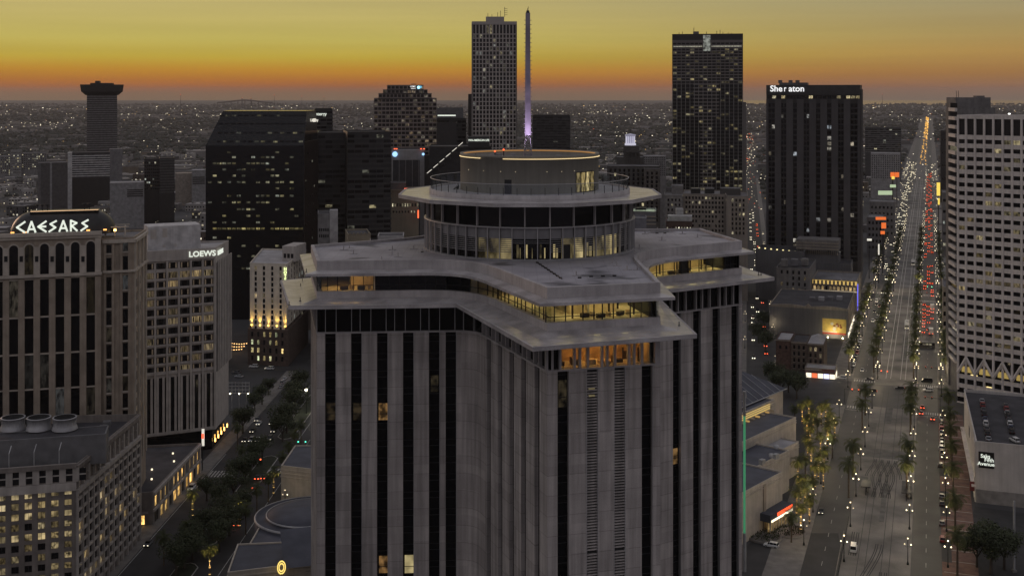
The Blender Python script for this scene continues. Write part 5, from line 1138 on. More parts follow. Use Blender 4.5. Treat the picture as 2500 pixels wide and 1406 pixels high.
for px in (1716, 1735): f.box('bay_post', t, f.px(px)-.3, f.px(px)+.3, Z(132, 1110), Z(86, 1110), 0, .9, ps)
MB().prism([f.at(f.px(1692), -8), f.at(f.px(1706), -8), f.at(f.px(1706), -16), f.at(f.px(1692), -16)], zt-1, Z(78, 1118)).build('roof_box', t, ps)
for px, py in ((1658, 80), (1666, 78), (1694, 68), (1725, 78), (1750, 76), (1758, 74), (1765, 79), (1778, 80), (1786, 81)): b = MB(); b.tube((X(px, 1120), 1120, zt-1), (X(px, 1120), 1120, Z(py, 1120)), .25); b.build('aerial', t, dk_metal)
g = Face(P[1], P[2]); g.box('side_wall', t, 0, g.len, 0, Z(250, 1110), 0, 3.0, ps)
# ---- stepped glass tower
st = mat('rose_frame', (.20, .165, .15), .6, var=.1, scale=.05)
sw = window_mat('rose_pane', .30, (1, .7, .4), (1, .9, .7), .16, dark=(.012, .010, .010), pat=(.4, .4, .5))
t, f, P = tower_px('stepped_tower', 'stepped dark glass tower with terraces and a small blue heart logo at the top', 'tower', 913, 1066, 240, 1150, 50, mat('rose_core', (.016, .014, .014), .4))
zb = Z(380, 1150)
grid(t, f, 0, f.len, 16, zb, Z(241, 1150), 14, 3.2, 2.6, sw, st, .35, limit=224)
g = Face(P[3], P[0]); [g.box('side_band', t, 0, g.len, zb+4*k, zb+4*k+1.6, 0, .4, st) for k in range(14)]
for a, b_, yt, ybm in ((924, 1054, 228, 240), (935, 1044, 219, 228), (945, 1034, 208, 219)):
    q = fbox_poly(a, b_, 1150, 40); wing(t, q, Z(ybm, 1150)-1, Z(yt, 1150), mat('rose_core', (.016, .014, .014)), roof_dk, .4, name='terrace')
    ff = Face(q[0], q[1]); n = round((b_-a)/9.6); grid(t, ff, 0, ff.len, n, Z(ybm, 1150), Z(yt+1, 1150), 1, ff.len/n-.9, 2.8, sw, st, .35)
x = X(1023, 1149); f.box('logo_panel', t, f.px(1001), f.px(1031), Z(219.5, 1150), Z(209, 1150), .2, .6, mat('logo_black', (.01, .012, .014), .4))
text('sign_letters', t, 'LCMC', emit('sign_cold', (1, 1, 1), .9), 2.0, (X(1008, 1149), 1149, Z(212, 1149)), 0, .1, .05); text('sign_letters', t, 'HEALTH', emit('sign_cold', (1, 1, 1), .9), 1.2, (X(1009, 1149), 1149, Z(217, 1149)), 0, .1, .03)
b = MB(); b.lathe([(1.5, -.1), (1.5, .1), (.01, .1)], 12); b.build('logo_heart', t, emit('logo_blue', (.35, .75, 1), 2.2), M=Matrix.Translation((X(1022, 1149), 1149, Z(214, 1149))) @ Matrix.Rotation(R(90), 4, 'X'))
b = MB(); b.lathe([(1.2, -.1), (1.2, .1), (.01, .1)], 12); b.build('logo_heart', t, emit('logo_teal', (.10, .35, .5), 1.5), M=Matrix.Translation((X(1027, 1149), 1149, Z(213, 1149))) @ Matrix.Rotation(R(90), 4, 'X'))
b = MB(); b.tube((X(1004, 1165), 1165, Z(206, 1165)), (X(1016, 1165), 1165, Z(206, 1165)), .3); b.build('roof_rail', t, dk_metal)
# ---- wide black tower with bevelled roof
blk = mat('black_glass_wall', (.007, .007, .008), .15, spec=.35); blk2 = mat('red_reflection_side', (.022, .016, .014), .3, var=.3, scale=.02)
bw = window_mat('black_tower_pane', .30, (1, .85, .4), (.9, .95, .8), .20, dark=(.006, .006, .007), pat=(.5, .5, .3))
y = 723.0; P = [(X(502, y), y), (X(742, y), y)]
t = thing('black_tower', 'wide black glass tower with sloped shoulders and rows of lit office windows', 'tower', (X(620, y), y+23, 0))
zs, zt = Z(356, y), Z(272, y)
xl, xr = P[0][0], P[1][0]; xs = X(536, y)-xl
b = MB(); v = [(xl, y), (xr, y), (xr+1, y+46), (xl-6, y+46)]
b.prism(v, 0, zs, cap=False)
top = [(xl+xs, y+9), (xr+.2, y+9), (xr+.8, y+40), (xl+xs-4, y+40)]
b.add([(*p, zs) for p in v]+[(*p, zt) for p in top], [(0, 1, 5, 4), (1, 2, 6, 5), (2, 3, 7, 6), (3, 0, 4, 7), (4, 5, 6, 7)]); b.build('wall', t, blk)
f = Face(P[0], P[1])
Fs = Face((xr, y), (xr+1, y+46)); Fs.box('reflection_side', t, 0, Fs.len, 4, Z(345, 735), .02, .3, blk2)  # reddish tint painted in for the reflection on this side
for j in range(14):
    for k in range(6):
        if random.random() < .35: Fs.box('side_window', t, 3+7*k, 5.5+7*k, Z(650-21*j, 740), Z(645-21*j, 740), .3, .36, bw)
rows = [372, 384, 399, 414, 429, 445, 460, 478, 494, 511, 527, 543, 558, 580, 600, 625, 655]
for j, py in enumerate(rows):
    for k in range(20):
        u = 1.5+k*2.98; f.box('window', t, u, u+2.3, Z(py, y)-.65, Z(py, y)+.55, .0, .1, bw if j != 12 else window_mat('black_tower_lit_row', .9, (1, .8, .3), (1, .85, .4), .35))
for j, py in enumerate((346, 325, 303, 283)):           # windows on the sloped shoulder
    tt = (356-py)/84; 
    for k in range(14):
        u = 5+k*3.9; b = MB(); b.box((xl+3+u, y+9*tt-.15, Z(py, y+9*tt)), (2.6, .2, 1.1)); b.build('shoulder_window', t, bw)
box('sign_strip', t, (X(768, 752), 751.2, Z(294, 752)), (4.2, .5, 2.2), sign_soft, R(80)); 
text('sign_letters', t, 'Liberty', sign_soft, 2.4, (X(768, 740), 739.0, Z(294, 740)), R(55), .1, .03)
# ---- towers behind and beside it
def banded(name, label, pxl, pxr, pyt, y, depth, rot, wm, bm, n, pyb, lit=.10, st=.3, bh=.35):
    t, f, P = tower_px(name, label, 'tower', pxl, pxr, pyt, y, depth, wm, rot)
    z1, z0 = Z(pyt, y)-2, Z(pyb, y); h = (z1-z0)/n; wmt = window_mat(name+'_pane', lit, (1, .85, .45), (.9, 1, .9), st, dark=(.008, .008, .009), pat=(.4, .4, .4))
    for fc in (f, Face(P[1], P[2])):
        for j in range(n):
            fc.box('floor_band', t, 0, fc.len, z0+j*h, z0+j*h+h*bh, 0, .4, bm)
            m = max(2, int(fc.len/4.2)); b = MB()
            if fc is f:
                for k in range(m):
                    if random.random() < .5: fc.box('window', t, k*fc.len/m+.2, (k+1)*fc.len/m-.2, z0+j*h+h*bh+.1, z0+j*h+h-.1, -.02, .1, wmt)
    return t, f, P
random.seed(21)
dkw = mat('smoked_wall', (.020, .019, .020), .4); bnd = mat('smoked_band', (.040, .038, .038), .6)
t, f, P = banded('entergy_tower', 'slim dark tower with a small white sign rising behind the black slope-topped tower', 768, 812, 266, 900, 30, 0, dkw, bnd, 14, 400)
text('sign_letters', t, 'entergy', sign_white, 3.4, (X(781, 899), 898.8, Z(279, 899)), 0, .1, .06)
banded('smoked_block', 'dark banded office block directly right of the black slope-topped tower', 776, 848, 324, 800, 40, 0, dkw, bnd, 24, 620, .06)
banded('angled_block', 'long dark banded office block with slanting floor lines beside the white logo tower', 848, 954, 322, 780, 40, 12, dkw, bnd, 22, 600, .07)
banded('dim_block', 'dim grey block with a white top sign line between stepped and grid towers', 1066, 1138, 290, 1230, 30, 0, mat('dim_wall', (.03, .03, .032), .7), bnd, 9, 380, .06)
t, f, P = tower_px('shadow_block', 'black unlit block below the white sign line left of the grid tower', 'tower', 1066, 1115, 300, 1120, 30, dkw); f.box('sign_line', t, 1, f.len-1, Z(284, 1120), Z(281, 1120), 0, .3, sign_white) 
t2, f2q, P = tower_px('hazy_block', 'distant plain grey block on the skyline left of the grid tower', 'tower', 1066, 1131, 264, 1500, 40, mat('hazy_grey', (.10, .10, .105), .9))
# ---- insurance building with lit stepped roof lines
t, f, P = tower_px('insurance_block', 'dark office block with a white roof sign and a slanting line of roof-edge lights', 'building', 1048, 1200, 358, 850, 40, mat('soot_wall', (.018, .018, .020), .6), 0)
q = fbox_poly(1143, 1195, 850, 20); wing(t, q, Z(358, 850)-1, Z(335, 850), mat('soot_wall', (.018, .018, .020)), roof_dk, .4, name='sign_house'); fq = Face(q[0], q[1]); x, y = fq.at(fq.len/2, .4); text('sign_letters', t, 'PAN-AMERICAN LIFE', sign_white, 2.0, (x, y, Z(343, 850)), 0, .1, .05, sx=.82)
for k in range(6): 
    px, py = 1130-15*k, 348+13*k; b = MB(); b.tube((X(px, 846), 846-k, Z(py, 846)), (X(px-11, 846), 846-k-.6, Z(py+9, 846)), .25); b.build('edge_light', t, sign_soft)
    box('edge_bracket', t, (X(px-8, 848), 848, Z(py+9, 846)-1.2), (5, 1.5, 1.6), dkw)
# ---- white finned tower with blue logo, tan hall in front
wf = mat('white_fin', (.30, .285, .28), .8, var=.1, streak=.1)
t, f, P = tower_px('finned_tower', 'pale tower with white vertical fins, dark glass and a round blue logo', 'tower', 956, 1036, 366, 900, 26, mat('fin_glass', (.05, .05, .056), .3), 0, roof_md)
f.box('top_band', t, 0, f.len, Z(391, 900), Z(366, 900), 0, .6, wf); zb = Z(480, 900)
for px in (956, 974, 990, 1006, 1022): f.box('fin', t, f.px(px), f.px(px)+(.35 if px > 956 else 1.0), zb-40, Z(391, 900), 0, .8, wf)
f.box('fin', t, f.px(1025), f.len, zb-40, Z(391, 900), 0, .7, wf); g = Face(P[1], P[2]); g.box('side_wall', t, 0, g.len, 0, Z(370, 900), 0, .2, mat('side_dark', (.04, .04, .042)))
for px in (964, 1033): b = MB(); b.lathe([(2.0 if px < 1000 else 1.0, -.1), (2.0 if px < 1000 else 1.0, .1), (.01, .1)], 14); b.build('logo_disc', t, emit('logo_sky', (.35, .62, 1), 1.5), M=Matrix.Translation((X(px, 898), 898.8, Z(377, 898))) @ Matrix.Rotation(R(90), 4, 'X'))
for px in (963, 968, 1028, 1035): box('roof_beacon', t, (X(px, 899), 900, Z(364, 899)), (1.2, .6, .6), emit('beacon_red', (1, .12, .04), 2.5))
tn = mat('tan_stone', (.24, .205, .15), .85, var=.15, scale=.1, streak=.1)
t, f, P = tower_px('tan_hall', 'tan stone hall with a row of small lit windows below the white finned tower', 'building', 954, 1022, 464, 820, 26, tn, 0, roof_md)
for k in range(11): f.box('window', t, 1+k*1.75, 1.7+k*1.75, Z(505, 820), Z(497, 820), 0, .1, window_mat('tan_pane', .7, (1, .9, .6), (1, .9, .6), .9))
for k in range(9): f.box('window', t, 1.5+k*2.1, 2.3+k*2.1, Z(520, 820), Z(515, 820), 0, .1, window_mat('tan_pane2', .4, (1, .9, .6), (1, .9, .6), 1.2))
f.box('cornice', t, 0, f.len, Z(466, 820), Z(463, 820), 0, .8, tn); box('red_sign', t, (X(1000, 817), 817, Z(462, 817)), (7.5, .5, 1.3), emit('red_neon', (1, .14, .05), 1.8)); box('red_sign', t, (X(1021, 815), 815, Z(523, 815)), (.9, .5, 5.5), emit('red_neon', (1, .14, .05), 1.8))
q = fbox_poly(954, 991, 822, 18); wing(t, q, Z(466, 822), Z(447, 822), mat('tan_grey', (.13, .12, .115), .9), roof_dk, .4, name='upper_storey')
# ---- low blocks just behind the cross tower
t, f, P = tower_px('stair_block', 'plain pale block with a sharp white corner and few square windows', 'building', 776, 806, 522, 640, 20, mat('stair_grey', (.17, .165, .165), .9, streak=.1), 0, roof_dk); f.box('white_edge', t, f.len-.1, f.len+4.2, 0, Z(514, 640), -6, .1, mat('stair_white', (.34, .33, .33), .8)); grid(t, f, .4, f.len-.6, 5, Z(584, 640), Z(554, 640), 2, .8, 1.7, win_none, None)
t, f, P = tower_px('terrace_block', 'low block with a dark roof and a crested stone parapet', 'building', 850, 905, 572, 620, 24, tn, 12, roof_dk); [f.box('crest', t, 2*k+.6, 2*k+1.4, Z(572, 620), Z(569, 620), -.3, .3, tn) for k in range(6)]
t, f, P = tower_px('white_penthouse', 'small white penthouse with dark roof showing above the roof edge', 'building', 922, 985, 576, 560, 14, mat('stair_white', (.34, .33, .33)), 4, roof_dk)
# ---- domed bank: dark masonry with a floodlit white lantern
mas = mat('dark_masonry', (.075, .07, .066), .9, var=.15, streak=.1)
t, f, P = tower_px('lantern_bank', 'dark stone bank block crowned by a small floodlit white columned lantern', 'building', 1505, 1572, 384, 950, 30, mas, 0, roof_md)
cx, cy = X(1539.5, 962), 964
f.box('frieze_lights', t, f.px(1512), f.px(1568), Z(407, 950), Z(402.5, 950), .1, .4, window_mat('frieze_pane', .8, (1, .8, .3), (1, .85, .4), 1.0))
for px in (1534, 1543, 1552, 1562): f.box('column', t, f.px(px)-.5, f.px(px)+.5, Z(400, 950), Z(374, 950), .2, 1.2, mas)
b = MB(); xa, xb = f.px(1528), f.px(1569); b.add([(*f.at(xa, 1.0), Z(373, 950)), (*f.at(xb, 1.0), Z(373, 950)), (*f.at((xa+xb)/2, 1.0), Z(363, 950)), (*f.at(xa, -3), Z(373, 950)), (*f.at(xb, -3), Z(373, 950)), (*f.at((xa+xb)/2, -3), Z(363, 950))], [(0, 1, 2), (0, 2, 5, 3), (1, 4, 5, 2)]); b.build('pediment', t, mas)
wing(t, fbox_poly(1522, 1560, 952, 22), Z(384, 952)-1, Z(356, 952), mas, roof_md, .4, name='upper_block')
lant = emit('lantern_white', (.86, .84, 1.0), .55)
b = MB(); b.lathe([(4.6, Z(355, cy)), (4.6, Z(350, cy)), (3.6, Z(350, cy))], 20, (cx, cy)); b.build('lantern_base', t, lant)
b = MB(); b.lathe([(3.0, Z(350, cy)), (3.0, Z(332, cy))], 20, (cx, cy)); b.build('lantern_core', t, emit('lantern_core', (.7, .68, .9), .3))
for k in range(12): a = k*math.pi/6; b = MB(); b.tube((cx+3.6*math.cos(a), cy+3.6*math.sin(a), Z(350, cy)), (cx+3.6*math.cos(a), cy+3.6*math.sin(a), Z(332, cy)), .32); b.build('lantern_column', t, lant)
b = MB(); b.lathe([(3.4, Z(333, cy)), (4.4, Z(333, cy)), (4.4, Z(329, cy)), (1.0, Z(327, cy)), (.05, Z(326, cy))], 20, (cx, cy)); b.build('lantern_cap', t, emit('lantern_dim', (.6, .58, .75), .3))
b = MB(); b.tube((cx, cy, Z(327, cy)), (cx, cy, Z(318, cy)), .2); b.build('flagpole', t, dk_metal)
t, f, P = tower_px('perforated_block', 'pale block with a dense grid of tiny dark windows near the lantern bank', 'building', 1570, 1626, 381, 1000, 24, mat('perforated_wall', (.22, .21, .205), .9), 0, roof_lt); grid(t, f, .5, f.len-.5, 12, Z(430, 1000), Z(383, 1000), 9, .8, .9, win_none, None)
for (a, b_, yt, y, m, lab) in ((1482, 1612, 405, 900, mas, 'broad dark masonry block in front of the lantern bank'), (1572, 1612, 412, 880, mat('brown_block', (.10, .088, .078), .9), 'brown window-grid block right of the dark masonry block'), (1485, 1545, 470, 760, mas, 'low dark block hidden behind the round crown terrace')):
    t, f, P = tower_px('old_office_block', lab, 'building', a, b_, yt, y, 26, m, 0, roof_md, group='old office blocks'); grid(t, f, 1, f.len-1, max(3, int((b_-a)/11)), Z(yt+130, y), Z(yt+6, y), 12, 1.6, 2.4, window_mat('old_pane', .06, (1, .85, .5), (1, .85, .5), .8), m, .25, limit=140)
t, f, P = tower_px('garage_deck', 'open parking deck with a pale green lit roof beside the round crown', 'building', 1540, 1602, 516, 640, 22, blank, 0, mat('green_roof', (.30, .33, .27), .8)); [box('parked_block', t, (X(1560+9*k, 650), 650, Z(510, 650)), (4, 1.8, 1.2), dk_metal) for k in range(2)]; [f.box('deck_band', t, 0, f.len, Z(530+9*k, 640), Z(527+9*k, 640), 0, .4, cream2) for k in range(3)]
ld = bpy.data.lights.new('deck_flood', 'AREA'); ld.energy = 900; ld.size = 8; ld.color = (.85, 1, .75); lo = bpy.data.objects.new('deck_flood', ld); COL.objects.link(lo); lo.location = (X(1575, 650), 651, Z(516, 640)+9)
t, f, P = tower_px('gable_shed', 'small grey gabled block beneath the pale green parking deck', 'building', 1541, 1578, 532, 600, 14, mat('slate_grey', (.16, .16, .18), .8), 0, roof_md)
# ---- big pale hotel in front of the ribbed tower
hw = mat('pale_hotel_wall', (.235, .205, .175), .9, var=.18, scale=.06, streak=.15)
hwin = window_mat('pale_hotel_pane', .10, (1, .85, .5), (1, .9, .6), .6, pat=(.8, .8, .8))
t, f, P = tower_px('pale_hotel', 'broad pale old hotel with scattered small windows in front of the ribbed tower', 'hotel', 1668, 1772, 473, 800, 34, hw, 0, roof_md)
grid(t, f, 1, f.len-1, 12, Z(590, 800), Z(477, 800), 10, 1.25, 1.8, hwin, hw, .16, skip=lambda i, j: (i*7+j*3) % 5 == 0 and j < 6)
q = fbox_poly(1773, 1826, 790, 40); wing(t, q, 0, Z(478, 790), hw, roof_md, 1.0, name='wing_wall'); fq = Face(q[0], q[1]); grid(t, fq, fq.px(1784), fq.px(1820), 4, Z(574, 790), Z(483, 790), 8, 1.2, 1.9, hwin, None, sill=hw)
q = fbox_poly(1622, 1667, 795, 30); wing(t, q, 0, Z(476, 795), mat('hotel_wing_grey', (.18, .17, .162), .9), roof_md, 1.0, name='wing_wall'); fq = Face(q[0], q[1]); grid(t, fq, 1.5, fq.len-1, 4, Z(530, 795), Z(482, 795), 4, 1.2, 1.7, hwin, None, sill=hw)
wing(t, fbox_poly(1758, 1808, 806, 14), Z(473, 806)-1, Z(460, 806), mas, roof_md, .4, name='roof_storey'); wing(t, fbox_poly(1640, 1668, 812, 14), Z(473, 806)-1, Z(455, 806), mat('hotel_wing_grey', (.18, .17, .162)), roof_md, .4, name='roof_storey')
for px in (1688, 1722): box('cooling_box', t, (X(px+10, 806), 806, Z(466, 806)), (6.2, 4, 3.6), dk_metal); [b for b in [box('cooling_rim', t, (X(px+10, 806), 803.8, Z(459.5, 806)), (6.0, .3, .4), metal_lt)]]
t, f, P = tower_px('white_attic_block', 'brown block with a white attic storey and small roof boxes below the pale hotel', 'building', 1626, 1690, 540, 660, 22, mat('maroon_brick', (.075, .045, .038), .9), 0, roof_md); f.box('attic', t, 1.0, f.len, Z(539, 660), Z(527, 660), -8, -.2, mat('stair_white', (.34, .33, .33)))
for k in range(9): f.box('window', t, .5+1.6*k, 1.1+1.6*k, Z(562, 660), Z(554, 660), 0, .1, window_mat('attic_pane', .8, (1, .95, .7), (1, .95, .7), 1.3))
box('roof_box', t, (X(1660, 666), 668, Z(516, 668)), (4, 4, 3.4), mat('stair_white', (.34, .33, .33)), 0)
# ---- striped slab behind the mast
ss = mat('slab_band', (.085, .083, .085), .8)
banded('striped_slab', 'dark slab with fine horizontal stripes just right of the mast', 1300, 1392, 282, 1200, 30, 0, mat('slab_dark', (.024, .024, .026), .6), ss, 22, 372, .015, .5, .4)
# ---- far left
t, f, P = tower_px('crowned_tower', 'distant round-cornered tower with a flaring dark crown on the western horizon', 'tower', 212, 286, 232, 1657, 43, mat('crown_tower_wall', (.045, .042, .044), .8), 0)
y = 1657.0; cx, cy = P[0][0]*.5+P[2][0]*.5, P[0][1]*.5+P[2][1]*.5
for j in range(26): f.box('balcony_band', t, 0, f.len, Z(372-5.4*j, y), Z(369.6-5.4*j, y), 0, .9, mat('balcony_pale', (.16, .155, .155), .8))
b = MB(); ct_, st_ = math.cos(R(19.3)), math.sin(R(19.3)); sq8 = lambda r: [(cx+r*(c*ct_-s*st_), cy+r*(c*st_+s*ct_)) for c, s in ((-1, -.82), (-.82, -1), (.82, -1), (1, -.82), (1, .82), (.82, 1), (-.82, 1), (-1, .82))]
b.strip(sq8(22), sq8(28), Z(233, y), Z(224, y)); b.strip(sq8(28), sq8(29.5), Z(224, y), Z(207, y)); b.add([(*p, Z(207, y)) for p in sq8(29.5)], [tuple(range(8))]); b.prism(sq8(16), Z(207, y), Z(203, y)); b.build('flaring_crown', t, mat('crown_dark', (.022, .020, .021), .6)); box('roof_box', t, (cx-6, cy, Z(201, y)), (6, 6, 4), dk_metal)
t, f, P = banded('striped_office', 'pale striped office block with blank white ends in front of the crowned tower', 176, 268, 373, 1400, 40, 0, mat('striped_dark', (.03, .03, .033), .6), mat('striped_white', (.44, .43, .42), .8), 10, 432, .01, .3, .48)
f.box('end_wall', t, -4.8, 0, 0, Z(373, 1400), -20, .5, mat('striped_white', (.30, .29, .285))); f.box('end_wall', t, f.len, f.len+14.5, 0, Z(366, 1400), -20, .3, mat('end_grey', (.15, .145, .148), .8)); f.box('podium', t, 0, f.len, 0, Z(436, 1400), 0, .6, dkw)
for (a, b_, yt, yb, y, m, lab, rt) in ((92, 165, 398, 470, 1300, mat('slab_mauve', (.075, .07, .07), .9), 'dark mauve slab with a pale stair strip left of the striped office', roof_md), (352, 390, 388, 480, 1250, mat('smoked_wall', (.020, .019, .020)), 'dark glass half of the office cube right of the striped office', roof_dk), (268, 352, 447, 482, 1200, mat('plain_pale', (.23, .225, .225), .9), 'plain pale flat box beneath the striped office', roof_lt),
        (428, 470, 424, 450, 1450, mat('tan_shed', (.26, .225, .19), .9), 'pale warehouse with a sloped tan roof near the black tower', mat('tan_roof', (.36, .30, .24), .9)), (468, 502, 416, 450, 1440, mat('plain_pale', (.23, .225, .225)), 'white banded garage next to the pale warehouse', roof_lt), (-20, 26, 382, 425, 1900, mat('hospital_pale', (.22, .215, .21), .9), 'pale slab block with a yellow lit stair at the western edge', roof_md), (26, 52, 368, 425, 1895, mat('hospital_pale', (.22, .215, .21)), 'taller pale stair block among the western slab blocks', roof_md), (52, 114, 374, 415, 1905, mat('hospital_rib', (.17, .165, .165), .9), 'long ribbed slab block at the western edge', roof_md)):
    t, f, P = tower_px('city_block', lab, 'building', a, b_, yt, y, 30, m, 0, rt)
    if a == 352: 
        q = fbox_poly(390, 426, 1250, 30, 18); wing(t, q, 0, Z(386, 1250), dkw, roof_dk, .5, name='wing_wall'); fq = Face(q[0], q[1]); [fq.box('floor_band', t, 0, fq.len, Z(470-6.6*k, 1255), Z(468-6.6*k, 1255), 0, .4, mat('dim_band', (.085, .085, .085), .8)) for k in range(13)]; [f.box('window', t, .6+2*k, 2+2*k, Z(400+8*j, 1250), Z(396+8*j, 1250), 0, .1, win_off) for k in range(8) for j in range(9)]
    elif a in (-20, 26, 52): grid(t, f, .5, f.len-.5, max(3, int((b_-a)/5)), Z(yb, y), Z(yt+2, y), 8, 1.5, 1.6, window_mat('hospital_pane', .2, (1, .8, .4), (1, 1, .8), .8), None, limit=120)
    elif a == 92: f.box('stair_strip', t, f.px(122), f.px(127), 0, Z(398, y), 0, .6, mat('plain_pale', (.23, .225, .225))); f.box('pale_edge', t, 0, f.px(100), 0, Z(398, y), 0, .4, mat('slab_pale_edge', (.12, .115, .115)))
    elif a in (468, 268): [f.box('floor_band', t, f.len*.5 if a == 268 else 1, f.len-1, Z(yb-5*k, y), Z(yb-3-5*k, y), 0, .2, dkw) for k in range(4)]
# ---- far down the avenue
t, f, P = banded('far_striped_block', 'dark striped block above the white window-grid block far down the avenue', 2112, 2200, 312, 1850, 40, 0, mat('far_dark', (.04, .04, .042), .8), mat('far_band', (.11, .108, .11), .8), 11, 372, .03, .6, .4)
t, f, P = tower_px('far_white_block', 'white block with a regular grid of small dark windows far down the avenue', 'building', 2126, 2198, 374, 1500, 30, mat('far_white', (.28, .27, .265), .9), 0, roof_lt); grid(t, f, .5, f.len-.5, 13, Z(436, 1500), Z(378, 1500), 11, 1.3, 1.5, win_none, None, limit=143)
for (a, b_, yt, y, m, lab) in ((2122, 2184, 492, 1100, grey_c, 'grey flat-roofed block just beyond the black striped hotel'), (2116, 2156, 530, 1000, blank, 'low dark block with orange sign beside the black striped hotel'), (2296, 2313, 320, 1500, dkw, 'dark slab across the avenue behind the ledged wing'), (2300, 2314, 470, 1000, grey_c, 'narrow grey block on the far side of the avenue'), (2302, 2314, 700, 640, cream2, 'pale corner block at the foot of the ledged wing')):
    t, f, P = tower_px('avenue_block', lab, 'building', a, b_, yt, y, 30, m, -19.7, roof_md); grid(t, f, .8, f.len-.8, max(2, int((b_-a)/9)), 6, Z(yt+6, y), 5, 1.6, 2.4, win_off, None, limit=60)
orange = emit('orange_neon', (1, .20, .04), .8); lime = emit('pale_lime_panel', (.80, 1, .62), .5); yellow = emit('yellow_neon', (1, .72, .12), 1.0)
def sign_px(px0, px1, py0, py1, y, m, lab, post=True):
    t = thing('street_sign', lab, 'sign', (X((px0+px1)/2, y), y, 0)); zc = (Z(py0, y)+Z(py1, y))/2
    box('panel', t, (X((px0+px1)/2, y), y, zc), (X(px1, y)-X(px0, y), .5, Z(py0, y)-Z(py1, y)), m)
    if post: box('post', t, (X((px0+px1)/2, y), y+.6, zc/2), (.5, .5, zc), dk_metal)
for a in ((2174, 2184, 421, 433, 1250, orange, 'left of a pair of orange neon discs before the white grid block'), (2185, 2195, 421, 433, 1250, orange, 'right of a pair of orange neon discs before the white grid block'), (2177, 2184, 431, 438, 1248, yellow, 'small yellow round neon under the orange discs'), (2144, 2178, 466, 476, 1150, lime, 'wide pale green lit billboard on a roof beside the avenue'), (2173, 2187, 451, 458, 1170, lime, 'small pale green lit panel behind the wide billboard'),
          (2138, 2163, 530, 537, 980, orange, 'long flat orange neon sign on the dark block'), (2152, 2163, 544, 558, 930, orange, 'square orange neon sign below the long orange one'), (2150, 2160, 564, 572, 900, orange, 'lowest small orange neon sign on the near side of the avenue'), (2287, 2295, 446, 478, 1250, yellow, 'tall yellow vertical neon on the far side of the avenue'), (2290, 2294, 484, 500, 1150, yellow, 'short yellow neon below the tall vertical one'), (2117, 2128, 583, 588, 880, sign_soft, 'white lit block sign on a roof beside the avenue'), (2144, 2147, 596, 622, 860, sign_soft, 'thin white vertical light sign on the near sidewalk')): sign_px(*a, post=False if a[1]-a[0] > 20 else True)
# ================================================================ street lamps, palms, trees, vehicles
iron = mat('lamp_iron', (.018, .022, .020), .5, .4, .2)
globe = emit('lamp_globe', (1, .84, .54), 3.4, .75)
globe_y = emit('lamp_globe_amber', (1, .72, .30), 22)
def cached(key, fn, *mats):
    if key not in SHARED: SHARED[key] = fn().mesh(key, *mats)
    return SHARED[key]
def child(name, parent, me, M=None): return link(bpy.data.objects.new(name, me), parent, WM[parent.name] @ (M or Matrix.Identity(4)))
def lamp_post():
    b = MB(); b.lathe([(.34, 0), (.34, .5), (.2, .8), (.13, 1.2), (.09, 6.2), (.12, 6.3), (.05, 7.6)], 8); return b
def lamp_arm():
    b = MB(); b.tube((-.9, 0, 5.5), (.9, 0, 5.5), .045); 
    for s in (-1, 1): b.tube((s*.9, 0, 5.5), (s*.9, 0, 5.85), .045); b.tube((s*.15, 0, 5.0), (s*.7, 0, 5.5), .03)
    return b
def lamp_globe():
    b = MB(); b.lathe([(.02, -.20), (.15, -.14), (.2, 0), (.15, .14), (.02, .22)], 8); return b
N_LAMP = [0]
def street_lamp(x, y, rz, label, group, z=0.0, light=0.0, h=1.0, gm=globe):
    t = thing('street_lamp', label, 'street lamp', (x, y, z), group, rz)
    S = Matrix.Scale(h, 4)
    child('post', t, cached('lamp_post', lamp_post, iron), S); child('arm', t, cached('lamp_arm', lamp_arm, iron), S)
    k = 'lamp_globe_'+gm.name
    for px, pz in ((-.9, 6.05), (.9, 6.05), (0, 7.8)): child('globe', t, cached(k, lamp_globe, gm), S @ Matrix.Translation((px, 0, pz)))
    if light:
        ld = bpy.data.lights.new('street_lamp_light', 'POINT'); ld.energy = light; ld.color = (1, .80, .50); ld.shadow_soft_size = .6
        lo = bpy.data.objects.new('street_lamp_light', ld); COL.objects.link(lo); lo.location = (x, y, z+8.7*h)
    return t
def ordinal(n):
    n0 = n+1; W = ['first', 'second', 'third', 'fourth', 'fifth', 'sixth', 'seventh', 'eighth', 'ninth', 'tenth', 'eleventh', 'twelfth', 'thirteenth', 'fourteenth', 'fifteenth', 'sixteenth', 'seventeenth', 'eighteenth', 'nineteenth', 'twentieth']
    if n < 20: return W[n]
    tens = {2: 'twenty', 3: 'thirty', 4: 'forty', 5: 'fifty', 6: 'sixty', 7: 'seventy', 8: 'eighty', 9: 'ninety'}; q, r = divmod(n0, 10)
    if q not in tens: return 'farthest'
    return tens[q]+'-'+W[r-1] if r else tens[q][:-1]+'ieth'
for s, nm, off in ((-24.2, 'near edge of the tramway', 0), (-6.2, 'far edge of the tramway', 4), (-36.8, 'casino-side sidewalk', 9), (5.0, 'store-side sidewalk', 6)):
    for k in range(34):
        t = 362+off+k*30
        if any(a-4 < t < b_+4 for a, b_ in CROSS): t += 26
        x, y = canal(s, t)
        lab = '%s lamp counted from the front on the %s' % (ordinal(k), nm) 
        street_lamp(x, y, R(-19.7), lab, 'avenue lamps on the %s' % nm, light=(680 if t < 900 else 0), z=.15)
for k in range(10):
    x, y = poy(-87.2, 318+24*k); street_lamp(x, y, 0, '%s lamp from the front on the casino side of the boulevard' % ordinal(k), 'boulevard lamps', light=260 if k % 2 else 0, z=.15, h=.85)
for k in range(16):
    x, y = side((-8 if k % 2 else 8), -150+38*k); street_lamp(x, y, R(11), '%s lamp along the narrow street right of the tall tower' % ordinal(k), 'side street lamps', light=350 if k < 8 else 0, h=.8)

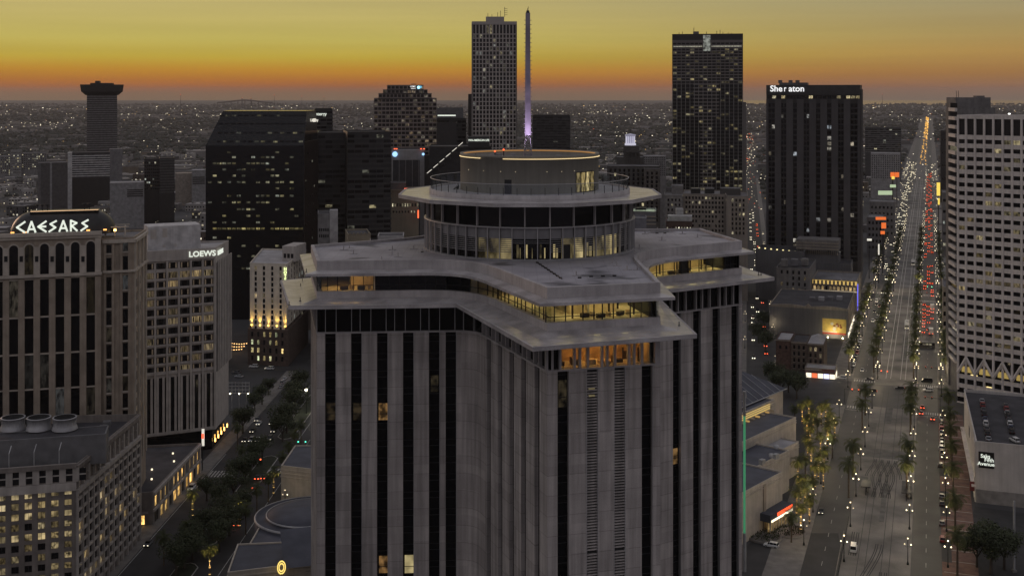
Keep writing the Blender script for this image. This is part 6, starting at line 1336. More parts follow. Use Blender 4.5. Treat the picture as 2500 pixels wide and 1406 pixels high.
x, y = G(748, 1010); bl = thing('flood_mast', 'tall mast with a dazzling white flood lamp at the edge of the tower', 'lamp', (x, y, 0)); box('shaft', bl, (x, y, 5.5), (.3, .3, 11), iron); box('lamp_head', bl, (x, y-.3, 10.6), (.9, .6, .5), emit('flood_white', (1, .95, .7), 12))
ld = bpy.data.lights.new('flood_mast_light', 'POINT'); ld.energy = 1500; ld.color = (1, .92, .7); ld.shadow_soft_size = .5; lo = bpy.data.objects.new('flood_mast_light', ld); COL.objects.link(lo); lo.location = (x, y-1, 10.2)
# ---- palms
bark = mat('palm_bark', (.10, .075, .05), .95, var=.3, scale=2, fine=.3)
frond_m = mat('palm_frond', (.055, .070, .026), .7, var=.35, scale=1.5)
def add_translucency(m, amount, col):
    nt = m.node_tree; N = nt.nodes; L = nt.links; t = N.new('ShaderNodeBsdfTranslucent'); t.inputs[0].default_value = (*col, 1); x = N.new('ShaderNodeMixShader'); x.inputs[0].default_value = amount
    L.new(N['Principled BSDF'].outputs[0], x.inputs[1]); L.new(t.outputs[0], x.inputs[2]); L.new(x.outputs[0], N['Material Output'].inputs[0])
add_translucency(frond_m, .45, (.11, .12, .035))
def palm_trunk():
    b = MB(); pr = [(.34, 0), (.26, .4)]
    for k in range(1, 9): pr += [(.23-.006*k, k*.95-.1), (.27-.006*k, k*.95)]
    b.lathe(pr+[(.36, 8.6), (.30, 9.0)], 9); return b
def palm_crown(seed, n=34, L=3.5):
    def fn():
        rg = random.Random(seed); b = MB()
        for k in range(n):
            a = 2*math.pi*k/n*2.618+rg.random()*.3; el = R(78-118*(k/n)**.8+rg.uniform(-8, 8)); ln = L*rg.uniform(.8, 1.1)
            d = Vector((math.cos(a), math.sin(a), 0)); sd = Vector((-d.y, d.x, 0)); p = Vector((0, 0, 8.9)); e = el; prev = p; ns = 9
            for i in range(ns):
                st = ln/ns; e -= R(4+7*i/ns*2); q = prev+(d*math.cos(e)+Vector((0, 0, 1))*math.sin(e))*st
                up = (-d*math.sin(e)+Vector((0, 0, 1))*math.cos(e)); w = .62*math.sin(math.pi*(i+1.2)/(ns+1.6))+.08
                for s in (-1, 1):
                    for h in (0, .5):
                        o = prev+(q-prev)*h; tip = o+(sd*s*w+(q-prev).normalized()*w*.55-up*w*.30)
                        th = (q-prev)*.34
                        b.add([o, o+th, tip+th*.25, tip], [(0, 1, 2, 3)])
                prev = q
        return b
    return fn
PALMS = 0
def palm(x, y, label, group, sc=1.0, lit=False, z=.15, hh=1.0):
    global PALMS; PALMS += 1
    t = thing('palm_tree', label, 'palm tree', (x, y, z), group, PALMS*1.3)
    child('trunk', t, cached('palm_trunk', palm_trunk, bark), Matrix.Diagonal((sc, sc, sc*hh, 1)))
    child('crown', t, cached('palm_crown_%d' % (PALMS % 4), palm_crown(PALMS % 4), frond_m), Matrix.Translation((0, 0, 8.9*sc*(hh-1))) @ Matrix.Scale(sc, 4))
    if lit:
        b = [child('trunk_light', t, cached('trunk_light', lambda: MB().lathe([(.30*1.0, 1.0), (.34, 1.05), (.30, 1.1)], 8).lathe([(.28, 3.0), (.32, 3.05), (.28, 3.1)], 8).lathe([(.27, 5.0), (.31, 5.05), (.27, 5.1)], 8), emit('trunk_lights', (1, .62, .2), 1.6)), Matrix.Scale(sc, 4))]
        ld = bpy.data.lights.new('palm_uplight', 'SPOT'); ld.energy = 4200; ld.color = (1, .72, .32); ld.shadow_soft_size = .3; ld.spot_size = R(64); ld.spot_blend = .6
        lo = bpy.data.objects.new('palm_uplight', ld); COL.objects.link(lo); lo.location = (x+.5, y-1.6, z+1.0); lo.rotation_euler = Vector((-.05, .14, 1)).to_track_quat('-Z', 'Y').to_euler()
    return t
random.seed(8)
grove = [(1966, 1140), (1998, 1135), (1955, 1190), (1985, 1195), (2012, 1120), (1972, 1090), (2003, 1080), (2020, 1060), (1995, 1040), (2026, 1022), (2005, 1005), (1978, 1060), (2032, 1085), (1955, 1265), (1932, 1290), (1976, 1245), (1958, 1000), (1975, 992), (2038, 1040), (1990, 1160), (2010, 1160), (1945, 1225), (2016, 1000), (1985, 1020), (1980, 1110), (1965, 1215), (2022, 1045), (1970, 1035), (1948, 1150), (1940, 1010)]
grove.sort(key=lambda p: -p[1])
for k, (px, py) in enumerate(grove):
    x, y = G(px, py+34); palm(x, y, '%s uplit palm counted from the front in the casino grove' % ordinal(k), 'uplit casino palms', .98, lit=(k % 5 != 0), hh=.95)
for k, t in enumerate([505, 530, 444, 420, 612, 640, 665, 690, 720, 745, 775, 800, 826]):
    x, y = canal(-26.5, t); palm(x, y, '%s dark palm from the front along the near edge of the tramway' % ordinal(k), 'tramway palms', 1.32, hh=1.0)
for k, t in enumerate([428, 452, 505, 522, 538, 606, 632, 660, 688, 712, 740, 765, 795, 822]):
    x, y = canal(-7.6, t); palm(x, y, '%s dark palm from the front along the far edge of the tramway' % ordinal(k), 'far tramway palms', 1.34, hh=1.0)
for k, t in enumerate([362, 395, 428, 455, 478, 500, 530, 604, 622, 640, 664, 690, 720, 750, 780, 810]):
    x, y = canal(7.5, t); palm(x, y, '%s dark palm from the front on the store-side sidewalk' % ordinal(k), 'store-side palms', 1.34, hh=1.02)
for k, t in enumerate([612, 634, 655, 678, 705, 735, 760, 790, 818]):
    x, y = canal(-38.5, t); palm(x, y, '%s dark palm from the front along the shop-side sidewalk' % ordinal(k), 'shop-side palms', 1.25)
for k in range(30):
    s = (-26.5, -7.6, 7.5, -38.5)[k % 4]; x, y = canal(s, 866+(k//4)*44+(k % 4)*9); palm(x, y, '%s tiny palm beyond the second crossing on the %s' % (ordinal(k//4), ('near tramway edge', 'far tramway edge', 'store-side sidewalk', 'shop-side sidewalk')[k % 4]), 'far avenue palms', 1.3)
for k, (px, py) in enumerate(((585, 1270), (512, 1390), (600, 1285), (668, 1190), (690, 1150), (655, 1205), (705, 1120), (720, 1090), (590, 1130), (580, 1075), (470, 1245), (455, 1330), (735, 1065), (627, 1235), (400, 1360))):
    x, y = G(px, py+20); palm(x, y, '%s palm listed from the rotunda end along the boulevard' % ordinal(k), 'boulevard palms', .95, lit=k in (0, 1, 3, 10))

# ---- broad-leaved trees
leaf_m = mat('tree_leaf', (.040, .050, .020), .8, var=.5, scale=.8)
twig_m = mat('tree_bark', (.06, .048, .038), .95)
def tree_crown(seed, n=2600):
    def fn():
        rg = random.Random(seed); b = MB()
        lob = [(rg.uniform(-2.6, 2.6), rg.uniform(-2.6, 2.6), rg.uniform(4.2, 7.4), rg.uniform(1.3, 2.3)) for _ in range(13)]
        for _ in range(n):
            cx, cy, cz, r = rg.choice(lob); v = Vector((rg.gauss(0, 1), rg.gauss(0, 1), rg.gauss(0, .8))).normalized()*r*rg.uniform(.55, 1.05); p = Vector((cx, cy, cz))+v
            a = Vector((rg.uniform(-1, 1), rg.uniform(-1, 1), rg.uniform(-.6, .6))).normalized()*.24; c = a.cross(Vector((rg.uniform(-1, 1), rg.uniform(-1, 1), 1))).normalized()*.17
            b.add([p-a, p+c, p+a, p-c], [(0, 1, 2, 3)])
        return b
    return fn
def tree_trunk():
    b = MB(); b.tube((0, 0, 0), (0, 0, 2.6), .34, .24, 7)
    for a, l in ((0.3, 3.4), (1.9, 3.0), (3.3, 3.6), (4.6, 3.1), (5.6, 3.5)): b.tube((0, 0, 2.4), (1.7*math.cos(a), 1.7*math.sin(a), 2.4+l*.75), .2, .07, 5)
    return b
TREES = 0
def tree(x, y, label, group, sc=1.0, z=.1):
    global TREES; TREES += 1
    t = thing('street_tree', label, 'tree', (x, y, z), group, TREES*.9)
    child('trunk', t, cached('tree_trunk', tree_trunk, twig_m), Matrix.Scale(sc, 4)); child('crown', t, cached('tree_crown_%d' % (TREES % 3), tree_crown(TREES % 3), leaf_m), Matrix.Scale(sc, 4)); return t
for k, (px, py, sc) in enumerate(((2420, 1400, 1.7), (2385, 1385, 1.2), (2452, 1390, 1.4), (2405, 1350, 1.1))):
    x, y = G(px, py); tree(x, y, ('huge dark leafy tree in the yard below the store block', 'smaller dark tree in front of the huge yard tree', 'dark tree to the right of the huge yard tree', 'dark tree hidden behind the huge yard tree')[k], 'yard trees', sc)
bt = [(700, 1040, 1.5), (712, 1005, 1.5), (720, 975, 1.4), (690, 1060, 1.3), (593, 1040, 1.25), (585, 1025, 1.0), (735, 940, 1.3), (560, 1290, 1.1), (535, 1330, 1.2), (498, 1295, 1.1), (478, 1330, 1.1), (450, 1370, 1.2), (640, 970, 1.0), (655, 945, .9), (622, 985, .9), (570, 1200, 1.1), (600, 1160, 1.1), (540, 1230, 1.0), (620, 1120, 1.0), (505, 1205, 1.0), (575, 1165, 1.1), (548, 1265, 1.1), (520, 1300, 1.2), (610, 1140, 1.0), (640, 1100, 1.0), (470, 1350, 1.1), (430, 1385, 1.2), (585, 1240, 1.0)]
for k, (px, py, sc) in enumerate(sorted(bt, key=lambda q: -q[1])):
    x, y = G(px, py+18); tree(x, y, '%s dark leafy tree from the front in the boulevard planting' % ordinal(k), 'boulevard trees', sc)
for k, (px, py) in enumerate(((1860, 800), (1852, 830), (1868, 850), (1905, 960), (1925, 950), (1890, 930), (1945, 965), (1010, 590), (1022, 570), (1035, 585), (1000, 575), (1045, 560), (1030, 600), (985, 595))):
    x, y = G(px, py+8); tree(x, y, '%s small dark tree in the %s' % (ordinal(k % 7), 'side street by the brick houses' if k < 7 else 'square behind the cross tower'), 'side trees' if k < 7 else 'square trees', 1.3)

# ---- vehicles
tyre = mat('tyre', (.012, .012, .012), .9); auto_glass = glass('auto_glass', (.01, .011, .013), .08)
head_on = emit('headlight_on', (1, .90, .66), 4.0); tail_on = emit('taillight_on', (1, .12, .04), 4.0); lens_off = mat('lens_off', (.25, .25, .25), .2); tail_off = mat('tail_off', (.10, .01, .01), .3)
PAINT = {'white': (.62, .62, .60), 'silver': (.32, .33, .34), 'black': (.012, .012, .013), 'grey': (.09, .09, .095), 'red': (.22, .02, .02), 'blue': (.03, .05, .11)}
def paint_m(c): return mat('car_paint_'+c, PAINT[c], .28, .1, .05, spec=.6)
def loft(b, st, smooth=False):                                     # stations: y, half width, z low, z high (chamfered box section)
    n = 8; vs = []
    for y, w, z0, z1 in st:
        c = min(.12, (z1-z0)*.3); vs += [(-w+c, y, z0), (w-c, y, z0), (w, y, z0+c), (w, y, z1-c), (w-c, y, z1), (-w+c, y, z1), (-w, y, z1-c), (-w, y, z0+c)]
    fs = [(k*n+i, k*n+(i+1) % n, (k+1)*n+(i+1) % n, (k+1)*n+i) for k in range(len(st)-1) for i in range(n)] + [tuple(reversed(range(n))), tuple(range((len(st)-1)*n, len(st)*n))]
    return b.add(vs, fs, smooth)
DIM = {'sedan': (2.3, .9, .92, 1.42, (-1.75, -1.0, .25, 1.05)), 'suv': (2.35, .95, 1.05, 1.72, (-2.2, -1.9, .35, 1.1)), 'van': (2.7, 1.0, 1.2, 2.2, (-2.6, -2.5, 1.2, 1.9))}
def body_fn(k):
    L, w, zs, zt, c = DIM[k]
    def fn(): b = MB(); loft(b, [(-L, w*.86, .42, zs*.86), (-L+.15, w*.97, .30, zs*.97), (-1.5, w, .28, zs), (.9, w, .28, zs), (1.6, w*.98, .28, zs*.93), (L-.2, w*.93, .30, zs*.80), (L, w*.8, .42, zs*.68)]); return b
    return fn
def cabin_fn(k):
    L, w, zs, zt, c = DIM[k]
    def fn(): b = MB(); loft(b, [(c[0], w*.88, zs-.06, zs+.02), (c[1], w*.80, zs-.06, zt-.05), (c[2], w*.80, zs-.06, zt-.05), (c[3], w*.88, zs-.06, zs+.02)]); return b
    return fn
def roof_fn(k):
    L, w, zs, zt, c = DIM[k]
    def fn():
        b = MB(); b.box((0, (c[1]+c[2])/2, zt-.03), (w*1.5, c[2]-c[1]+.1, .07))
        for s in (-1, 1):
            for y in (c[1]+.05, (c[1]+c[2])/2, c[2]-.05): b.box((s*w*.81, y, (zs+zt)/2), (.05, .09, zt-zs))
        return b
    return fn
def wheel_fn(): return MB().tube((-.11, 0, 0), (.11, 0, 0), .34, .34, 12, smooth=False)
def rim_fn(): return MB().tube((-.125, 0, 0), (.125, 0, 0), .2, .2, 8, smooth=False)
def wheel(t, M):
    w = child('wheel', t, cached('car_wheel', wheel_fn, tyre), M); child('rim', w, cached('car_rim', rim_fn, metal_lt))
def car(x, y, rz, kind, col, label, group, front=False, rear=False, z=.02, parts=True):
    L, w, zs, zt, c = DIM[kind]; pm = paint_m(col)
    if not parts:
        key = 'far_%s_%s_%d%d' % (kind, col, front, rear)
        def fn():
            b = MB(); body_fn(kind)(); loft(b, [(-L, w*.86, .42, zs*.86), (-L+.15, w*.97, .30, zs*.97), (1.6, w*.98, .28, zs*.93), (L, w*.8, .42, zs*.68)]); b.k = 1
            loft(b, [(c[0], w*.88, zs-.06, zs+.02), (c[1], w*.80, zs-.06, zt), (c[2], w*.80, zs-.06, zt), (c[3], w*.88, zs-.06, zs+.02)]); b.k = 2
            for s in (-1, 1): b.box((s*w*.62, L+.0, zs*.62), (.46, .14, .34))
            b.k = 3
            for s in (-1, 1): b.box((s*w*.66, -L-.02, zs*.72), (.46, .14, .32))
            return b
        o = link(bpy.data.objects.new('car', cached(key, fn, pm, auto_glass, head_on if front else lens_off, tail_on if rear else tail_off)), None, Matrix.Translation((x, y, z)) @ Matrix.Rotation(rz, 4, 'Z'))
        return tag(o, label, 'car', group)
    t = thing('car' if kind != 'van' else 'van', label, 'car' if kind != 'van' else 'van', (x, y, z), group, rz)
    child('body', t, cached('car_body_%s_%s' % (kind, col), body_fn(kind), pm)); child('windows', t, cached('car_cabin_%s' % kind, cabin_fn(kind), auto_glass)); child('roof', t, cached('car_roof_%s_%s' % (kind, col), roof_fn(kind), pm))
    for sx in (-1, 1):
        for sy in (-L*.62, L*.62): wheel(t, Matrix.Translation((sx*(w-.1), sy, .34)))
        child('headlight', t, cached('headlight_%d' % front, lambda: MB().box((0, 0, 0), (.36, .10, .2)), head_on if front else lens_off), Matrix.Translation((sx*w*.62, L*.965, zs*.66)))
        child('taillight', t, cached('taillight_%d' % rear, lambda: MB().box((0, 0, 0), (.5, .12, .26)), tail_on if rear else tail_off), Matrix.Translation((sx*w*.66, -L*.975, zs*.74)))  # taillight oversized to include its red light on the bodywork
    return t
UP, DOWN = R(-19.7), R(160.3)                          # heading up the avenue, away from the camera / down towards it
BU, BD = R(-1.6), R(178.4)
near = [  # px, py, kind, colour, heading, head, tail, label
 (2005, 1247, 'sedan', 'black', DOWN, 1, 0, 'lone dark sedan with bright headlights on the casino-side roadway'), (1883, 1331, 'suv', 'white', R(62), 0, 0, 'white suv with light bars turning on the casino driveway'),
 (2197, 946, 'sedan', 'black', R(80), 0, 1, 'small black sedan crossing the tramway at the first crossing'), (2266, 951, 'suv', 'white', R(80), 0, 0, 'white suv crossing the far roadway at the first crossing'), (2262, 929, 'van', 'black', R(80), 0, 0, 'dark minivan crossing behind the white suv'),
 (2252, 992, 'sedan', 'red', UP, 0, 1, 'leading red-lit car waiting at the first stop line'), (2249, 1006, 'sedan', 'grey', UP, 0, 1, 'second red-lit car waiting behind the leader'), (2277, 1020, 'sedan', 'grey', UP, 0, 1, 'third red-lit car in the kerb lane before the stop line'),
 (2122, 925, 'sedan', 'grey', R(78), 0, 0, 'grey sedan crossing beside the crosswalk at the corner shop'), (2128, 953, 'suv', 'black', R(78), 0, 1, 'black suv in the crossing nearest the uplit grove'), (2105, 902, 'sedan', 'silver', DOWN, 1, 0, 'silver car with headlights stopped by the corner shop crosswalk'),
 (2054, 921, 'suv', 'white', R(75), 0, 0, 'white suv parked beside the corner shop front'), (2084, 1339, 'van', 'white', UP, 0, 0, 'narrow white van on the tramway edge beside the fence'),
 (2296, 1135, 'suv', 'black', UP, 0, 0, 'black suv in the lay-by beside the red sidewalk'), (2299, 1210, 'sedan', 'grey', UP, 0, 0, 'front grey car of the pair in the lower lay-by'), (2300, 1228, 'sedan', 'black', UP, 0, 0, 'rear black car of the pair in the lower lay-by'), (2300, 1276, 'sedan', 'grey', UP, 0, 0, 'grey car parked by the kerb near the lower palm'), (2302, 1316, 'suv', 'red', UP, 0, 0, 'dark red suv parked by the kerb in the lowest row'), (2298, 1092, 'suv', 'silver', UP, 0, 0, 'silver suv parked at the upper lay-by end'),
 (468, 1190, 'suv', 'white', BD, 1, 0, 'white suv driving down the boulevard beside the lit podium'), (592, 1204, 'sedan', 'red', BU, 0, 1, 'red-lit sedan on the boulevard by the rotunda'), (624, 1186, 'sedan', 'grey', BU, 0, 1, 'red-lit grey car ahead of the sedan by the rotunda'), (645, 1163, 'sedan', 'black', BU, 0, 1, 'foremost red-lit car on the boulevard bend'), (630, 1164, 'sedan', 'grey', BU, 0, 1, 'red-lit car beside the foremost one on the boulevard bend'), (580, 1277, 'sedan', 'black', BU, 0, 1, 'red-lit car under the lit boulevard palm'),
 (598, 1073, 'sedan', 'grey', BD, 1, 0, 'leftmost car waiting with headlights at the boulevard stop line'), (614, 1073, 'suv', 'silver', BD, 1, 0, 'second car from the podium waiting at the boulevard stop line'), (630, 1072, 'sedan', 'white', BD, 1, 0, 'third car from the podium waiting at the boulevard stop line'), (645, 1071, 'sedan', 'black', BD, 1, 0, 'fourth car from the podium waiting at the boulevard stop line'), (659, 1069, 'suv', 'grey', BD, 1, 0, 'rightmost car waiting at the boulevard stop line'), (617, 1050, 'sedan', 'black', BD, 1, 0, 'car in the second row behind the boulevard stop line'), (664, 1031, 'sedan', 'silver', BD, 1, 0, 'car approaching on the outer lane of the boulevard'), (668, 1050, 'suv', 'grey', BD, 1, 0, 'suv in the second row nearest the big dark trees'), (632, 1032, 'sedan', 'white', BD, 1, 0, 'white car in the third row behind the boulevard stop line'), (628, 1023, 'sedan', 'grey', BD, 1, 0, 'grey car at the tail of the boulevard queue'),
 (363, 1232, 'suv', 'silver', R(60), 0, 0, 'silver suv in the podium forecourt'), (346, 1245, 'sedan', 'white', R(30), 0, 0, 'white sedan parked before the lit podium shop'), (352, 1256, 'suv', 'white', R(-60), 0, 0, 'white suv leaving the podium forecourt'), (390, 1250, 'sedan', 'black', BD, 0, 0, 'black sedan parked along the podium kerb'), (362, 1326, 'sedan', 'grey', BD, 1, 0, 'car with amber lights low on the podium-side lane'),
 (619, 893, 'suv', 'white', R(85), 0, 0, 'white suv at the parking yard behind the hotel slab'), (658, 898, 'suv', 'white', R(85), 1, 0, 'white suv with lights by the yard entrance'), (577, 907, 'sedan', 'grey', R(75), 0, 0, 'grey car in the yard beside the hotel slab'), (583, 917, 'sedan', 'silver', R(75), 0, 0, 'silver car in the yard nearest the billboard'), (686, 942, 'sedan', 'silver', BU, 0, 0, 'nearest of three cars parked along the upper boulevard'), (690, 932, 'suv', 'silver', BU, 0, 0, 'middle of three cars parked along the upper boulevard'), (695, 922, 'sedan', 'white', BU, 0, 0, 'farthest of three cars parked along the upper boulevard'),
]
for px, py, kind, col, rz, fr, re_, lab in near:
    x, y = G(px, py+4); car(x, y, rz, kind, col, lab, 'cars on the near streets', bool(fr), bool(re_))
cl_ = ['grey', 'black', 'silver', 'white', 'grey', 'black', 'blue', 'red']
random.seed(4)
for k in range(11):                                     # parked in a row by the red sidewalk
    x, y = canal(4.6, 478+5.6*k); car(x, y, UP, ('sedan', 'suv')[k % 2], cl_[k % 8], '%s car of the row parked along the red sidewalk, counted from the front' % ordinal(k), 'cars parked by the red sidewalk', z=.16)
fx = Face(gA, gB)
for k in range(9):                                      # on the roof of the store block
    x, y = fx.at(4.2, -6-6.6*k); car(x, y, fx.rz-R(90)+R(90), ('sedan', 'suv')[k % 2], cl_[(k*3+2) % 8], '%s car from the front in the row along the roof edge of the store block' % ordinal(k), 'cars on the store roof', z=20.0)
for k in range(8):
    x, y = fx.at(12.4, -18-5.2*k); car(x, y, fx.rz, ('suv', 'sedan')[k % 2], cl_[(k*5+1) % 8], '%s car from the front in the inner row on the store roof' % ordinal(k), 'inner cars on the store roof', z=20.0)
x, y = fx.at(12.6, -7); car(x, y, fx.rz+R(25), 'suv', 'white', 'white suv parked askew at the front of the store roof', 'inner cars on the store roof', z=20.0)
def avenue_car(s, t, down, k, far):
    x, y = canal(s, t)
    car(x, y, DOWN if down else UP, ('sedan', 'suv')[k % 2], cl_[k % 8], '%s %s car from the front on the %s roadway beyond the first crossing' % (ordinal(k), cl_[k % 8], 'near' if down else 'far'), 'avenue cars beyond the first crossing', down, not down)
for k, (s, t) in enumerate(((-28, 742), (-31, 752), (-28.4, 764), (-33, 748), (-30.6, 772), (-33.4, 780), (-28.2, 790), (-31.2, 800), (-28.4, 812), (-33.2, 806), (-30.8, 824), (-33.8, 820))): avenue_car(s, t, True, k, False)
for k, (s, t) in enumerate(((-3.6, 724), (-1.0, 732), (-3.7, 742), (-3.6, 752), (-.8, 756), (-3.4, 762), (1.2, 770), (-3.6, 774), (-1.1, 782), (-3.5, 786), (-1.0, 796), (1.3, 792), (-3.6, 800), (-1.2, 812), (1.3, 806), (-3.5, 818), (1.0, 822))): avenue_car(s, t, False, k, False)
for k in range(10): x, y = canal(-36.9, 616+7.5*k); car(x, y, DOWN, ('sedan', 'suv')[k % 2], cl_[(k*3) % 8], '%s car from the front parked along the shop-side kerb' % ordinal(k), 'cars parked along the shop side', z=.05)
k = 0; lane_no = {}
for t in range(858, 2300, 13):
    for s, dn in ((-28.2, True), (-31.2, True), (-33.9, True), (-3.7, False), (-1.0, False), (1.5, False)):
        if any(a < t < b_ for a, b_ in CROSS): continue
        if random.random() < (.40 if dn and t < 1500 else .34 if not dn else .22) and k < 180:
            n = lane_no[s] = lane_no.get(s, -1)+1; x, y = canal(s+random.uniform(-.3, .3), t+random.uniform(-4, 4))
            lab = '%s tiny car past the second crossing, %s lane going %s the avenue' % (ordinal(n), {-28.2: 'inner', -31.2: 'middle', -33.9: 'kerb', -3.7: 'inner', -1.0: 'middle', 1.5: 'kerb'}[s], 'down' if dn else 'up')
            car(x, y, DOWN if dn else UP, ('sedan', 'suv', 'sedan', 'van')[k % 4], cl_[k % 8], lab, 'far avenue cars coming down' if dn else 'far avenue cars going up', dn, not dn, parts=False); k += 1
lane_no = {}
for k in range(46):
    q = k*17+random.uniform(-4, 4); s = random.choice((-3.4, -.2, 3.2)); x, y = side(s, -140+q); dn = s < 0; n = lane_no[s] = lane_no.get(s, -1)+1
    car(x, y, R(-11.4) if not dn else R(168.6), ('sedan', 'suv', 'van')[k % 3], cl_[k % 8], '%s small car up the %s lane of the narrow street by the tall tower' % (ordinal(n), {-3.4: 'left', -.2: 'middle', 3.2: 'right'}[s]), 'side street cars', dn, not dn, parts=False)
# trucks, bus, tram
def truck(px, py, label):
    x, y = G(px, py+3); t = thing('box_truck', label, 'truck', (x, y, .02), 'box trucks on the far roadway', UP); wp = paint_m('white')
    child('cargo_box', t, cached('truck_box', lambda: MB().box((0, -1.2, 2.1), (2.4, 5.4, 2.8)), wp)); child('cab', t, cached('truck_cab', lambda: loft(MB(), [(1.6, 1.1, .5, 2.4), (2.6, 1.1, .5, 2.3), (3.4, 1.05, .5, 1.4), (3.8, .95, .5, 1.1)]), wp)); child('windscreen', t, cached('truck_glass', lambda: MB().box((0, 2.75, 1.85), (1.9, 1.0, .6)), auto_glass))
    for sx in (-1, 1):
        for sy in (-2.9, 2.6): wheel(t, Matrix.Translation((sx*1.05, sy, .36)) @ Matrix.Scale(1.15, 4))
        child('taillight', t, cached('taillight_1', lambda: MB().box((0, 0, 0), (.34, .10, .2)), tail_on), Matrix.Translation((sx*.9, -3.92, .9)))
truck(2276, 752, 'upper white box truck going up the far roadway'); truck(2273, 812, 'lower white box truck just past the crosswalk on the far roadway')
def long_vehicle(name, cat, label, x, y, rz, L, col, h, lit):
    t = thing(name, label, cat, (x, y, .02), None, rz); wp = mat(name+'_paint', col, .35)
    child('body', t, cached(name+'_body', lambda: loft(MB(), [(-L, 1.1, .5, h*.9), (-L+.3, 1.25, .35, h), (L-.4, 1.25, .35, h), (L, 1.1, .5, h*.85)]), wp))
    n = int(L*2/1.6)
    for sx in (-1, 1):
        for k in range(n): child('window', t, cached(name+'_window', lambda: MB().box((0, 0, 0), (.06, 1.25, .95)), lit), Matrix.Translation((sx*1.25, -L+.9+1.6*k, h*.66)))
        for sy in (-L*.66, L*.62): wheel(t, Matrix.Translation((sx*1.12, sy, .45)) @ Matrix.Scale(1.3, 4))
        child('headlight', t, cached('headlight_1', lambda: MB().box((0, 0, 0), (.36, .10, .2)), head_on), Matrix.Translation((sx*.8, L, .9)))
    child('windscreen', t, cached(name+'_screen', lambda: MB().box((0, L-.02, h*.62), (2.1, .12, 1.1)), lit)); child('roof_unit', t, cached(name+'_unit', lambda: MB().box((0, -1, h+.12), (1.5, 3, .3)), metal_lt)); return t
lit_bus = window_mat('bus_pane', .7, (1, .9, .6), (1, .9, .7), .6)
x, y = G(2254, 848); long_vehicle('city_bus', 'bus', 'dark city bus standing askew on the far roadway past the crosswalk', x, y, R(78), 6.0, (.06, .055, .05), 3.1, lit_bus)
x, y = canal(-13, 737); long_vehicle('tram', 'tram', 'white tram waiting on the far track of the avenue', x, y, DOWN, 7.2, (.55, .53, .50), 3.4, lit_bus)
x, y = canal(-13, 1010); long_vehicle('tram', 'tram', 'distant lit tram farther up the avenue tracks', x, y, DOWN, 7.2, (.55, .53, .50), 3.4, lit_bus)
x, y = canal(-14.5, 331); long_vehicle('tram', 'tram', 'tram roof just entering at the lower edge of the avenue tracks', x, y, UP, 7.2, (.55, .53, .50), 3.4, lit_bus)
# traffic signals
red_l = emit('signal_red', (1, .12, .04), 4); grn_l = emit('signal_green', (.1, 1, .55), 3)
def signal(x, y, rz, label, m, arm=6.0):
    t = thing('traffic_signal', label, 'traffic signal', (x, y, 0), 'traffic signals', rz)
    child('post', t, cached('signal_post', lambda: MB().tube((0, 0, 0), (0, 0, 6.2), .12, .09), iron)); child('mast_arm', t, cached('signal_arm', lambda: MB().tube((0, 0, 5.9), (6.5, 0, 6.2), .08, .06), iron))
    for k in range(2):
        child('housing', t, cached('signal_box', lambda: MB().box((0, 0, 0), (.4, .3, 1.1)), iron), Matrix.Translation((3.4+2.8*k, 0, 6.0))); child('signal_lens', t, cached('signal_lens_'+m.name, lambda: MB().lathe([(.26, -.05), (.26, .05), (.01, .06)], 8), m), Matrix.Translation((3.4+2.8*k, -.2, 6.3)) @ Matrix.Rotation(R(90), 4, 'X'))
for s, t_, rz, m, lab in ((4.2, 606, 160.3, red_l, 'red signal on a mast arm beyond the first crossing, far roadway'), (4.2, 336, 160.3, red_l, 'red signal on a mast arm at the lower edge, far roadway'), (-36.5, 549, -19.7, red_l, 'signal at the grove corner of the first crossing'), (-25.5, 590, -19.7, red_l, 'signal on the tramway beyond the first crossing'), (4.2, 546, 160.3, red_l, 'signal on the store-side corner of the first crossing'), (-5, 858, -19.7, grn_l, 'green signal at the second crossing'), (4.2, 856, 160.3, red_l, 'red signal at the second crossing, far roadway'), (4.2, 832, 160.3, red_l, 'nearer red signal before the second crossing')):
    x, y = canal(s, t_); signal(x, y, R(rz), lab, m)
for s, t_, m, lab in ((-98, 446, grn_l, 'green signal over the boulevard by the rotunda'), (-110, 424, red_l, 'signal at the podium corner of the boulevard'), (-100, 580, red_l, 'red signal at the upper boulevard crossing')):
    x, y = poy(s, t_); signal(x, y, 0, lab, m)
# billboard frame behind the hotel slab, fence posts beside the tramway, plain mast by the yard
bx, by = G(600, 1000); bbd = thing('billboard_frame', 'pale open steel billboard frame on posts beside the hotel slab', 'billboard', (bx, by, 0)); ybb = by
for k in range(4): box('frame_rail', bbd, (X(583, ybb), ybb, Z(934+8.5*k, ybb)), (9.5, .15, .22), metal_lt)
for k in range(7): box('frame_post', bbd, (X(558+8.4*k, ybb), ybb, Z(946, ybb)), (.15, .18, 5.2), metal_lt)
for k in range(3): box('leg', bbd, (X(566+18*k, ybb), ybb, Z(960, ybb)/2), (.25, .25, Z(960, ybb)), metal_lt)
for k in range(3): box('frame_lamp', bbd, (X(562+22*k, ybb-.4), ybb-.6, Z(960, ybb)), (.4, .4, .3), emit('frame_bulb', (1, .9, .6), 10))
fn = thing('tramway_fence', 'dark iron fence with a pale rail along the near edge of the tramway', 'fence', (*canal(-24.6, 360), 0))
for k in range(40): x, y = canal(-25.2, 318+2.1*k); box('fence_post', fn, (x, y, .6), (.12, .12, 1.2), iron, -CA)
x, y = canal(-25.2, 359); box('fence_rail', fn, (x, y, 1.15), (.1, 84, .1), iron, -CA); x, y = canal(-25.9, 352); box('fence_kerb', fn, (x, y, .2), (.25, 70, .4), walk_m, -CA)
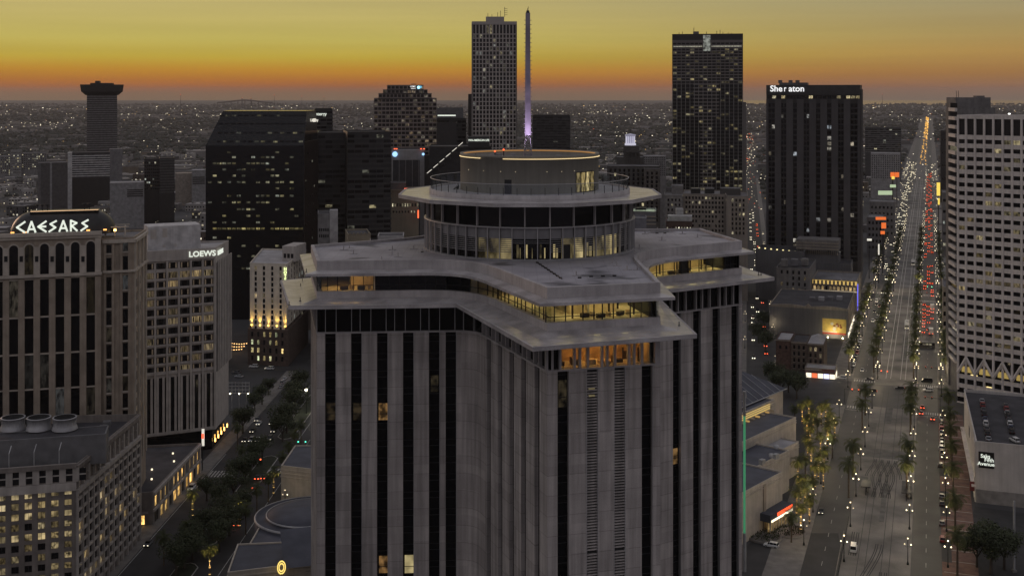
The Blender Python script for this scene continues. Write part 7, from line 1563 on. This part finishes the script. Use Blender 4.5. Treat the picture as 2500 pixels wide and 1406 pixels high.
x, y = G(2476, 1395); ml = thing('bare_mast', 'bare pale steel mast beside the dark yard tree', 'mast', (x, y, 0)); box('shaft', ml, (x, y, Z(1222, y)/2), (.5, .5, Z(1222, y)), metal_lt); box('base', ml, (x, y, .3), (1.2, 1.2, .6), walk_m)
for k, (px, py) in enumerate(((2115, 1200), (2213, 1215))):
    x, y = G(px, py); pl = thing('tram_shelter', ('dark tram shelter beside the near-edge lamps', 'dark tram shelter beside the far-edge lamps')[k], 'shelter', (x, y, 0)); box('roof', pl, (x, y, 2.9), (3.2, 8.0, .25), dk_metal, -CA)
    for a in (-3.5, 0, 3.5): q = canal(0, a); box('post', pl, (x+q[0]*1, y+q[1], 1.4), (.15, .15, 2.8), iron)
    box('bench', pl, (x+.6, y+.2, .5), (.5, 5.0, .12), darkw, -CA)
# yard below the store block and casino forecourt
sheet('yard_paving', [G(2380, 1235), G(2560, 1260), G(2560, 1420), G(2330, 1420)], .02, mat('yard_asphalt', (.03, .03, .031), .85))
drv = sheet('casino_drive', [(62, 330), (96, 336), (104, 372), (80, 372), (66, 352)], .02, asphalt)
for k, (px, py) in enumerate(((1865, 1312), (1925, 1300))):
    x, y = G(px, py); pl = thing('round_planter', ('larger raised planter on the casino forecourt', 'planter with dark shrubs at the casino drive kerb')[k], 'planter', (x, y, 0)); b = MB(); b.lathe([(5.5, 0), (5.5, .8), (5.1, .8), (5.1, .5), (.1, .7)], 24, (x, y)); b.build('rim', pl, walk_m); b = MB()
    for q in range(260): a = random.random()*6.28; r = 4.9*math.sqrt(random.random()); p = Vector((x+r*math.cos(a), y+r*math.sin(a), .7+random.random()*.7)); d = Vector((random.uniform(-.3, .3), random.uniform(-.3, .3), random.uniform(.1, .4))); e = d.cross(Vector((random.random(), random.random(), .3))).normalized()*.18; b.add([p-e, p+d, p+e, p-d], [(0, 1, 2, 3)])
    tag(b.build('shrubs', pl, leaf_m), kind='stuff')
ramp = sheet('red_drive', [G(1878, 1420), G(1895, 1372), G(1940, 1358), G(1958, 1372), G(1950, 1420)], .035, mat('red_carpet_paving', (.16, .075, .055), .8))
# a seated person on the terrace beside the drum
def person():
    x, y = G(1118, 463, 118.2); z = 118.2
    v = [(0, 0, .16), (0, .05, .42), (0, .08, .66), (0, .07, .78), (0, .05, .92), (-.12, -.05, .14), (-.18, -.38, .46), (-.2, -.72, .08), (-.2, -.86, .06), (.12, -.05, .14), (.18, -.45, .30), (.2, -.85, .08), (.2, -.98, .07), (-.2, .08, .64), (-.27, -.08, .40), (-.2, -.34, .44), (.2, .08, .64), (.27, -.05, .38), (.2, -.3, .38)]
    e = [(0, 1), (1, 2), (2, 3), (3, 4), (0, 5), (5, 6), (6, 7), (7, 8), (0, 9), (9, 10), (10, 11), (11, 12), (2, 13), (13, 14), (14, 15), (2, 16), (16, 17), (17, 18)]
    rad = [.15, .15, .16, .06, .105, .1, .07, .05, .05, .1, .07, .05, .05, .065, .05, .04, .065, .05, .04]
    me = bpy.data.meshes.new('person'); me.from_pydata(v, e, []); o = bpy.data.objects.new('person', me)
    link(o, None, Matrix.Translation((x, y, z)) @ Matrix.Rotation(R(-60), 4, 'Z') @ Matrix.Scale(1.25, 4)); tag(o, 'person in dark clothes sitting on the terrace floor against the round drum', 'person')
    me.materials.append(mat('dark_clothes', (.02, .02, .022), .9)); sk = o.modifiers.new('skin', 'SKIN'); o.modifiers.new('sub', 'SUBSURF').levels = 1
    for i, r in enumerate(rad): me.skin_vertices[0].data[i].radius = (r, r)
    me.skin_vertices[0].data[0].use_root = True
    def head(): b = MB(); b.lathe([(.02, .84), (.09, .88), (.105, .96), (.09, 1.04), (.02, 1.08)], 10, (0, .03)); return b
    h = child('hair', o, head().mesh('hair', mat('dark_hair', (.015, .012, .01), .8)))
def safe(f):
    f()
bpy.context.view_layer.objects.active = None
person()
# ================================================================ the low city between and beyond
random.seed(17)
FOOT = []
for o in list(COL.objects):
    if o.parent is None and o.get('category') in ('building', 'tower', 'hotel', 'casino', 'shop', 'house') : FOOT.append((o.location.x, o.location.y))
walls = [mat('lowrise_%d' % k, c, .9, var=.25, scale=.08, streak=.15) for k, c in enumerate(((.15, .14, .135), (.20, .18, .16), (.11, .085, .07), (.23, .22, .21), (.09, .088, .09), (.16, .13, .10)))]
roofs = [roof_dk, roof_lt, roof_lt, roof_md, mat('roof_pale_warm', (.28, .25, .22), .9, var=.3, scale=.1)]
low_w = window_mat('lowrise_pane', .22, (1, .8, .45), (1, .95, .8), 1.0, pat=(.6, .6, .6))
wn = ['stone', 'tan', 'brown brick', 'white', 'dark grey', 'ochre']; rn = ['black', 'pale', 'pale', 'grey', 'sand']
placed = []; cnt = 0; low_no = {}
LAND = [('crowned tower', -580, 1657), ('striped office', -510, 1400), ('black slope-topped tower', -160, 730), ('stepped tower', -105, 1150), ('grid tower', -17, 1121), ('white lantern', 97, 960), ('ribbed tower', 185, 1110), ('striped hotel', 210, 830), ('white grid block', 480, 1500), ('cream hotel', -120, 620), ('sign-topped hotel slab', -140, 470), ('western slab blocks', -790, 1900), ('office cube', -385, 1250), ('far golden lamps', 900, 2500), ('ledged wing', 220, 570)]
def blocked(x, y, r):
    ca, sa = math.cos(CA), math.sin(CA); s = x*ca-y*sa; t = x*sa+y*ca
    if -47-r < s < 14.5+r: return True
    dx, dy = x-158, y-750; q = dx*math.cos(SS)-dy*math.sin(SS)
    if abs(q) < 11+r: return True
    px = x*math.cos(PA)-y*math.sin(PA)
    if y < 660 and px > -131-r: return True
    if any(a-3-r*.6 < t < b_+3+r*.6 for a, b_ in CROSS) and s > -300: return True
    for fx_, fy_ in FOOT:
        if math.hypot(x-fx_, y-fy_) < 34+r: return True
    for (ax, ay, ar) in placed:
        if abs(x-ax) < (ar+r)*.82 and abs(y-ay) < (ar+r)*.82: return True
    return False
tries = 0
while cnt < 290 and tries < 60000:
    tries += 1
    y = 560+2500*random.random()**1.35; x = random.uniform(-.47, .47)*y; w = random.uniform(13, 38)*(1+.15*(y > 1500)); d = random.uniform(14, 34); r = max(w, d)*.5
    if blocked(x, y, r): continue
    if x > -150 and x < 120 and y < 700: continue
    h = random.choice((6, 7, 8, 9, 11, 12, 14, 16, 18, 24)) if y < 1500 else random.choice((5, 6, 7, 8, 10, 14, 20))
    px = 1250+FPX*x/y
    if Y0+FPX*(EYE-h)/y < 395 and h > 12: h = 9
    placed.append((x, y, r)); k = cnt; cnt += 1; wi, ri = random.randrange(6), random.randrange(5); ang = -19.7 if x > -100 else random.choice((-8, 12, -8, 2))
    P = rect((x-w/2, y-d/2), ang, w, d)
    lm = min(LAND, key=lambda q: math.hypot(x-q[1], y-q[2])); key = (wi, rn[ri], lm[0]); n = low_no[key] = low_no.get(key, -1)+1
    t = thing('low_building', 'low %s building with %s roof, %s such near the %s' % (wn[wi], rn[ri], ordinal(n), lm[0]), 'building', (x, y, 0), 'low %s buildings with %s roofs' % (wn[wi], rn[ri]))
    wing(t, P, 0, h, walls[wi], roofs[ri], .7)
    if y < 1900:
        b = MB()
        for fc in (Face(P[0], P[1]), Face(P[1], P[2]), Face(P[3], P[0])):
            n = max(2, int(fc.len/3.6))
            for j in range(max(1, int(h/3.7))):
                for i in range(n):
                    if random.random() < .8: fc.mb(b, (i+.3)*fc.len/n, (i+.75)*fc.len/n, 1.0+j*3.7, 2.7+j*3.7, -.05, .06)
        tag(b.build('windows', t, low_w), kind='stuff')
    for q in range(random.randrange(1, 4)): box('roof_unit', t, (x+random.uniform(-.3, .3)*w, y+random.uniform(-.3, .3)*d, h+.6), (random.uniform(1.5, 5), random.uniform(1.5, 4), random.uniform(1.2, 3)), random.choice((roof_md, metal_lt, walls[wi])), R(ang))
# past three hundred low buildings the rest of the crowded blocks is one mass
b = MB(); b2 = MB(); bw_ = MB(); n = 0; tries = 0
while n < 620 and tries < 40000:
    tries += 1
    y = 900+1900*random.random(); x = random.uniform(-.47, .47)*y; w, d = random.uniform(10, 30), random.uniform(10, 26); r = max(w, d)*.5
    if blocked(x, y, r): continue
    placed.append((x, y, r)); n += 1; h = random.choice((5, 6, 7, 8, 9, 11, 13)); ang = R(-19.7) if x > -100 else R(random.choice((-8, 12, 2)))
    (b if random.random() < .45 else b2).box((x, y, h/2), (w, d, h), ang)
    for q in range(3): (b if q else b2).box((x+random.uniform(-.3, .3)*w, y+random.uniform(-.3, .3)*d, h+.6), (random.uniform(1.5, 4), random.uniform(1.5, 4), 1.6), ang)
    fc = Face((x-w/2*math.cos(ang)+d/2*math.sin(ang), y-w/2*math.sin(ang)-d/2*math.cos(ang)), (x+w/2*math.cos(ang)+d/2*math.sin(ang), y+w/2*math.sin(ang)-d/2*math.cos(ang)))
    for i in range(int(w/3.5)):
        for j in range(max(1, int(h/3.6))): fc.mb(bw_, i*3.5+.8, i*3.5+2.4, 1+3.6*j, 2.7+3.6*j, -.05, .06)
tag(b.build('crowded_grey_blocks', None, walls[0]), 'grey low blocks filling the quarter between the towers', 'buildings', kind='stuff')
tag(b2.build('crowded_pale_blocks', None, mat('crowded_pale', (.30, .285, .27), .9, var=.3, scale=.03)), 'pale low blocks filling the quarter between the towers', 'buildings', kind='stuff')
tag(bw_.build('crowded_block_windows', None, low_w), 'small windows of the crowded low blocks', 'windows', kind='stuff')
# houses, woods and lights of the far districts: nobody could count them
b = MB(); b2 = MB(); nh = 0
while nh < 9000:
    y = 1700*math.exp(random.random()*2.1); x = random.uniform(-.47, .47)*y
    if blocked(x, y, 8) if y < 3200 else False: continue
    s, t = x*math.cos(CA)-y*math.sin(CA), 0
    if -50 < s < 18: continue
    big = random.random() < .12; w, d, h = (random.uniform(20, 60), random.uniform(15, 45), random.uniform(6, 13)) if big else (random.uniform(8, 16), random.uniform(8, 16), random.uniform(4, 8))
    (b if random.random() < .6 else b2).box((x, y, h/2), (w, d, h), random.random()*.6-.3); nh += 1
tag(b.build('distant_houses', None, mat('distant_wall', (.12, .115, .112), .9, var=.4, scale=.01)), 'grey roofs of the far low districts', 'houses', kind='stuff')
tag(b2.build('distant_pale_houses', None, mat('distant_roof', (.20, .19, .185), .9, var=.4, scale=.01)), 'pale roofs of the far low districts', 'houses', kind='stuff')
far_leaf = mat('far_foliage', (.045, .047, .040), .95, var=.4, scale=.02)
b = MB(); n = 0
ICO = [(0, 0, 1), (.89, 0, .45), (.28, .85, .45), (-.72, .53, .45), (-.72, -.53, .45), (.28, -.85, .45), (.72, .53, -.1), (-.28, .85, -.1), (-.89, 0, -.1), (-.28, -.85, -.1), (.72, -.53, -.1)]
ICF = [(0, 1, 2), (0, 2, 3), (0, 3, 4), (0, 4, 5), (0, 5, 1), (1, 6, 2), (2, 6, 7), (2, 7, 3), (3, 7, 8), (3, 8, 4), (4, 8, 9), (4, 9, 5), (5, 9, 10), (5, 10, 1), (1, 10, 6)]
while n < 15000:
    y = 1500*math.exp(random.random()*2.25); x = random.uniform(-.48, .48)*y; s = x*math.cos(CA)-y*math.sin(CA)
    if (blocked(x, y, 5) if y < 3200 else -46 < s < 14): continue
    c = math.sin(x*.0043+1)+math.sin(y*.0031+x*.0017)+random.gauss(0, .7)
    if c < -.3: continue
    r = random.uniform(3.5, 7)*(1+y/9000); vs = [(x+v[0]*r*random.uniform(.8, 1.2), y+v[1]*r*random.uniform(.8, 1.2), r*.75+v[2]*r*random.uniform(.7, 1.1)) for v in ICO]; b.add(vs, ICF); n += 1
tag(b.build('far_woods', None, far_leaf), 'dark tree canopy of the far districts', 'woods', kind='stuff')
def lights(name, n, m, gen, lab):
    b = MB(); k = 0
    while k < n:
        x, y, z, sz = gen()
        if x is None: continue
        b.box((x, y, z), (sz*1.5, sz*.7, sz*.8)); k += 1
    tag(b.build(name, None, m), lab, 'lights', kind='stuff')
def field():
    y = 1250*math.exp(random.random()**.8*2.35); x = random.uniform(-.46, .46)*y
    c = math.sin(x*.006+2+y*.0011)+math.sin(y*.0042-x*.0013)+random.gauss(0, .6)
    px = 1250+FPX*x/y
    if 1380 < px < 1640 and y < 6500: c += 1.2
    if c < .35: return None, 0, 0, 0
    return x, y, random.uniform(5, 11), y/2850*random.uniform(.6, 1.5)
LINES = []
for _ in range(90):
    y = 1500*math.exp(random.random()*2.0); x = random.uniform(-.45, .45)*y; a = random.choice((R(90-19.7), R(90-11.4), R(-19.7), R(-10), R(0), R(4))); LINES.append((x, y, math.cos(a), math.sin(a), random.uniform(150, 700)*(y/2500)))
def street_line():
    x, y, c, s_, l = random.choice(LINES); t = random.uniform(-l, l); x, y = x+c*t, y+s_*t
    if y < 1300 or abs(x) > .46*y: return None, 0, 0, 0
    return x+random.gauss(0, 5), y+random.gauss(0, 5), random.uniform(6, 10), y/2850*random.uniform(.5, 1.3)
lights('distant_street_lights', 1300, emit('far_street_white', (1, .86, .58), 1.5, .9), street_line, 'strings of street lights in the far districts')
lights('distant_lights', 1100, emit('far_light_white', (1, .90, .66), 1.5, .9), field, 'scattered white lights of the far districts')
lights('distant_amber_lights', 330, emit('far_light_amber', (1, .62, .22), 1.1, .8), field, 'scattered amber lights of the far districts')
lights('distant_red_lights', 40, emit('far_light_red', (1, .15, .05), .9, .6), field, 'scattered red lights of the far districts')
def west_near():
    y = random.uniform(900, 2300); x = random.uniform(-.46, -.24)*y; return x, y, random.uniform(4, 9), y/2850*random.uniform(.5, 1.3)
lights('western_lights', 190, emit('west_white', (1, .90, .64), 1.1, .8), west_near, 'small white street lights in the western low blocks')
lights('western_amber_lights', 60, emit('west_amber', (1, .58, .18), 1.0, .8), west_near, 'small amber street lights in the western low blocks')
def avenue_far():
    t = random.uniform(2350, 6900); s = random.choice((-16.5, -9.5))+random.uniform(-2, 2); x, y = canal(s, t); return x, y, random.uniform(2, 9), y/2850*random.uniform(.9, 1.7)
lights('far_avenue_lights', 260, emit('far_avenue_gold', (1, .52, .10), 1.1, .6), avenue_far, 'golden double line of lamps far up the avenue')
def avenue_mid():
    t = random.uniform(900, 2400); s = random.choice((-24.5, -6, -37, 4.5, -42, 9, -29, -32))+random.uniform(-1.5, 1.5); x, y = canal(s, t); return x, y, random.uniform(2, 7), y/2850*random.uniform(.7, 1.5)
lights('avenue_sparkle', 340, emit('avenue_white', (1, .86, .58), 1.0, .8), avenue_mid, 'small shop and lamp lights along the upper avenue')
def side_far():
    t = 600+2600*random.random()**1.2; x, y = side(random.uniform(-11, 11), t); return x, y, random.uniform(1, 10), y/2850*random.uniform(.7, 1.6)
lights('side_street_sparkle', 80, emit('side_white', (1, .86, .6), .9, .8), side_far, 'small white lights along the narrow street')
lights('side_street_red', 38, emit('side_red', (1, .16, .05), .9, .7), side_far, 'small red lights along the narrow street')
def block_street():
    t = random.uniform(0, 260); return X(1622, 700+t)+t*.0+random.uniform(-4, 4), 700+t, random.uniform(1, 9), random.uniform(.4, .9)
lights('alley_sparkle', 46, emit('side_white', (1, .86, .6), .9), block_street, 'small white lights in the alley left of the pale hotel')
# masts, bridge and the far shore on the horizon
hz = mat('horizon_steel', (.06, .055, .055), .9)
for k, (px, pyt, y) in enumerate(((441, 232, 9000), (670, 233, 9500), (737, 236, 10000), (791, 237, 10500), (2154, 231, 11000), (591, 240, 11500), (613, 241, 11500))):
    x = X(px, y); t = thing('radio_mast', ('thin radio mast on the horizon left of the black tower', 'tallest thin radio mast above the black tower', 'middle radio mast above the black tower', 'radio mast right of the one above the black tower', 'lone radio mast on the horizon right of the striped hotel', 'left bridge tower top on the horizon', 'right bridge tower top on the horizon')[k], 'mast', (x, y, 0), 'radio masts on the horizon')
    b = MB(); b.tube((x, y, 0), (x, y, Z(pyt, y)), 2.6 if k < 5 else 6, 1.2 if k < 5 else 5, 5); b.build('shaft', t, hz); box('beacon', t, (x, y, Z(pyt, y)+2), (4, 4, 4), emit('mast_beacon', (1, .12, .04), 1.0))
bt_ = thing('far_bridge', 'long humped bridge silhouette on the horizon above the black tower', 'bridge', (X(595, 11500), 11500, 0)); b = MB()
for k in range(24):
    a = 530+k*5.6; h0, h1 = [Z(251-6*math.sin(math.pi*max(0, min(1, (q-530)/135)))**2, 11500) for q in (a, a+5.6)]; p0, p1 = X(a, 11500), X(a+5.6, 11500)
    b.add([(p0, 11500, h0-8), (p1, 11500, h1-8), (p1, 11500, h1+6), (p0, 11500, h0+6), (p0, 11520, h0-8), (p1, 11520, h1-8), (p1, 11520, h1+6), (p0, 11520, h0+6)], [(0, 1, 2, 3), (5, 4, 7, 6), (3, 2, 6, 7), (0, 4, 5, 1)])
    if k % 3 == 0: b.box((p0, 11510, h0/2), (6, 12, max(1, h0)))
b.build('deck', bt_, hz)
b = MB()
for k in range(60): a = 1815+k*9+random.uniform(-3, 3); y = 13250; h = random.uniform(6, 16)*(2.4 if k in (49, 55, 56, 57) else 1); b.box((X(a, y), y, h/2), (random.uniform(30, 60), 30, h))
tag(b.build('far_shoreline', None, hz), 'dark trees and low blocks along the far lake shore', 'shoreline', kind='stuff')
# ================================================================ dusk air over the whole place
def haze():
    m = bpy.data.materials.new('dusk_air'); m.use_nodes = True; nt = m.node_tree; nt.nodes.remove(nt.nodes['Principled BSDF'])
    v = nt.nodes.new('ShaderNodeVolumePrincipled'); v.inputs['Color'].default_value = (.86, .79, .75, 1); v.inputs['Density'].default_value = HAZE; v.inputs['Anisotropy'].default_value = .2
    nt.links.new(v.outputs[0], nt.nodes['Material Output'].inputs['Volume'])
    o = box('haze', None, (0, 11140, 118), (28200, 22920, 238), m); o['kind'] = 'stuff'; o['label'] = 'thin dusk haze over the city'; o['category'] = 'haze'
HAZE = 3.0e-5
haze()
